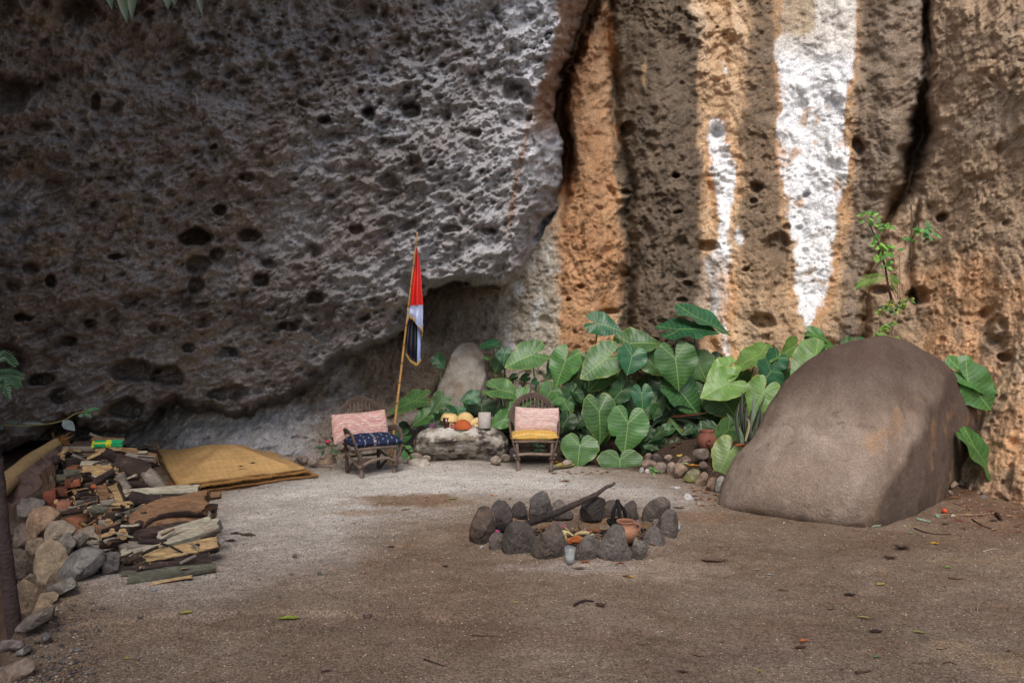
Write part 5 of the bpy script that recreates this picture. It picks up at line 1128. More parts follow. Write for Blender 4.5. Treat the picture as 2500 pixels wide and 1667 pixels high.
pr = [(0, .05), (.06, .045), (.1, .02), (.128, -.01), (.124, -.012), (.095, .01), (.05, .028), (0, .034)]
lat('straw_bowl', 'round straw bowl standing on edge and facing forward', 'bowl', q, pr, np.array([straw_*.8]*3+[straw_*.9, straw_]+[straw_*.95, straw_*1.1, straw_*1.15]), 'straw', (math.radians(80), 0, 0), 'small straw bowls')
q = on(1055, 546); lat('clay_bowl', 'orange clay bowl turned upside down on the table rock', 'bowl', q, [(.126, 0), (.128, .008), (.122, .03), (.1, .075), (.06, .108), (.025, .122), (0, .125)], lin(166, 84, 48), 'clay')
q = on(1440, 370, YT+.05); 
def slabbox(name, label, cat, c, s, rot_, col, mat, tilt, bev=.15, group=None):
    mb = MB(); box(mb, c, s, rot_, col, tilt, bev); return tag(mb.build(name, M[mat], smooth=False), label, cat, group)
mb = MB(); tube(mb, [q-[.09, 0, .03], q-[.02, 0, -.005], q+[.08, 0, .035]], [.03, .055, .05], 4, 10, straw_, .1, 3); tag(mb.build('straw_box', M['straw']), 'tilted square straw box left of the grey candle', 'box')
q = on(1320, 425, YT+.03); mb = MB(); tube(mb, [q-[.05, 0, 0], q+[.05, 0, .01]], [.03, .028], 8, 6, straw_*.85, .2, 4); tag(mb.build('straw_scrap', M['straw']), 'small crumpled straw piece between the round bowl and the square box', 'straw')
q = on(1500, 455, YT+.02); mb = MB(); tube(mb, [q-[.055, 0, .01], q+[.06, 0, .0]], [.035, .03], 6, 6, straw_*.8, .2, 5); tag(mb.build('straw_scrap', M['straw']), 'folded straw piece lying under the tilted square box', 'straw')
q = on(1682, 520); lat('candle', 'thick pale grey pillar candle on the table rock', 'candle', q, [(0, 0), (.083, 0), (.086, .004), (.082, .195), (.078, .2), (.06, .196), (0, .192)], lin(176, 168, 162), 'plain')
q = on(800, 515); mb = MB(); lathe(mb, q, [(0, -.052)]+[(.05*math.sin(a_), -.052*math.cos(a_)) for a_ in np.linspace(.2, 3, 12)]+[(0, .052)], lin(130, 30, 40), 24)
for k in range(70):
    a_, b_ = R.uniform(0, 6.28), R.uniform(-1, 1.2); d_ = np.array([math.cos(a_)*math.cos(b_), math.sin(a_)*math.cos(b_), math.sin(b_)]); tube(mb, [q+d_*.047, q+d_*.054], .0045, 5, 2, lin(226, 206, 206), 0)
tag(mb.build('beaded_ball', M['glossy']), 'dark red ball studded with white beads', 'ball')
for (x_, y_, w_, h_, lb, cl_, nm_) in [(370, 510, 150, 60, 'charred grey lump at the left end of the offerings', (96, 86, 84), 'charred_lump'), (1365, 492, 90, 50, 'small grey lump between the clay bowl and the candle', (140, 140, 140), 'grey_lump'), (1800, 575, 42, 34, 'tiny dark red lump right of the candle', (70, 46, 44), 'dark_lump'),
                            (690, 500, 50, 40, 'purplish lump touching the red glass', (110, 50, 74), 'purple_lump'), (1245, 500, 30, 50, 'small purple lump touching the clay bowl', (110, 62, 86), 'purple_lump')]:
    o_ = [(1040+(x_+w_*math.cos(a_)*R.uniform(.85, 1.1))/11.76, 1000+(y_+h_*math.sin(a_)*R.uniform(.85, 1.1))/11.76) for a_ in np.arange(0, 6.2, .7)]
    tag(rock(nm_, o_, YT, int(x_), col=cl_, col2=tuple(min(255, int(k_*1.25)) for k_ in cl_), col3=tuple(int(k_*.6) for k_ in cl_), M_=30, T_=20, lump=.15, fine=.1), lb, 'lump')
def tuft(name, label, cat, c, n_, ln, col, mat='straw', spread=1., flat=.5, parent=None, r_=.0015):
    mb = MB()
    for k in range(n_):
        a_ = R.uniform(0, 6.28); d_ = np.array([math.cos(a_)*spread, math.sin(a_)*spread, R.uniform(.1, 1)*flat]); l_ = ln*R.uniform(.4, 1)
        p0 = np.array(c)+[R.uniform(-.2, .2)*ln, R.uniform(-.2, .2)*ln, 0]; tube(mb, [p0, p0+d_*l_*.6+[0, 0, .1*l_], p0+d_*l_], [r_, r_, r_*.4], 4, 5, np.array(col)*R.uniform(.6, 1.2), 0)
    return tag(mb.build(name, M[mat]), label, cat)
tuft('dried_bunch', 'dried grey flower bunch at the left end of the table rock', 'dried flowers', on(240, 470, YT+.05), 46, .13, lin(150, 142, 140), 'straw', .9, 1.0)
def blossom(label, c, r_, col, name='blossom', n_=9, cat='flower'):
    mb = MB()
    for k in range(n_):
        a_ = k*6.28/n_+R.uniform(-.3, .3); d_ = np.array([math.cos(a_), math.sin(a_)*.6, R.uniform(-.1, .9)]); d_ /= np.linalg.norm(d_); s_ = np.cross(d_, [0, -1, .3]); s_ /= np.linalg.norm(s_)
        c0 = np.array(c); V = [c0, c0+d_*r_*.6+s_*r_*.35, c0+d_*r_, c0+d_*r_*.6-s_*r_*.35]; mb.add(V+[V[2]+[0, .001, 0]], [[0, 1, 2, 3]], None, np.array(col)*R.uniform(.8, 1.2))
    return tag(mb.build(name, M['plain'], smooth=False), label, cat)
blossom('purple blossom at the left end of the table rock', on(170, 480), .035, lin(170, 70, 140))

# ---- inside the fire ring
def T3(x_, y_, Y): return P(1100+x_/3.794, 1150+y_/3.794, Y)
YP = 5.3; c_ = T3(1622, 618, YP); k3_ = 1/3.794/F*YP
pot = thing('clay_pot', 'small round reddish clay pot with a rim and side handle inside the fire ring', 'pot', c_-[0, 0, .03])
prof = [(0, -.035), (.058, -.033), (.062, -.015), (.082, .01), (.092, .045), (.088, .075), (.07, .1), (.063, .112), (.07, .122), (.075, .130), (.073, .135), (.066, .134), (.058, .12), (.055, .1), (.07, .06), (.06, 0), (0, -.01)]
cp = lin(158, 112, 88); cols = np.array([cp*.35, cp*.35, cp*.4, cp*.85, cp, cp*1.05, cp*.95, cp*.9, cp, cp*.9, cp, cp*.8, cp*.5, cp*.4, cp*.4, cp*.4, cp*.4])
mb = MB(); lathe(mb, c_, [(a*.98, b*1.0) for a, b in prof], cols, 40); mb.build('body', M['clay'], pot)
mb = MB(); tube(mb, [c_+[.066, -.03, .122], c_+[.1, -.035, .112], c_+[.098, -.03, .08], c_+[.082, -.03, .062]], .008, 8, 20, cp*.8, .1); mb.build('handle', M['clay'], pot)
c_ = T3(1545, 478, 5.62)
inc = thing('incense_burner', 'soot-black footed incense burner with three twisted handles joined at the top', 'incense burner', c_-[0, 0, .1])
blk = lin(30, 27, 28)
mb = MB(); lathe(mb, c_, [(0, -.09), (.05, -.09), (.04, -.07), (.03, -.055), (.06, -.03), (.085, .0), (.09, .02), (.082, .022), (.06, 0), (0, -.02)], blk, 26); mb.build('bowl', M['plain'], inc)
ap = T3(1548, 285, 5.62)
for k, b_ in enumerate([T3(1500, 470, 5.60), T3(1572, 465, 5.55), T3(1628, 470, 5.64)]):
    mb = MB()
    pts = resample([b_, (b_*.55+ap*.45)+np.array([(-.012, 0, .014)[k], -.01, .02]), ap], 30); tt = np.linspace(0, 1, 30)
    for ph in (0, 2.1, 4.2):
        o_ = np.stack([.008*np.cos(tt*26+ph), .008*np.sin(tt*26+ph), 0*tt], 1); tube(mb, pts+o_, .0095, 6, 30, blk*R.uniform(.8, 1.3), .05)
    mb.build('handle', M['plain'], inc)
mb = MB(); lathe(mb, ap, [(0, -.03), (.018, -.02), (.021, 0), (.015, .02), (0, .026)], blk, 14); mb.build('knob', M['plain'], inc)
def tumbler(label, c, h_, r0_, r1_, wax=None):
    t = thing('drinking_glass', label, 'glass', c)
    mb = MB(); lathe(mb, c, [(0, 0), (r0_, 0), (r1_, h_), (r1_-.002, h_), (r0_-.002, .006), (0, .006)], (.9, .9, .9), 28); mb.build('cup', M['glass'], t)
    if wax: mb = MB(); lathe(mb, c, [(0, .007), (r0_-.0035, .007), (r0_+(r1_-r0_)*.5-.004, h_*.5), (0, h_*.5)], lin(*wax), 24); mb.build('wax', M['plain'], t)
c_ = G(1100+1105/3.794, 1150+856/3.794); tumbler('clear glass tumbler with whitish wax standing in front of the fire ring', c_+[0, 0, .002], .118, .031, .041, (176, 180, 176))
c_ = G(1100+2112/3.794, 1150+562/3.794); tumbler('small bluish glass half hidden behind the rightmost ring stone', c_+[0, .05, .002], .06, .026, .032, (170, 190, 196))
mb = MB(); tube(mb, [T3(600, 520, 5.55), T3(700, 492, 5.6), T3(960, 392, 5.8), T3(1230, 272, 6.0), T3(1350, 212, 6.08), T3(1440, 148, 6.14), T3(1490, 132, 6.17), T3(1520, 108, 6.2)], [.031, .030, .028, .025, .021, .016, .014, .012], 12, 70, np.vstack([np.repeat(np.linspace(0, 1, 70)[:, None]*(lin(96, 80, 74)-blk)+blk, 12, 0), [blk], [lin(90, 76, 70)]]), .14, 4)
tag(mb.build('charred_stick', M['bark']), 'long charred stick leaning out over the back of the fire ring', 'stick')
mb = MB(); tube(mb, [T3(420, 545, 5.5), T3(520, 530, 5.55), T3(620, 500, 5.6)], [.034, .034, .028], 12, 20, blk, .15, 5); tag(mb.build('charred_log', M['bark']), 'short black charred log behind the big rounded ring stone', 'log')
hk = [(1015, 555, 1140, 600, .012, (206, 190, 140), 'pale dry corn husk strip pointing right in the fire ring', 'husk'), (1050, 560, 1070, 640, .012, (196, 176, 120), 'upright pale corn husk in the fire ring', 'husk'), (1035, 505, 1130, 600, .005, (196, 170, 130), 'thin pale straw stalk leaning in the fire ring', 'straw'),
      (1150, 590, 1290, 575, .022, (196, 170, 130), 'pale wood chip lying right of the husks in the fire ring', 'chip'), (1065, 650, 1235, 632, .03, (168, 100, 58), 'larger orange bark strip in the fire ring', 'bark'), (1075, 672, 1225, 655, .02, (150, 84, 46), 'smaller orange bark strip beneath the larger one', 'bark'),
      (1180, 500, 1220, 620, .007, (60, 44, 36), 'thin dark twig standing up in the embers', 'twig'), (1300, 560, 1385, 565, .02, (130, 80, 54), 'brown bark chip right of the pale chip', 'bark'), (1290, 610, 1330, 590, .01, (200, 190, 170), 'small whitish chip near the black embers', 'chip'),
      (1370, 662, 1405, 655, .01, (190, 180, 168), 'tiny white chip beside the front craggy stone', 'chip'), (1275, 590, 1310, 560, .012, (160, 120, 80), 'short tan chip between the bark pieces', 'chip')]
for k, (x0, y0, x1, y1, r_, cl_, lb, nm_) in enumerate(hk):
    Y0 = float(np.interp((y0+y1)/2, [480, 680], [5.8, 5.2])); a_, b_ = T3(x0, y0, Y0), T3(x1, y1, Y0-.03)
    mb = MB(); tube(mb, [a_, (a_+b_)/2+[0, 0, .012], b_], [r_*.6, r_, r_*.5], 6, 10, lin(*cl_), .35, k); tag(mb.build('ember_scrap' if nm_ == 'x' else {'husk': 'corn_husk', 'straw': 'straw_stalk', 'chip': 'wood_chip', 'bark': 'bark_strip', 'twig': 'burnt_twig'}[nm_], M['bark']), lb, {'husk': 'corn husk', 'straw': 'straw', 'chip': 'wood chip', 'bark': 'bark', 'twig': 'twig'}[nm_])
blossom('pink petals on the tip of the triangular ring stone', T3(975, 482, 5.35), .022, lin(196, 50, 130)); blossom('pink petals in the ash behind the husks', T3(1045, 515, 5.6), .02, lin(176, 50, 120)); blossom('pink petals behind the small reddish ring stone', T3(435, 560, 5.38), .02, lin(206, 90, 150))
blossom('pinkish petals near the bark chip in the embers', T3(1290, 550, 5.5), .014, lin(150, 60, 90))
def inring(x, y): return ((np.hypot((x-.50)/.66, (y-5.62)/.52) < 1)).astype(float)
g = scatter('charcoal', 2600, (.004, .018), ((1190, 1630), (1280, 1345)), [(24, 22, 22), (36, 32, 30), (70, 54, 44), (120, 92, 64)], 14, 'pebble', dens=inring); tag(g, 'charcoal crumbs and ash in the fire ring', 'charcoal')
# ---- clay pot in the planting bed
c_ = P(1350+1182/3.135, 720+1120/3.135, 8.35)
cp2 = lin(120, 76, 64); t = thing('clay_jar', 'dark reddish clay jar with a round lug, half hidden among leaves in the bed', 'jar', c_-[0, 0, .12])
mb = MB(); lathe(mb, c_, [(0, -.11), (.07, -.11), (.115, -.05), (.13, .01), (.115, .07), (.085, .1), (.075, .115), (.09, .135), (.082, .14), (.065, .115), (0, .1)], cp2, 36); mb.build('body', M['clay'], t)
mb = MB(); q = c_+[-.02, -.128, .01]; tube(mb, [q+[.022*math.cos(a_), -.006, .03*math.sin(a_)] for a_ in np.linspace(0, 6.28, 14)], .009, 7, 28, cp2*.9, 0); mb.build('lug', M['clay'], t)
# ================================================================ PLANTS
def leafmat():
    m, t, b = nt('elephant_ear_leaf'); N = t.nodes
    uv = N.new('ShaderNodeUVMap'); uv.uv_map = 'UVMap'; s = N.new('ShaderNodeSeparateXYZ'); L(t, uv.outputs[0], s.inputs[0])
    def mth(op, a, b_=None, c=None, clamp=False):
        n = N.new('ShaderNodeMath'); n.operation = op; n.use_clamp = clamp
        for i, x in enumerate((a, b_, c)):
            if x is None: continue
            if isinstance(x, (int, float)): n.inputs[i].default_value = x
            else: L(t, x, n.inputs[i])
        return n.outputs[0]
    x = mth('MULTIPLY_ADD', s.outputs[0], 4, -2); y = mth('MULTIPLY_ADD', s.outputs[1], 4, -2)      # uv = (p+2)/4
    ax = mth('ABSOLUTE', x)
    down = mth('SUBTRACT', 0, y)
    mid = mth('SUBTRACT', 1, mth('DIVIDE', ax, .021), clamp=True)
    mid = mth('MULTIPLY', mid, mth('GREATER_THAN', down, -.01))
    rib = mth('ABSOLUTE', mth('SUBTRACT', mth('MULTIPLY', ax, .80), mth('MULTIPLY', y, .60)))
    rib = mth('MULTIPLY', mth('SUBTRACT', 1, mth('DIVIDE', rib, .016), clamp=True), mth('GREATER_THAN', y, 0))
    cur = mth('ADD', mth('MULTIPLY', ax, .42), mth('MULTIPLY', mth('MULTIPLY', ax, ax), -.75))
    sv = mth('MULTIPLY', mth('SUBTRACT', down, cur), 8.2)
    fr = mth('ABSOLUTE', mth('SUBTRACT', mth('FRACT', sv), .5))
    lat = mth('DIVIDE', mth('SUBTRACT', fr, .43), .07, clamp=True)
    lat = mth('MULTIPLY', lat, mth('SUBTRACT', 1.0, mth('MULTIPLY', ax, .95)))
    lat = mth('MULTIPLY', lat, .62)
    v = mth('MAXIMUM', mth('MAXIMUM', mid, rib), lat)
    vc = N.new('ShaderNodeVertexColor'); vc.layer_name = 'Col'
    g = N.new('ShaderNodeNewGeometry'); n1 = N.new('ShaderNodeTexNoise'); n1.inputs['Scale'].default_value = 9; n1.inputs['Detail'].default_value = 4; L(t, g.outputs['Position'], n1.inputs['Vector'])
    mr = N.new('ShaderNodeMapRange'); mr.inputs[1].default_value = .3; mr.inputs[2].default_value = .7; mr.inputs[3].default_value = .75; mr.inputs[4].default_value = 1.25; L(t, n1.outputs[0], mr.inputs[0])
    sc = N.new('ShaderNodeVectorMath'); sc.operation = 'SCALE'; L(t, vc.outputs[0], sc.inputs[0]); L(t, mr.outputs[0], sc.inputs['Scale'])
    vm = N.new('ShaderNodeMix'); vm.data_type = 'RGBA'; vm.inputs['A'].default_value = (0, 0, 0, 1); L(t, sc.outputs[0], vm.inputs['A']); vm.inputs['B'].default_value = (*lin(176, 204, 118), 1)
    L(t, mth('MULTIPLY', v, .64), vm.inputs['Factor'])
    L(t, vm.outputs['Result'], b.inputs['Base Color']); b.inputs['Roughness'].default_value = .4; b.inputs['Specular IOR Level'].default_value = .5
    bu = N.new('ShaderNodeBump'); bu.inputs['Strength'].default_value = .35; bu.inputs['Distance'].default_value = .006; bu.invert = True; L(t, mth('MAXIMUM', mth('MAXIMUM', mid, rib), mth('MULTIPLY', fr, 1.2)), bu.inputs['Height']); L(t, bu.outputs[0], b.inputs['Normal'])
    tr = N.new('ShaderNodeBsdfTranslucent'); L(t, vm.outputs['Result'], tr.inputs[0]); mx = N.new('ShaderNodeMixShader'); mx.inputs[0].default_value = .28
    L(t, b.outputs[0], mx.inputs[1]); L(t, tr.outputs[0], mx.inputs[2]); L(t, mx.outputs[0], N['Material Output'].inputs[0])
    return m
M['ear'] = leafmat()
def greenmat(name, rough=.5):
    m = mat_col(name, rough, (14, .2), (80, .2), (), .3); t = m.node_tree; b = t.nodes['Principled BSDF']
    tr = t.nodes.new('ShaderNodeBsdfTranslucent'); vc = t.nodes.new('ShaderNodeVertexColor'); vc.layer_name = 'Col'; L(t, vc.outputs[0], tr.inputs[0])
    mx = t.nodes.new('ShaderNodeMixShader'); mx.inputs[0].default_value = .25; L(t, b.outputs[0], mx.inputs[1]); L(t, tr.outputs[0], mx.inputs[2]); L(t, mx.outputs[0], t.nodes['Material Output'].inputs[0]); return m
M['green'] = greenmat('small_leaf'); M['stem'] = mat_col('leaf_stalk', .5, (14, .2), (80, .2), (), .35)
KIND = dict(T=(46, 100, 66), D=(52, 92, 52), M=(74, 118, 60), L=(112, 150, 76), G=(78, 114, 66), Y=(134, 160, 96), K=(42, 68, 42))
AN = np.array([0, 4, 9, 16, 26, 40, 58, 78, 98, 118, 138, 152, 162, 170, 176, 180]); RA = np.array([1.0, .94, .87, .79, .715, .65, .61, .59, .585, .595, .62, .625, .57, .43, .22, .06])
def ear(mb, A, Tp, wpx, Y, kind, rs, flip=1, lean=.2, notch=False):
    """one heart-shaped blade: stalk joint A, tip Tp (both seen directions), seen width wpx"""
    a = P(A[0], A[1], Y); ln2 = math.hypot(Tp[0]-A[0], Tp[1]-A[1]); ln = ln2/F*Y
    tip = P(Tp[0], Tp[1], Y); Tv = tip-a; Tv[1] = -lean*ln; ln3 = np.linalg.norm(Tv)
    full = 1.2*ln3 if wpx is None else None
    pr = np.array([-(Tp[1]-A[1]), 0, -(Tp[0]-A[0])])/ln2          # perpendicular in the seen plane
    pr = np.array([-(Tp[1]-A[1])/ln2, 0, -(Tp[0]-A[0])/ln2])
    ws = (wpx/F*Y) if wpx else 1.18*ln
    true = max(ws, 1.16*max(ln3, .0)) if ws < 1.6*ln3 else ws
    dep = math.sqrt(max(0, true**2-ws**2))
    Wv = (pr*ws+np.array([0, dep, 0])*(1 if pr[2] > 0 else -1)*flip)/1.18
    n = np.cross(Wv, Tv); n /= np.linalg.norm(n)
    if n[1] > 0: n = -n
    M_, K = 72, 13
    th = np.linspace(-np.pi, np.pi, M_, endpoint=False); Rr = np.interp(np.abs(th)*180/np.pi, AN, RA)*(1+.018*np.sin(th*9+rs.uniform(0, 6))+.012*np.sin(th*17))
    if notch: Rr = Rr*(1-.25*np.exp(-((th-notch)/.07)**2))
    r = np.linspace(0, 1, K)[1:]
    x = (r[:, None]*Rr*np.sin(th)).ravel(); y = (-r[:, None]*Rr*np.cos(th)).ravel(); x = np.append(x, 0); y = np.append(y, 0)
    d = -y; th_all = np.append(np.tile(th, K-1), 0); r_all = np.append(np.repeat(r, M_), 0)
    cup = rs.uniform(.04, .26)
    h = cup*np.abs(x)**1.3-.16*rs.uniform(.5, 1.3)*np.clip(d, 0, None)**2-.10*np.clip(y, 0, None)*1.0+.03*np.sin(d*9+np.abs(x)*5+rs.uniform(0, 6))*np.abs(x)*2+.12*rs.uniform(-1, 1)*x*np.clip(d+.3, 0, 1)+.02*np.sin(th_all*7+rs.uniform(0, 6))*r_all**3
    V = a+x[:, None]*Wv+d[:, None]*Tv-0*n+(h*ln3)[:, None]*n*-1*-1
    Q_ = gridfaces(K-1, M_, True); T_ = [[len(V)-1, (k+1) % M_, k] for k in range(M_)]
    q = np.stack([x*2, y*2, x*0+rs.uniform(0, 50)], 1)
    c = np.ones((len(V), 3))*lin(*KIND[kind])*rs.uniform(.72, 1.1)
    c = cm(c, c[0]*1.5+lin(30, 30, 10), ss(0, .5, fbm(q*1.2, 3, 5))*.4)
    edge = np.append(np.repeat(r, M_), 0)
    if kind in 'YGL': c = cm(c, lin(170, 170, 80), ss(.8 if kind == 'Y' else .93, 1, edge)*.6*ss(-.4, .2, fbm(q*1.5, 2, 7))); 
    c = cm(c, lin(160, 150, 70), ss(.42, .55, fbm(q*4, 3, 9))*.5)
    mb.add(V, Q_, T_, c, np.stack([(x+2)/4, (y+2)/4], 1)); return a, n
# (stalk joint, tip, seen width, Y, kind) in the frames of c4 / c2 / c0 / c5
def J(f, *r): return [(tuple(f([(a, b)])[0]), tuple(f([(c, d)])[0]), (w_/s_ if w_ else None), Y, k, *e) for (a, b, c, d, w_, s_, Y, k, *e) in r]
S4, S2, S0, S5 = 3.135, 3.36, 6.533, 1.845
LV = []
LV += J(c4, (348, 218, 528, 268, 190, S4, 9.5, 'T'), (970, 262, 1268, 240, 150, S4, 9.3, 'T'), (1095, 170, 1372, 290, 150, S4, 9.5, 'T'), (600, 370, 832, 350, 200, S4, 9.55, 'G'),
 (97, 505, 12, 705, 235, S4, 9.45, 'M'), (410, 487, 198, 630, 260, S4, 9.3, 'G'), (605, 468, 566, 614, 235, S4, 9.15, 'T'), (938, 487, 962, 724, 335, S4, 9.05, 'M'), (1112, 520, 1175, 668, 250, S4, 9.4, 'G'),
 (1338, 678, 1112, 776, 240, S4, 9.0, 'L'), (1585, 455, 1352, 548, 150, S4, 9.35, 'L'), (1330, 560, 1160, 640, 150, S4, 9.2, 'L'), (1716, 488, 1640, 585, 200, S4, 9.2, 'T'), (1668, 585, 1602, 664, 260, S4, 9.05, 'T'),
 (1843, 395, 1738, 465, 170, S4, 9.4, 'L'), (2010, 470, 1793, 634, 210, S4, 8.9, 'L'), (1610, 742, 1497, 928, 240, S4, 8.75, 'L'), (1280, 783, 1400, 935, 300, S4, 9.15, 'G'), (966, 730, 1132, 928, 280, S4, 9.15, 'D'),
 (522, 735, 430, 840, 175, S4, 9.3, 'D'), (680, 757, 686, 897, 170, S4, 8.95, 'T'), (353, 890, 370, 1137, 280, S4, 8.95, 'G'), (575, 980, 540, 1213, 325, S4, 8.75, 'M'), (205, 1158, 185, 1322, 300, S4, 8.7, 'G'),
 (512, 1258, 512, 1392, 352, S4, 8.65, 'G'), (745, 1090, 672, 1216, 150, S4, 8.9, 'D'), (1342, 1030, 1228, 1128, 190, S4, 8.3, 'G'), (1347, 1207, 1232, 1395, 215, S4, 7.9, 'Y'), (795, 880, 770, 962, 105, S4, 9.3, 'D'),
 (245, 760, 150, 880, 260, S4, 9.7, 'K'), (30, 790, -30, 838, 110, S4, 9.2, 'M'), (150, 690, 120, 730, 60, S4, 9.5, 'L'), (1450, 600, 1400, 680, 160, S4, 9.5, 'G'), (740, 500, 830, 620, 190, S4, 9.5, 'G'),
 (870, 1178, 960, 1215, 60, S4, 8.8, 'D'), (560, 650, 480, 720, 200, S4, 9.7, 'K'), (420, 640, 380, 740, 160, S4, 9.7, 'K'), (1250, 480, 1320, 520, 90, S4, 9.6, 'K'), (1780, 590, 1740, 660, 110, S4, 9.3, 'D'),
 (2000, 300, 2110, 350, 110, S4, 9.2, 'M'), (1960, 345, 1925, 395, 90, S4, 9.3, 'T'), (1080, 640, 1130, 760, 200, S4, 9.6, 'K'), (640, 850, 560, 960, 200, S4, 9.6, 'K'), (100, 960, 60, 1060, 180, S4, 9.4, 'K'), (300, 1080, 330, 1180, 200, S4, 9.4, 'K'),
 (1060, 420, 1000, 470, 150, S4, 9.6, 'K'), (880, 640, 840, 760, 200, S4, 9.65, 'K'), (1500, 780, 1440, 860, 130, S4, 9.3, 'K'), (1690, 690, 1740, 790, 120, S4, 9.2, 'D'), (60, 880, 120, 980, 160, S4, 9.55, 'K'), (190, 620, 110, 690, 130, S4, 9.6, 'D'))
LV += J(c2, (880, 262, 660, 345, 150, S2, 9.35, 'G'), (1108, 250, 1046, 336, 165, S2, 9.25, 'G'), (968, 392, 864, 462, 125, S2, 9.15, 'M'), (1170, 350, 1240, 402, 110, S2, 9.2, 'T'), (1240, 328, 1238, 372, 130, S2, 9.3, 'T'),
 (1362, 232, 1250, 256, 118, S2, 9.3, 'T'), (1575, 172, 1785, 205, 150, S2, 9.3, 'G'), (1430, 300, 1440, 400, 220, S2, 9.5, 'K'), (1772, 240, 1642, 342, 160, S2, 9.15, 'M'), (2000, 185, 1930, 280, 200, S2, 9.3, 'G'),
 (1620, 410, 1496, 470, 150, S2, 9.2, 'M'), (770, 560, 640, 625, 120, S2, 9.35, 'D'), (780, 500, 860, 545, 150, S2, 9.5, 'K'), (1460, 190, 1470, 230, 60, S2, 9.5, 'M'), (2180, 200, 2110, 300, 200, S2, 9.4, 'D'), (2140, 400, 2090, 480, 140, S2, 9.2, 'K'),
 (1700, 440, 1660, 520, 120, S2, 9.35, 'K'), (2160, 640, 2120, 740, 160, S2, 9.1, 'K'), (1890, 640, 1850, 700, 130, S2, 9.4, 'K'), (1560, 330, 1540, 400, 120, S2, 9.5, 'D'))
LV += J(c0, (1060, 665, 812, 700, 150, S0, 9.7, 'T'), (1255, 800, 1235, 1000, 270, S0, 9.65, 'T'), (1688, 830, 1240, 985, 440, S0, 9.55, 'G'), (190, 905, 300, 1050, 230, S0, 9.75, 'T'), (980, 880, 905, 850, 70, S0, 9.7, 'M'), (1160, 960, 1100, 1110, 260, S0, 9.85, 'D'),
 (1400, 1180, 1290, 1230, 110, S0, 9.8, 'D'), (1600, 1180, 1480, 1210, 130, S0, 9.75, 'D'), (1750, 1250, 1680, 1290, 130, S0, 9.6, 'T'))
LV += J(c5, (545, 610, 635, 645, 66, S5, 9.2, 'M'), (690, 618, 640, 636, 50, S5, 9.3, 'M'), (900, 612, 1012, 650, 45, S5, 8.3, 'L', .5), (540, 640, 480, 670, 60, S5, 9.1, 'T'), (750, 604, 800, 612, 18, S5, 8.6, 'T'),
 (1225, 800, 1318, 925, 190, S5, 7.45, 'M', .1), (1215, 765, 1362, 838, 150, S5, 7.55, 'M', .1), (1252, 1090, 1356, 1252, 150, S5, 7.25, 'M', .1), (1215, 1040, 1260, 1120, 60, S5, 7.4, 'D'))
_r = random.Random(77)
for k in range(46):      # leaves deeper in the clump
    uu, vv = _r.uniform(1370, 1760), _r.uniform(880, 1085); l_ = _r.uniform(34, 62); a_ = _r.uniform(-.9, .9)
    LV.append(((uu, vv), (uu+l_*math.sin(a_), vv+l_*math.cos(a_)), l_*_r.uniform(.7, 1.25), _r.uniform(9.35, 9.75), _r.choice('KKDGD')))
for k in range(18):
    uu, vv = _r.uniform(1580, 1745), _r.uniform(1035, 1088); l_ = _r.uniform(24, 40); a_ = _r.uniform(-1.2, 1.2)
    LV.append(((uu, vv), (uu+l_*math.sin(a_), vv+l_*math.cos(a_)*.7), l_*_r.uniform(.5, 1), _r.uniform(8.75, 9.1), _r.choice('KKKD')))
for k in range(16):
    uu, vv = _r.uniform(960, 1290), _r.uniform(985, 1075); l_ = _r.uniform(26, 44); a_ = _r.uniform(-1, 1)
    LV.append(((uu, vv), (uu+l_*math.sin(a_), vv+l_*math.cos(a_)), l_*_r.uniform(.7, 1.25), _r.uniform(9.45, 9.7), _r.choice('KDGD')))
BASES = [(905, 9.3, .22, 'elephant ear plant right behind the flagpole foot'), (1090, 9.65, .4, 'elephant ear plant in front of the pale standing slab'), (1235, 9.9, .45, 'elephant ear plant between the standing slab and the right chair'), (1330, 9.5, .3, 'elephant ear plant immediately behind the right chair'),
         (1430, 9.6, .3, 'elephant ear plant with large drooping leaves right of the right chair'), (1525, 9.4, .25, 'elephant ear plant with the broad grey-green leaf touching the gravel'), (1620, 9.7, .35, 'tallest elephant ear plant, with the two pointed leaves over the dark rock streak'),
         (1720, 9.5, .35, 'elephant ear plant behind the clay jar'), (1800, 9.3, .35, 'light green elephant ear plant just left of the boulder'), (1900, 9.6, .4, 'elephant ear plant rising over the left shoulder of the boulder'), (2010, 9.4, .4, 'small elephant ear leaves peeping over the top left of the boulder'),
         (2175, 8.75, .5, 'elephant ear plant peeping over the top right of the boulder'), (2345, 7.65, .1, 'elephant ear plant standing right of the boulder against the cliff'), (1760, 8.15, .12, 'pale yellow-edged elephant ear plant among the edging stones')]
PL = []
for (bu_, bY, bz_, lb) in BASES:
    q = P(bu_, 1000, bY); q[2] = bz_*.6; PL.append(thing('elephant_ear_plant', lb, 'plant', q, 'elephant ear plants'))
rs = np.random.RandomState(11)
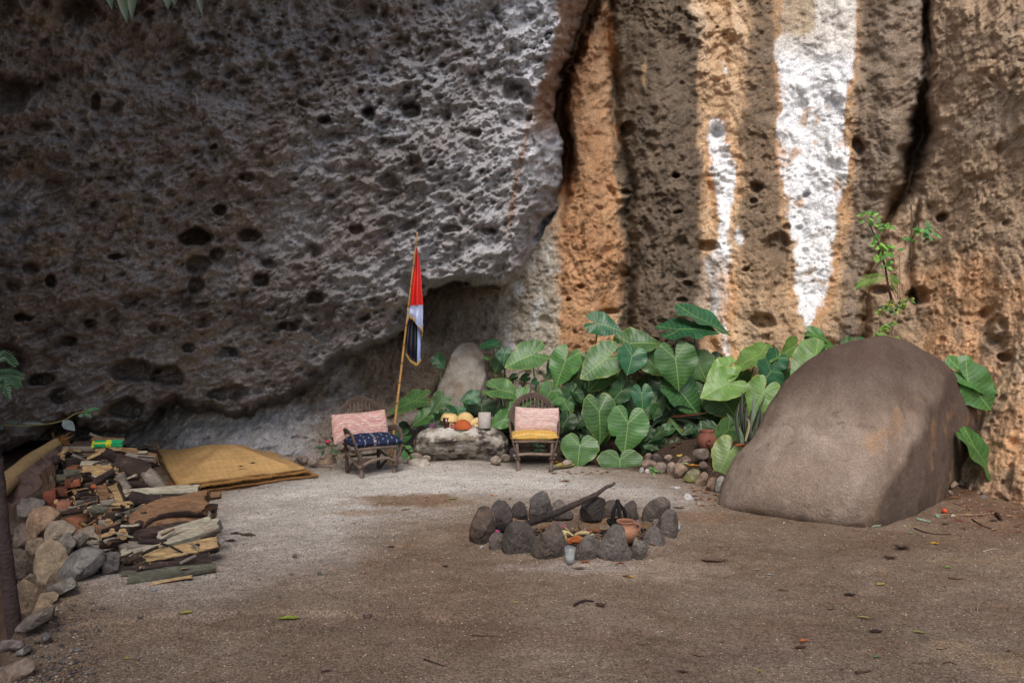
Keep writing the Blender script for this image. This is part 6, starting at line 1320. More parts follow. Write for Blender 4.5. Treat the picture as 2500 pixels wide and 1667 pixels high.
for k, e in enumerate(LV):
    A, Tp, w_, Y, kd = e[:5]; fl_ = 1
    best = 0; bd = 1e9
    for j, (bu_, bY, bz_, lb) in enumerate(BASES):
        d_ = abs(A[0]-bu_)+abs(Y-bY)*60
        if j == 13: d_ = 1e9 if not (A[0] < 1800 and A[0] > 1740 and A[1] > 1030) else -1
        if d_ < bd: bd, best = d_, j
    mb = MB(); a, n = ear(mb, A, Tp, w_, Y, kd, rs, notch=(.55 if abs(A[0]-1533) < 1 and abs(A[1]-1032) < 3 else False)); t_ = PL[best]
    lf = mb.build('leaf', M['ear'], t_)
    b0 = np.array(t_['_o'])+[rs.uniform(-.06, .06), rs.uniform(-.04, .04), 0]
    m1 = a+np.array([0, .10, -.02])+(b0-a)*.06; m2 = a*.45+b0*.55+np.array([0, .1, .06])
    if m2[2] > a[2]: m2[2] = a[2]-.02
    mb = MB(); tube(mb, [a+[0, .004, 0], m1, m2, b0], [.006, .009, .012, .016], 7, 20, lin(*((88, 110, 62) if k % 3 else (60, 74, 48))), .05, k); mb.build('stalk', M['stem'], t_)
# ---- strap-leaved plants in the shade of the bed
def blade(mb, pts, w_, col, Y, thick=.0, fold=.25, edge=None):
    c = resample(pts, 24); t = np.gradient(c, axis=0); t /= np.linalg.norm(t, axis=1)[:, None]; s = np.linspace(0, 1, 24)
    W = w_*np.sin(np.pi*(s*.9+.1)**.8).clip(.05)**.6; sd_ = np.cross(t, [0, -1, .2]); sd_ /= np.linalg.norm(sd_, axis=1)[:, None]
    nn = np.cross(sd_, t)
    g = np.linspace(-1, 1, 7); V = c[:, None]+sd_[:, None]*(W[:, None]*g[None])[..., None]/2+nn[:, None]*(np.abs(g)[None, :, None]*W[:, None, None]*fold)
    cc_ = np.ones((24*7, 3))*col
    if edge is not None: cc_ = cm(cc_, edge, np.tile((np.abs(g) > .8)*1., 24)*.6)
    mb.add(V.reshape(-1, 3), gridfaces(24, 7), None, cc_)
q0 = P(1350+870/S4, 720+985/S4, 9.25)
t_ = thing('strap_leaf_plant', 'dark strap-leaved plant with one yellow stalk under the elephant ears', 'plant', q0*1.0-[0, 0, .2])
for k, (pts, w_, cl_) in enumerate([(((890, 940), (970, 1040), (1095, 1180)), .05, (84, 112, 66)), (((880, 960), (985, 1040), (1030, 1200), (1120, 1225)), .042, (178, 140, 66)), (((900, 980), (840, 1030), (780, 1075)), .05, (70, 96, 66)), (((930, 1010), (860, 1090), (790, 1165)), .05, (58, 82, 58)),
        (((960, 1030), (900, 1110), (815, 1160)), .055, (62, 84, 56)), (((900, 940), (1010, 960), (1130, 1010)), .04, (40, 52, 36)), (((890, 930), (1020, 920), (1180, 900)), .035, (104, 66, 46)), (((900, 950), (1050, 990), (1130, 1100)), .05, (36, 50, 34)), (((880, 930), (960, 860), (1080, 880)), .05, (34, 48, 34)),
        (((900, 960), (1040, 1040), (1060, 1140)), .05, (32, 44, 32)), (((880, 950), (800, 960), (740, 1030)), .05, (34, 50, 34)), (((1000, 940), (1100, 930), (1200, 960)), .045, (30, 40, 30)), (((960, 1010), (1010, 1100), (980, 1190)), .05, (36, 50, 34)), (((920, 900), (860, 830), (850, 760)), .04, (58, 80, 50))]):
    mb = MB(); blade(mb, [P(1350+a/S4, 720+b/S4, 9.1-.35*i/(len(pts)-1)) for i, (a, b) in enumerate(pts)], w_, lin(*cl_), 9); mb.build('leaf', M['green'], t_)
t_ = thing('snake_plant', 'mottled dark snake plant with upright sword leaves left of the boulder', 'plant', P(1350+1490/S4, 720+1170/S4, 7.9))
for k, (pts, w_, cl_) in enumerate([(((1545, 1140), (1530, 930), (1544, 728)), .062, (118, 132, 112)), (((1470, 1130), (1440, 930), (1448, 740)), .05, (40, 50, 40)), (((1440, 1150), (1410, 1020), (1330, 905)), .05, (84, 104, 78)), (((1500, 1120), (1560, 940), (1622, 772)), .045, (44, 56, 44)), (((1480, 1130), (1470, 980), (1480, 850)), .05, (36, 46, 36)),
        (((1430, 1130), (1400, 960), (1420, 830)), .045, (38, 50, 38)), (((1520, 1120), (1500, 1000), (1520, 880)), .05, (34, 44, 34)), (((1445, 1150), (1440, 1080), (1415, 1000)), .05, (92, 116, 90)), (((1470, 1120), (1500, 1000), (1490, 940)), .03, (150, 140, 100)), (((1560, 1080), (1590, 940), (1580, 840)), .045, (46, 58, 46))]):
    mb = MB(); blade(mb, [P(1350+a/S4, 720+b/S4, 7.95-.03*k+.1*i) for i, (a, b) in enumerate(pts)], w_, lin(*cl_), 8, fold=.18, edge=lin(120, 126, 84)); mb.build('leaf', M['green'], t_)

# ---- small leaves
def lf(mb, c, d, n, ln, w_, col, droop=.1):
    """a small pointed leaf from c towards d, facing n"""
    d = np.array(d, float); d /= np.linalg.norm(d); s_ = np.cross(n, d); s_ /= np.linalg.norm(s_)+1e-9; nn = np.cross(d, s_)
    t = np.array([0, .25, .5, .75, 1.]); ww = np.array([.08, .8, 1, .66, .02])*w_/2; V = []
    for i in range(5):
        m = np.array(c)+d*ln*t[i]-nn*droop*ln*t[i]**2
        for g in (-1, 0, 1): V.append(m+s_*ww[i]*g+nn*(abs(g)*ww[i]*.25))
    mb.add(V, gridfaces(5, 3), None, np.array(col)*R.uniform(.85, 1.15))
def cliffY(uu, vv):
    i = int(np.argmin(np.abs(VS-vv))); j = int(np.argmin(np.abs(US-uu))); return float(Yf.reshape(nr, nc)[max(0, i-1):i+2, max(0, j-1):j+2].min())
c7 = C(2040, 500, 4.357)
def Q7(a, b, off=.1, Y=None):
    uu, vv = c7([(a, b)])[0]; return P(uu, vv, Y if Y else Y7-off)
Y7 = 8.75
cp_ = thing('climbing_plant', 'leafy plant on woody stems growing up the crack in the cliff above the boulder', 'plant', Q7(600, 1350))
st_ = [([(610, 1100), (560, 860), (530, 680), (490, 540), (440, 380), (375, 240), (345, 150)], .013, (62, 46, 44)), ([(690, 1010), (688, 750), (680, 560), (700, 478)], .011, (166, 136, 112)), ([(660, 1000), (655, 780), (610, 560)], .008, (140, 112, 92)), ([(712, 1000), (735, 890), (760, 805)], .008, (158, 110, 74)),
      ([(600, 1380), (620, 1270), (690, 1160)], .012, (150, 122, 104)), ([(515, 1400), (515, 1330), (560, 1240)], .008, (140, 110, 92)), ([(640, 980), (600, 900), (560, 840)], .006, (130, 100, 84)), ([(640, 1090), (520, 740), (490, 640)], .006, (120, 92, 76)), ([(575, 1380), (580, 1300), (600, 1230)], .008, (130, 104, 90)),
      ([(600, 560), (650, 510), (740, 440), (800, 392), (885, 318)], .006, (140, 108, 76)), ([(800, 0), (815, 200), (800, 400), (812, 560)], .009, (92, 74, 62)), ([(806, 60), (802, 250), (812, 420), (805, 600)], .006, (110, 88, 74))]
for k, (pts, r_, cl_) in enumerate(st_):
    mb = MB(); tube(mb, [Q7(a, b, .1+.01*k) for a, b in pts], [r_, r_*.6], 6, 20, lin(*cl_), .15, k); mb.build('stem', M['stem'], cp_)
gcl = [(118, 168, 76), (98, 150, 72), (136, 178, 84), (84, 132, 66)]
def cluster(parent, pts, n_, ln, w_, cols, off=.14, sp=24, name='leaf_cluster'):
    for (a, b) in pts:
        mb = MB()
        for k in range(n_):
            aa, bb = a+R.uniform(-sp, sp), b+R.uniform(-sp, sp)*.7; lf(mb, Q7(aa, bb, off+R.uniform(0, .06)), (R.uniform(-1, 1), R.uniform(-.5, .1), R.uniform(-.6, .5)), (R.uniform(-.3, .3), -1, R.uniform(.1, 1)), ln*R.uniform(.7, 1.2), w_*R.uniform(.8, 1.2), lin(*R.choice(cols)))
        mb.build(name, M['green'], parent)
cluster(cp_, [(340, 80), (285, 130), (370, 110), (330, 155), (415, 175), (400, 215), (465, 240), (520, 230), (575, 215)], 3, .085, .042, gcl)
cluster(cp_, [(405, 325), (375, 410), (415, 425), (490, 410), (500, 450), (550, 445), (590, 450), (640, 490), (420, 550), (460, 565), (530, 540), (620, 550), (560, 600), (520, 655), (550, 660), (790, 380), (830, 385)], 2, .09, .055, gcl, sp=14)
cluster(cp_, [(885, 265), (930, 330), (950, 265), (1000, 235), (990, 290), (1040, 320), (900, 300), (980, 330)], 3, .085, .045, gcl[:2]+[(84, 140, 84)], sp=16)
cluster(cp_, [(480, 1120), (520, 1080), (560, 1060), (560, 1110), (600, 1130), (650, 1150), (640, 1080), (690, 1030), (720, 1060), (780, 1010), (700, 1100)], 7, .055, .034, [(120, 150, 60), (150, 156, 62), (84, 122, 58), (70, 90, 66)], sp=28)
cluster(cp_, [(520, 1300), (560, 1270), (610, 1260), (545, 1310), (450, 1370), (480, 1330), (490, 1395)], 6, .055, .036, [(110, 150, 60), (96, 140, 70), (140, 160, 66)], sp=24)
def frond(parent, pts, ln, n_, col, off=.22):
    mb = MB(); c = resample([Q7(a, b, off) for a, b in pts], n_); tube(mb, c, .003, 5, n_, lin(104, 130, 62), 0)
    for k in range(2, n_):
        s_ = k/n_; l_ = ln*math.sin(math.pi*(.12+.86*s_))**.7; t = c[min(k+1, n_-1)]-c[k-1]; t /= np.linalg.norm(t)
        for g in (-1, 1):
            d = np.array([t[0]*.35, -.12, -.9 if g < 0 else .35])+t*.3
            d /= np.linalg.norm(d); l2 = l_*(1 if g < 0 else .45)
            m = 7
            lf(mb, c[k], d, (0, -1, .4), l2*(1 if k % 2 else .8), .012, lin(*col), .15)
            tube(mb, [c[k], c[k]+d*l2], .0015, 4, 3, lin(104, 140, 66), 0)
    mb.build('frond', M['green'], parent)
fp = thing('fern', 'pale green fern frond spreading left from the climbing plant stems', 'fern', Q7(560, 800))
frond(fp, [(560, 770), (480, 752), (380, 765), (290, 800), (228, 860)], .17, 19, (130, 178, 82)); frond(fp, [(545, 760), (600, 770), (668, 800)], .11, 11, (120, 168, 76)); frond(fp, [(560, 780), (600, 830), (640, 910)], .10, 10, (112, 160, 74))
# ---- little plants near the left chair and the edging
q0 = P(818, 1128, 8.9); fp = thing('flowering_plant', 'small plant with one pink flower behind the left chair', 'plant', q0)
def K9(a, b, Y=8.8): return P(760+a/7.84, 1060+b/7.84, Y)
mb = MB(); tube(mb, [K9(495, 415), K9(430, 300), K9(360, 210), K9(315, 165)], .005, 5, 14, lin(70, 60, 50), .1); mb.build('stem', M['stem'], fp)
for (a, b, dx, dz) in [(300, 235, -1, .0), (250, 250, -1, -.1), (200, 245, -1, .05), (240, 290, -.2, -1), (380, 260, .3, -.7), (430, 280, .4, -.6), (470, 300, .5, -.4), (400, 230, .6, .3), (350, 220, -.4, .5), (440, 130, -.2, .4)]:
    mb = MB(); lf(mb, K9(a, b), (dx, -.3, dz), (0, -1, .8), .085, .042, lin(62, 92, 62)); mb.build('leaf', M['green'], fp)
blossom('bright pink flower on the small plant behind the left chair', K9(315, 155, 8.72), .04, lin(226, 66, 96))
wd = thing('weed', 'small green weed between the flagpole foot and the table rock', 'weed', P(985, 1126, 8.85))
mb = MB(); tube(mb, [K9(1570, 226), K9(1700, 216), K9(1905, 228)], .005, 5, 12, lin(120, 160, 70), 0); mb.build('stem', M['stem'], wd)
for (a, b, dx, dz, s_) in [(1750, 260, -1, .1, .09), (1800, 250, 1, .1, .09), (1770, 300, .1, -1, .13), (1690, 270, -.8, .1, .07), (1860, 290, .8, -.2, .07), (1900, 350, .4, .3, .05), (1930, 380, .2, -.7, .05), (1890, 420, -.5, -.3, .05), (1940, 430, .4, -.6, .05), (1800, 330, .3, -.9, .09), (1600, 300, -.2, -1, .09), (1920, 340, -.3, .7, .05)]:
    mb = MB(); lf(mb, K9(a, b), (dx, -.3, dz), (0, -1, .5), s_, s_*.6, lin(84, 128, 74)); mb.build('leaf', M['green'], wd)
mb = MB(); tube(mb, [K9(1770, 270, 8.85), K9(1820, 420, 8.85), K9(1840, 540, 8.85)], .004, 5, 10, lin(84, 110, 60), 0); tube(mb, [K9(1840, 540, 8.85), K9(1910, 400, 8.83)], .003, 5, 10, lin(84, 110, 60), 0); mb.build('stem', M['stem'], wd)
wd = thing('weed', 'tiny bright green weed between the edging stones', 'weed', P(1540+450/7.84, 1060+750/7.84, 8.0))
for k in range(34):
    mb = MB() if k % 6 == 0 else mb; a, b = R.choice([(390, 640), (420, 660), (470, 700), (500, 710), (400, 720), (440, 740), (530, 720), (380, 640), (480, 740)])
    lf(mb, P(1540+(a+R.uniform(-20, 20))/7.84, 1060+(b+R.uniform(-16, 16))/7.84, 7.93), (R.uniform(-1, 1), -.4, R.uniform(-.4, .8)), (0, -1, 1), .026, .018, lin(108, 168, 92))
    if k % 6 == 5 or k == 33: mb.build('sprig', M['green'], wd)
# ---- vine and leaves at the far left, and twigs hanging into the top edge
def K1(a, b, Y): return P(a/6.03, 820+b/6.03, Y)
YV = 6.3
vn = thing('vine', 'thin trailing vine with a few glossy leaves above the woodpile', 'vine', K1(320, 1330, YV))
mb = MB(); tube(mb, [K1(-300, 1290, YV), K1(320, 1322, YV), K1(650, 1302, YV), K1(940, 1240, YV), K1(1100, 1150, YV), K1(1255, 1108, YV)], .0045, 6, 40, lin(122, 116, 66), .1); mb.build('stem', M['stem'], vn)
for (a, b, a2, b2, w_, cl_) in [(1250, 1105, 1470, 1062, .05, (78, 116, 84)), (1250, 1112, 1345, 1200, .045, (72, 108, 74)), (1180, 1150, 1205, 1190, .045, (84, 112, 90)), (925, 1245, 1100, 1390, .09, (94, 104, 106)), (330, 1290, 660, 1282, .03, (88, 98, 98)), (100, 1250, 250, 1290, .05, (60, 70, 66)), (0, 1300, 40, 1380, .05, (50, 62, 56))]:
    mb = MB(); p0, p1 = K1(a, b, YV-.02), K1(a2, b2, YV-.06); lf(mb, p0, p1-p0, (0, -1, .9), float(np.linalg.norm(p1-p0)), w_, lin(*cl_), .05); mb.build('leaf', M['green'], vn)
sh = thing('shrub', 'dark fern-leaved shrub poking in at the left edge', 'shrub', K1(-200, 700, 4.6))
for (pts) in [[(-200, 640), (-20, 580), (150, 560), (330, 600)], [(-150, 420), (-20, 330), (90, 300), (230, 420)], [(-200, 560), (-60, 600), (50, 620), (40, 820)], [(-200, 520), (0, 560), (180, 640), (280, 740)], [(-200, 700), (-60, 700), (60, 720), (120, 900)]]:
    mb = MB(); c = resample([K1(a, b, 4.6) for a, b in pts], 16); tube(mb, c, .002, 4, 16, lin(52, 60, 44), 0)
    for k in range(2, 16):
        t = c[min(15, k+1)]-c[k-1]; t /= np.linalg.norm(t)
        for g in (-1, 1): lf(mb, c[k], t*.7+np.cross([0, -1, 0], t)*g, (0, -1, .9), .05*math.sin(.4+2.4*k/16), .016, lin(52, 80, 56))
    mb.build('frond', M['green'], sh)
br = thing('tree_branch', 'leafy branch tips hanging down from above the top left edge', 'branch', P(420, -60, 3.2))
mb = MB(); tube(mb, [P(-200, -260, 3.0), P(250, -70, 3.1), P(420, -50, 3.2), P(620, -60, 3.3)], [.03, .012], 8, 30, lin(60, 50, 42), .15, 3); mb.build('bough', M['bark'], br)
for (a, b, a2, b2, w_) in [(290, -70, 306, 52, .055), (330, -60, 318, 44, .05), (262, -60, 270, 20, .05), (414, -60, 408, 18, .07), (432, -60, 424, 10, .06), (478, -60, 492, 36, .035), (520, -60, 560, -10, .06), (600, -80, 640, -10, .06), (200, -90, 190, -20, .06)]:
    mb = MB(); p0, p1 = P(a, b, 3.2), P(a2, b2, 3.1); lf(mb, p0, p1-p0, (0, -1, .3), float(np.linalg.norm(p1-p0)), w_, lin(38, 52, 32), .05); mb.build('leaf', M['green'], br)

# ---- unseen trees added behind the viewpoint to darken foreground and left rock
def added_shade_tree(label, base, crown, rad, n_, seed):
    rs_ = np.random.RandomState(seed); t = thing('added_shade_tree', label, 'tree', base); base = np.array(base, float); crown = np.array(crown, float)
    mb = MB(); tube(mb, [base-[0, 0, .3], base*.6+crown*.4+[.2, .1, 0], crown], [.24, .17, .07], 12, 30, lin(84, 70, 60), .15, seed)
    for k in range(9):
        d = rs_.normal(size=3); d[2] = abs(d[2])*.5; d /= np.linalg.norm(d); tube(mb, [crown-[0, 0, .8], crown+d*np.array(rad)*.45, crown+d*np.array(rad)*.9], [.08, .05, .015], 7, 12, lin(84, 70, 60), .15, seed+k)
    mb.build('trunk', M['bark'], t)
    cl_ = rs_.normal(size=(60, 3)); cl_ = crown+cl_/np.linalg.norm(cl_, axis=1)[:, None]*rs_.uniform(.3, 1, (60, 1))*np.array(rad)
    c = cl_[rs_.randint(0, 60, n_)]+rs_.normal(size=(n_, 3))*.42; d = rs_.normal(size=(n_, 3)); d /= np.linalg.norm(d, axis=1)[:, None]; e = np.cross(d, rs_.normal(size=(n_, 3))); e /= np.linalg.norm(e, axis=1)[:, None]
    l_ = rs_.uniform(.08, .17, (n_, 1)); V = np.stack([c, c+d*l_*.5+e*l_*.3, c+d*l_, c+d*l_*.5-e*l_*.3], 1).reshape(-1, 3)
    co_l = np.repeat(np.array([lin(60, 92, 44), lin(76, 110, 52), lin(50, 78, 42)])[rs_.randint(0, 3, n_)], 4, 0)
    mk('crown', V, np.arange(n_*4).reshape(-1, 4), M['green'], t, col=co_l)
added_shade_tree('unseen leafy tree added for shade behind the viewpoint on the left', (-3.4, -3.2, 0), (-2.8, -2.2, 5.8), (2.6, 2.0, 1.2), 6500, 5)
added_shade_tree('unseen leafy tree added for shade behind the viewpoint on the right', (2.4, -5.2, 0), (2.2, -3.4, 6.4), (3.0, 1.6, 1.2), 6000, 8)
# ================================================================ LEAVES, TWIGS AND BITS ON THE GROUND
def gl(uu, vv, dz=.004):
    q = G(uu, vv); q[2] = float(ground_h(np.array([q[0]]), np.array([q[1]]))[0]); q2 = G(uu, vv, q[2]); q2[2] = float(ground_h(np.array([q2[0]]), np.array([q2[1]]))[0])+dz; return q2
def fallen(label, uu, vv, wpx, hpx, col, group=None, c=None, curl=.35, seed=None):
    rs_ = random.Random(seed if seed is not None else int(uu*7+vv)); q = gl(uu, vv) if c is None else np.array(c); Y = q[1]; ln = max(wpx, hpx*2.6)/F*Y; ang = rs_.uniform(-.5, .5)+(math.pi if rs_.random() < .5 else 0)+(1.2 if hpx > wpx else 0)
    d = np.array([math.cos(ang), math.sin(ang), 0]); s_ = np.array([-d[1], d[0], 0]); n_ = 12; m_ = 7; V = []; w_ = ln*rs_.uniform(.3, .5)
    for i in range(n_):
        t = i/(n_-1); w2 = w_*math.sin(math.pi*min(1, t*.92+.06))**.8*.5
        for j in range(m_):
            g = j/(m_-1)*2-1; z_ = curl*ln*(.18*(2*t-1)**2+.22*g*g*rs_.choice([1, 1])*math.sin(3*t)+.05*math.sin(9*t+g*3))
            V.append(q+d*(t-.5)*ln+s_*w2*g+np.array([0, 0, abs(z_)+.002]))
    V = np.array(V); cc_ = np.ones((len(V), 3))*lin(*col); mid = np.tile(np.abs(np.linspace(-1, 1, m_)) < .1, n_); cc_[mid] *= 1.25
    qn = V*40; cc_ = cm(cc_, lin(*col)*.5, ss(.05, .5, fbm(qn, 2, 3))*.6)
    o = mk('fallen_leaf', V, gridfaces(n_, m_), M['green'], col=cc_); return tag(o, label, 'leaf', group)
def twig(label, pts, r_, col, group=None, c=None):
    p_ = [gl(a, b, r_*.8) for a, b in pts]; mb = MB(); tube(mb, p_, [r_, r_*.5], 6, max(8, 5*len(pts)), lin(*col), .2, int(pts[0][0])); return tag(mb.build('twig', M['bark']), label, 'twig', group)
FL = [(455, 1493, 28, 7, (150, 150, 70), 'yellow-green leaf on the gravel below the woodpile'), (705, 1512, 40, 20, (130, 140, 60), 'largest curled yellow-green leaf in the left foreground'), (2281, 1328, 20, 7, (206, 160, 50), 'bright yellow leaf on the ground below the boulder'),
      (2150, 1427, 22, 10, (176, 160, 86), 'pale yellow star-shaped leaf at the right foreground'), (2315, 1387, 14, 8, (130, 160, 80), 'light green leaf right of the bright yellow one'), (2110, 1510, 28, 12, (150, 142, 92), 'olive and brown folded leaf in the right foreground'),
      (2138, 1543, 30, 8, (60, 48, 42), 'dark curled leaf just below the olive folded one'), (1742, 1370, 52, 7, (112, 90, 78), 'long brown curled leaf midway between ring and boulder foot'), (1881, 1405, 18, 7, (166, 158, 150), 'pale grey leaf right of the long brown curled one'), (1848, 1392, 14, 6, (150, 142, 134), 'small pale grey leaf above the larger pale grey one'),
      (1540, 1410, 14, 8, (190, 150, 70), 'half yellow leaf in front of the fire ring'), (1530, 1408, 16, 8, (110, 66, 48), 'brown leaf touching the half yellow one'), (1429, 1378, 14, 8, (160, 84, 56), 'rust red scrap of leaf right of the clear glass'), (1515, 1376, 14, 6, (150, 90, 60), 'rusty leaf at the foot of the seated-figure ring stone'),
      (1415, 1390, 22, 12, (104, 92, 84), 'grey-brown curled leaf below the clear glass'), (2074, 1454, 24, 12, (50, 42, 38), 'black crumpled leaf at the right foreground'), (1420, 1472, 10, 8, (60, 50, 44), 'tiny dark scrap alone in the foreground centre'), (1260, 1472, 10, 6, (196, 170, 60), 'tiny yellow leaf at the foreground centre'),
      (1962, 1566, 18, 10, (190, 110, 66), 'orange leaf in the right foreground'), (1955, 1583, 30, 8, (84, 60, 52), 'reddish brown leaf below the orange one'), (1667, 1642, 20, 12, (78, 54, 46), 'dark red-brown leaf at the bottom edge'), (2243, 1545, 16, 10, (140, 140, 76), 'faded green leaf in the right foreground'), (2140, 1605, 14, 8, (110, 140, 96), 'pale green scrap near the bottom right'),
      (1268, 1660, 12, 6, (150, 132, 116), 'pale leaf at the bottom edge centre'), (308, 1610, 14, 8, (150, 150, 70), 'small yellow-green leaf near the bottom left corner'), (2225, 1305, 14, 6, (110, 160, 80), 'green leaf close to the boulder foot'), (795, 1640, 26, 8, (84, 60, 58), 'purplish brown leaf at the bottom left of centre'), (1087, 1385, 14, 7, (56, 44, 42), 'dark leaf left of the fire ring'),
      (955, 1332, 16, 6, (70, 56, 48), 'dark leaf on the gravel right of the woodpile'), (575, 1305, 22, 10, (70, 58, 50), 'dark crumpled leaf right beside the woodpile end'), (605, 1308, 40, 8, (84, 72, 60), 'long dark dry leaf right of the woodpile'), (563, 1323, 26, 12, (66, 54, 46), 'dark rounded dry leaf nearest the woodpile end'),
      (1660, 1240, 18, 10, (150, 70, 56), 'rust red leaf left of the boulder on the light gravel'), (1202, 1211, 12, 6, (190, 130, 80), 'orange leaf above the fire ring'), (1105, 1219, 18, 5, (120, 150, 86), 'pale green leaf on the brown patch of gravel'), (1245, 1219, 12, 5, (96, 72, 56), 'brown leaf just above the back ring stones'),
      (1440, 1306, 3, 3, (90, 60, 50), 'brown crumb in the ring'), (1260, 1271, 28, 12, (150, 98, 70), 'tan dry leaf at the foot of a small dark ring stone')]
for k, (uu, vv, w_, h_, cl_, lb) in enumerate(FL):
    if w_ < 5: continue
    fallen(lb, uu, vv, w_*1.15, h_, cl_)
for (a, b, w_, lb) in [(593, 1125, 30, 'larger dark green dry leaf on the straw mats'), (617, 1131, 16, 'small dark leaf right of the larger one on the straw mats'), (588, 1139, 12, 'small dark leaf below the larger one on the straw mats')]:
    q = P(a, b, 8.2); q = G(a, b, .175); fallen(lb, a, b, w_, 6, (62, 70, 48), c=q, curl=.6)
for (a, b, w_, h_, z_, cl_, lb) in [(1350+75/3.135*1, 720+1318/3.135, 62, 14, .02, (178, 166, 110), 'long yellowed crumpled leaf on the gravel edge right of the right chair'), (1350+40/3.135, 720+1285/3.135, 18, 10, .02, (206, 140, 60), 'orange leaf beside the right front leg of the right chair'),
        (1540+1200/7.84, 1060+610/7.84, 26, 12, .17, (206, 140, 56), 'orange fallen leaf lying on the edging stones'), (1540+1050/7.84, 1060+575/7.84, 20, 8, .2, (190, 200, 150), 'whitish green leaf beside the orange one on the edging stones'), (1540+935/7.84, 1060+430/7.84, 10, 14, .33, (200, 170, 90), 'small yellow upright leaf behind the wedge-shaped edging stone'),
        (1540+2150/7.84, 1060+250/7.84, 26, 22, .42, (150, 84, 50), 'rust brown curled leaf on the left slope of the boulder'), (1350+30, 1176, 30, 8, .01, (120, 84, 56), 'brown leaf at the edge of the planting bed')]:
    fallen(lb, a, b, w_, h_, cl_, c=G(a, b, z_), curl=.5)
rr = random.Random(21)
def many(n, box_, cols, lab, grp, sz=(8, 16)):
    for k in range(n):
        uu, vv = rr.uniform(*box_[0]), rr.uniform(*box_[1]); s_ = rr.uniform(*sz); fallen(lab, uu, vv, s_, s_*.45, rr.choice(cols), grp, seed=k)
many(26, ((1690, 1752), (1190, 1235)), [(150, 76, 56), (126, 66, 50), (176, 130, 90), (120, 96, 76)], 'rusty red dry leaf in the drift at the left foot of the boulder', 'red leaf drift by the boulder', (7, 15))
many(40, ((2290, 2560), (1195, 1300)), [(120, 84, 62), (150, 104, 70), (84, 62, 50), (176, 150, 110), (136, 70, 50)], 'brown dry leaf in the litter below the right cliff', 'leaf litter below the right cliff', (8, 18))
many(16, ((780, 850), (1128, 1160)), [(140, 90, 60), (166, 120, 84), (110, 80, 60)], 'dry brown leaf in the litter by the left chair', 'leaf litter by the left chair', (7, 13))
many(44, ((200, 2500), (1400, 1660)), [(96, 74, 60), (70, 56, 48), (140, 116, 84), (120, 84, 64)], 'small dry brown scrap of leaf scattered on the open ground', 'leaf scraps on the ground', (5, 11))
many(22, ((900, 1600), (1180, 1240)), [(96, 74, 60), (120, 84, 64), (80, 62, 52)], 'tiny dark scrap of leaf on the light gravel', 'leaf scraps on the light gravel', (5, 9))
many(14, ((1350, 1500), (1150, 1160)), [(120, 84, 56), (150, 110, 70)], 'dry brown leaf along the edge of the planting bed', 'dry leaves along the bed', (7, 13))
for k in range(30):
    uu, vv = rr.uniform(1560, 1740), rr.uniform(1075, 1118); s_ = rr.uniform(8, 18); fallen('dead brown leaf on the dark soil of the planting bed', uu, vv, s_, s_*.4, rr.choice([(84, 60, 44), (60, 44, 36), (110, 76, 50)]), 'dead leaves in the bed', c=P(uu, vv, 8.55+.9*(1118-vv)/43)*np.array([1, 1, 0])+[0, 0, float(ground_h(np.array([P(uu, vv, 8.7)[0]]), np.array([8.55+.9*(1118-vv)/43]))[0])+.01], seed=k)
TWG = [([(2372, 1268), (2400, 1284), (2434, 1295)], .006, (50, 40, 38), 'thin black twig lying on the ground right of the boulder'), ([(2232, 1291), (2270, 1304), (2320, 1305)], .007, (84, 66, 58), 'curved brown twig just below the boulder foot'), ([(2238, 1267), (2258, 1273), (2272, 1276)], .012, (150, 170, 150), 'short pale green lichen-covered stick by the boulder'),
       ([(2100, 1287), (2140, 1288), (2152, 1283)], .013, (140, 156, 130), 'pale greenish stick at the front foot of the boulder'), ([(2400, 1346), (2432, 1340), (2455, 1352)], .004, (190, 180, 160), 'thin pale forked stalk in the right foreground'), ([(2280, 1256), (2380, 1257), (2440, 1250)], .004, (176, 150, 116), 'long thin pale stalk lying level right of the boulder'),
       ([(2340, 1248), (2358, 1240), (2372, 1250), (2350, 1252)], .004, (166, 140, 110), 'bent pale stalk forming a small tent right of the boulder'), ([(2434, 1259), (2445, 1272)], .022, (70, 48, 42), 'thick dark stub lying at the right edge'), ([(790, 1525), (850, 1512)], .006, (150, 124, 104), 'thin straight brown stick in the left foreground'),
       ([(1402, 1480), (1425, 1468), (1450, 1470)], .008, (54, 44, 40), 'crooked dark twig in the foreground centre'), ([(1035, 1610), (1060, 1618), (1084, 1626)], .004, (56, 44, 40), 'thin dark twig near the bottom centre'), ([(1755, 1335), (1782, 1337)], .006, (96, 80, 66), 'short curled twig right of the fire ring'), ([(1900, 1441), (1925, 1444)], .005, (84, 68, 58), 'short brown twig in the middle foreground'),
       ([(2315, 1412), (2350, 1415)], .008, (104, 76, 60), 'reddish brown stick in the right foreground'), ([(2385, 1478), (2388, 1510)], .003, (170, 150, 110), 'pale straw stalk in the right foreground'), ([(1840, 1632), (1870, 1640)], .003, (170, 166, 90), 'yellow-green grass stalk near the bottom edge'), ([(1150, 1552), (1225, 1553)], .003, (90, 72, 60), 'very thin brown stem lying level in the foreground'),
       ([(2090, 1645), (2125, 1640)], .008, (80, 64, 54), 'brown stick at the bottom edge right of centre'), ([(980, 1248), (1000, 1243)], .005, (70, 56, 46), 'short dark twig on the brown patch of gravel'), ([(1330, 1345), (1135, 1335)][1:]+[(1150, 1332)], .004, (110, 90, 74), 'tiny twig touching the leftmost ring stone')]
for (pts, r_, cl_, lb) in TWG: twig(lb, pts, r_, cl_)
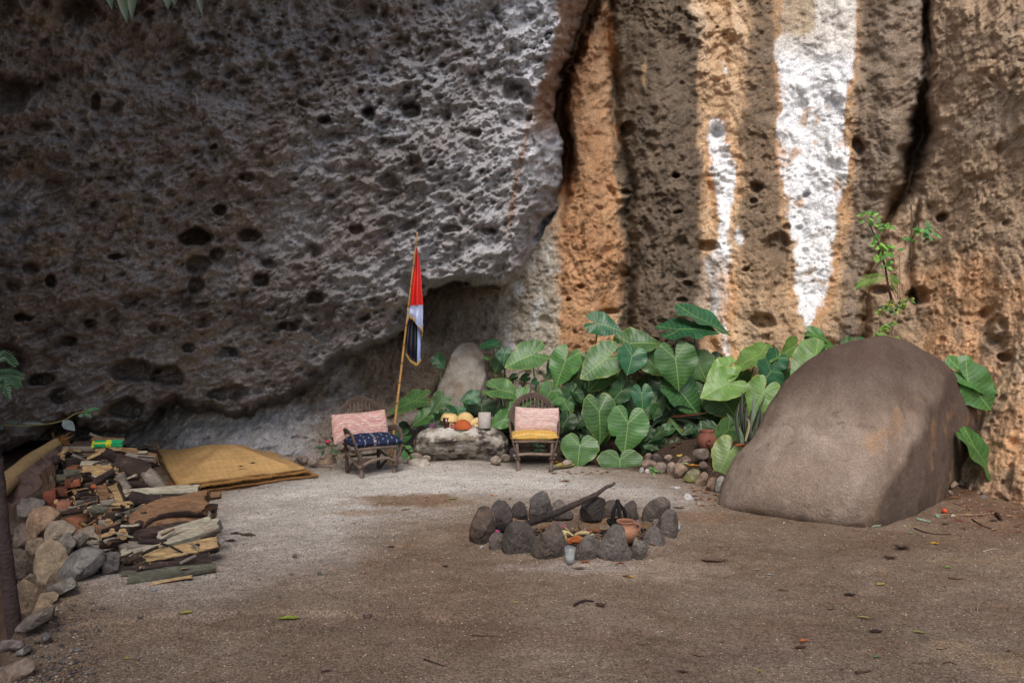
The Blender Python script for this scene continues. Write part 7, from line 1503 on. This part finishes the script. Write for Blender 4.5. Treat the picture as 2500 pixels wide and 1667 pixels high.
for k in range(34):
    uu, vv = (rr.uniform(2280, 2540), rr.uniform(1205, 1330)) if k < 18 else (rr.uniform(150, 2500), rr.uniform(1330, 1660)); l_ = rr.uniform(14, 40); twig('thin brown stem in the litter below the right cliff' if k < 18 else 'short thin brown stem lying on the open ground', [(uu, vv), (uu+l_*.5, vv+rr.uniform(-4, 4)), (uu+l_, vv+rr.uniform(-8, 8))], rr.uniform(.002, .004), rr.choice([(150, 124, 96), (96, 74, 60), (70, 54, 46)]), 'stems in the cliff litter' if k < 18 else 'stems on the open ground')
q = gl(2306, 1252, .0); mb = MB(); lathe(mb, q+[0, 0, .02], [(0, -.022)]+[(.024*math.sin(a_), -.022*math.cos(a_)) for a_ in np.linspace(.3, 2.9, 9)]+[(0, .022)], lin(200, 84, 50), 16); tag(mb.build('orange_fruit', M['plain']), 'small orange-red fruit on the ground right of the boulder', 'fruit')
q = gl(2290, 1262, .0); tag(rock('green_stone', [(2283, 1262), (2286, 1255), (2292, 1254), (2297, 1260), (2292, 1266)], float(q[1]), 7, col=(120, 156, 140), M_=20, T_=14), 'tiny blue-green stone left of the orange fruit', 'stone')
for (a, b, r1, lb) in [(1656, 1240, .06, 'grey dried tuft on the ground right of the rightmost ring stone'), (2200, 1340, .07, 'brown dead tuft of roots below the boulder'), (2172, 1362, .045, 'small brown clod of roots below the boulder'), (1467, 1480, .045, 'dark dry tuft in the foreground centre')]:
    tuft('dry_tuft', lb, 'dry tuft', gl(a, b, .005), 60, r1, lin(150, 146, 140) if a < 1700 and b < 1300 else lin(84, 66, 54), 'straw', 1, .5, r_=.002)
for (a, b, w_, cl_, lb) in [(1177, 1338, 12, (150, 142, 134), 'whitish pebble at the foot of the leftmost ring stone'), (375, 1443, 16, (120, 126, 130), 'blue-grey pebble in front of the woodpile'), (340, 1507, 14, (96, 88, 86), 'grey pebble on the gravel at lower left'), (886, 1399, 12, (130, 100, 80), 'brown pebble on the gravel left of centre'), (782, 1403, 16, (84, 90, 90), 'dark slate chip on the gravel left of centre'),
                    (897, 1507, 22, (86, 70, 64), 'dark brown clod at the end of the straight stick'), (250, 1488, 14, (80, 72, 70), 'dark pebble near the terrace edge'), (720, 1358, 12, (96, 84, 80), 'small dark pebble right of the woodpile'), (2328, 1262, 12, (176, 160, 140), 'pale pebble right of the orange fruit'), (712, 1404, 10, (70, 62, 60), 'tiny black pebble in the left gravel'), (190, 1590, 20, (100, 92, 90), 'rounded grey stone in the bottom left grit'), (150, 1620, 16, (90, 84, 84), 'dark grey stone in the bottom left grit')]:
    q = gl(a, b); tag(rock('pebble', [(a+w_*.6*math.cos(t_)*rr.uniform(.8, 1.1), b-w_*.2+w_*.42*math.sin(t_)*rr.uniform(.8, 1.1)) for t_ in np.arange(0, 6.2, .9)], float(q[1]), int(a), col=cl_, M_=24, T_=16), lb, 'pebble')
for o in list(bpy.data.objects):
    if '_o' in o: del o['_o']
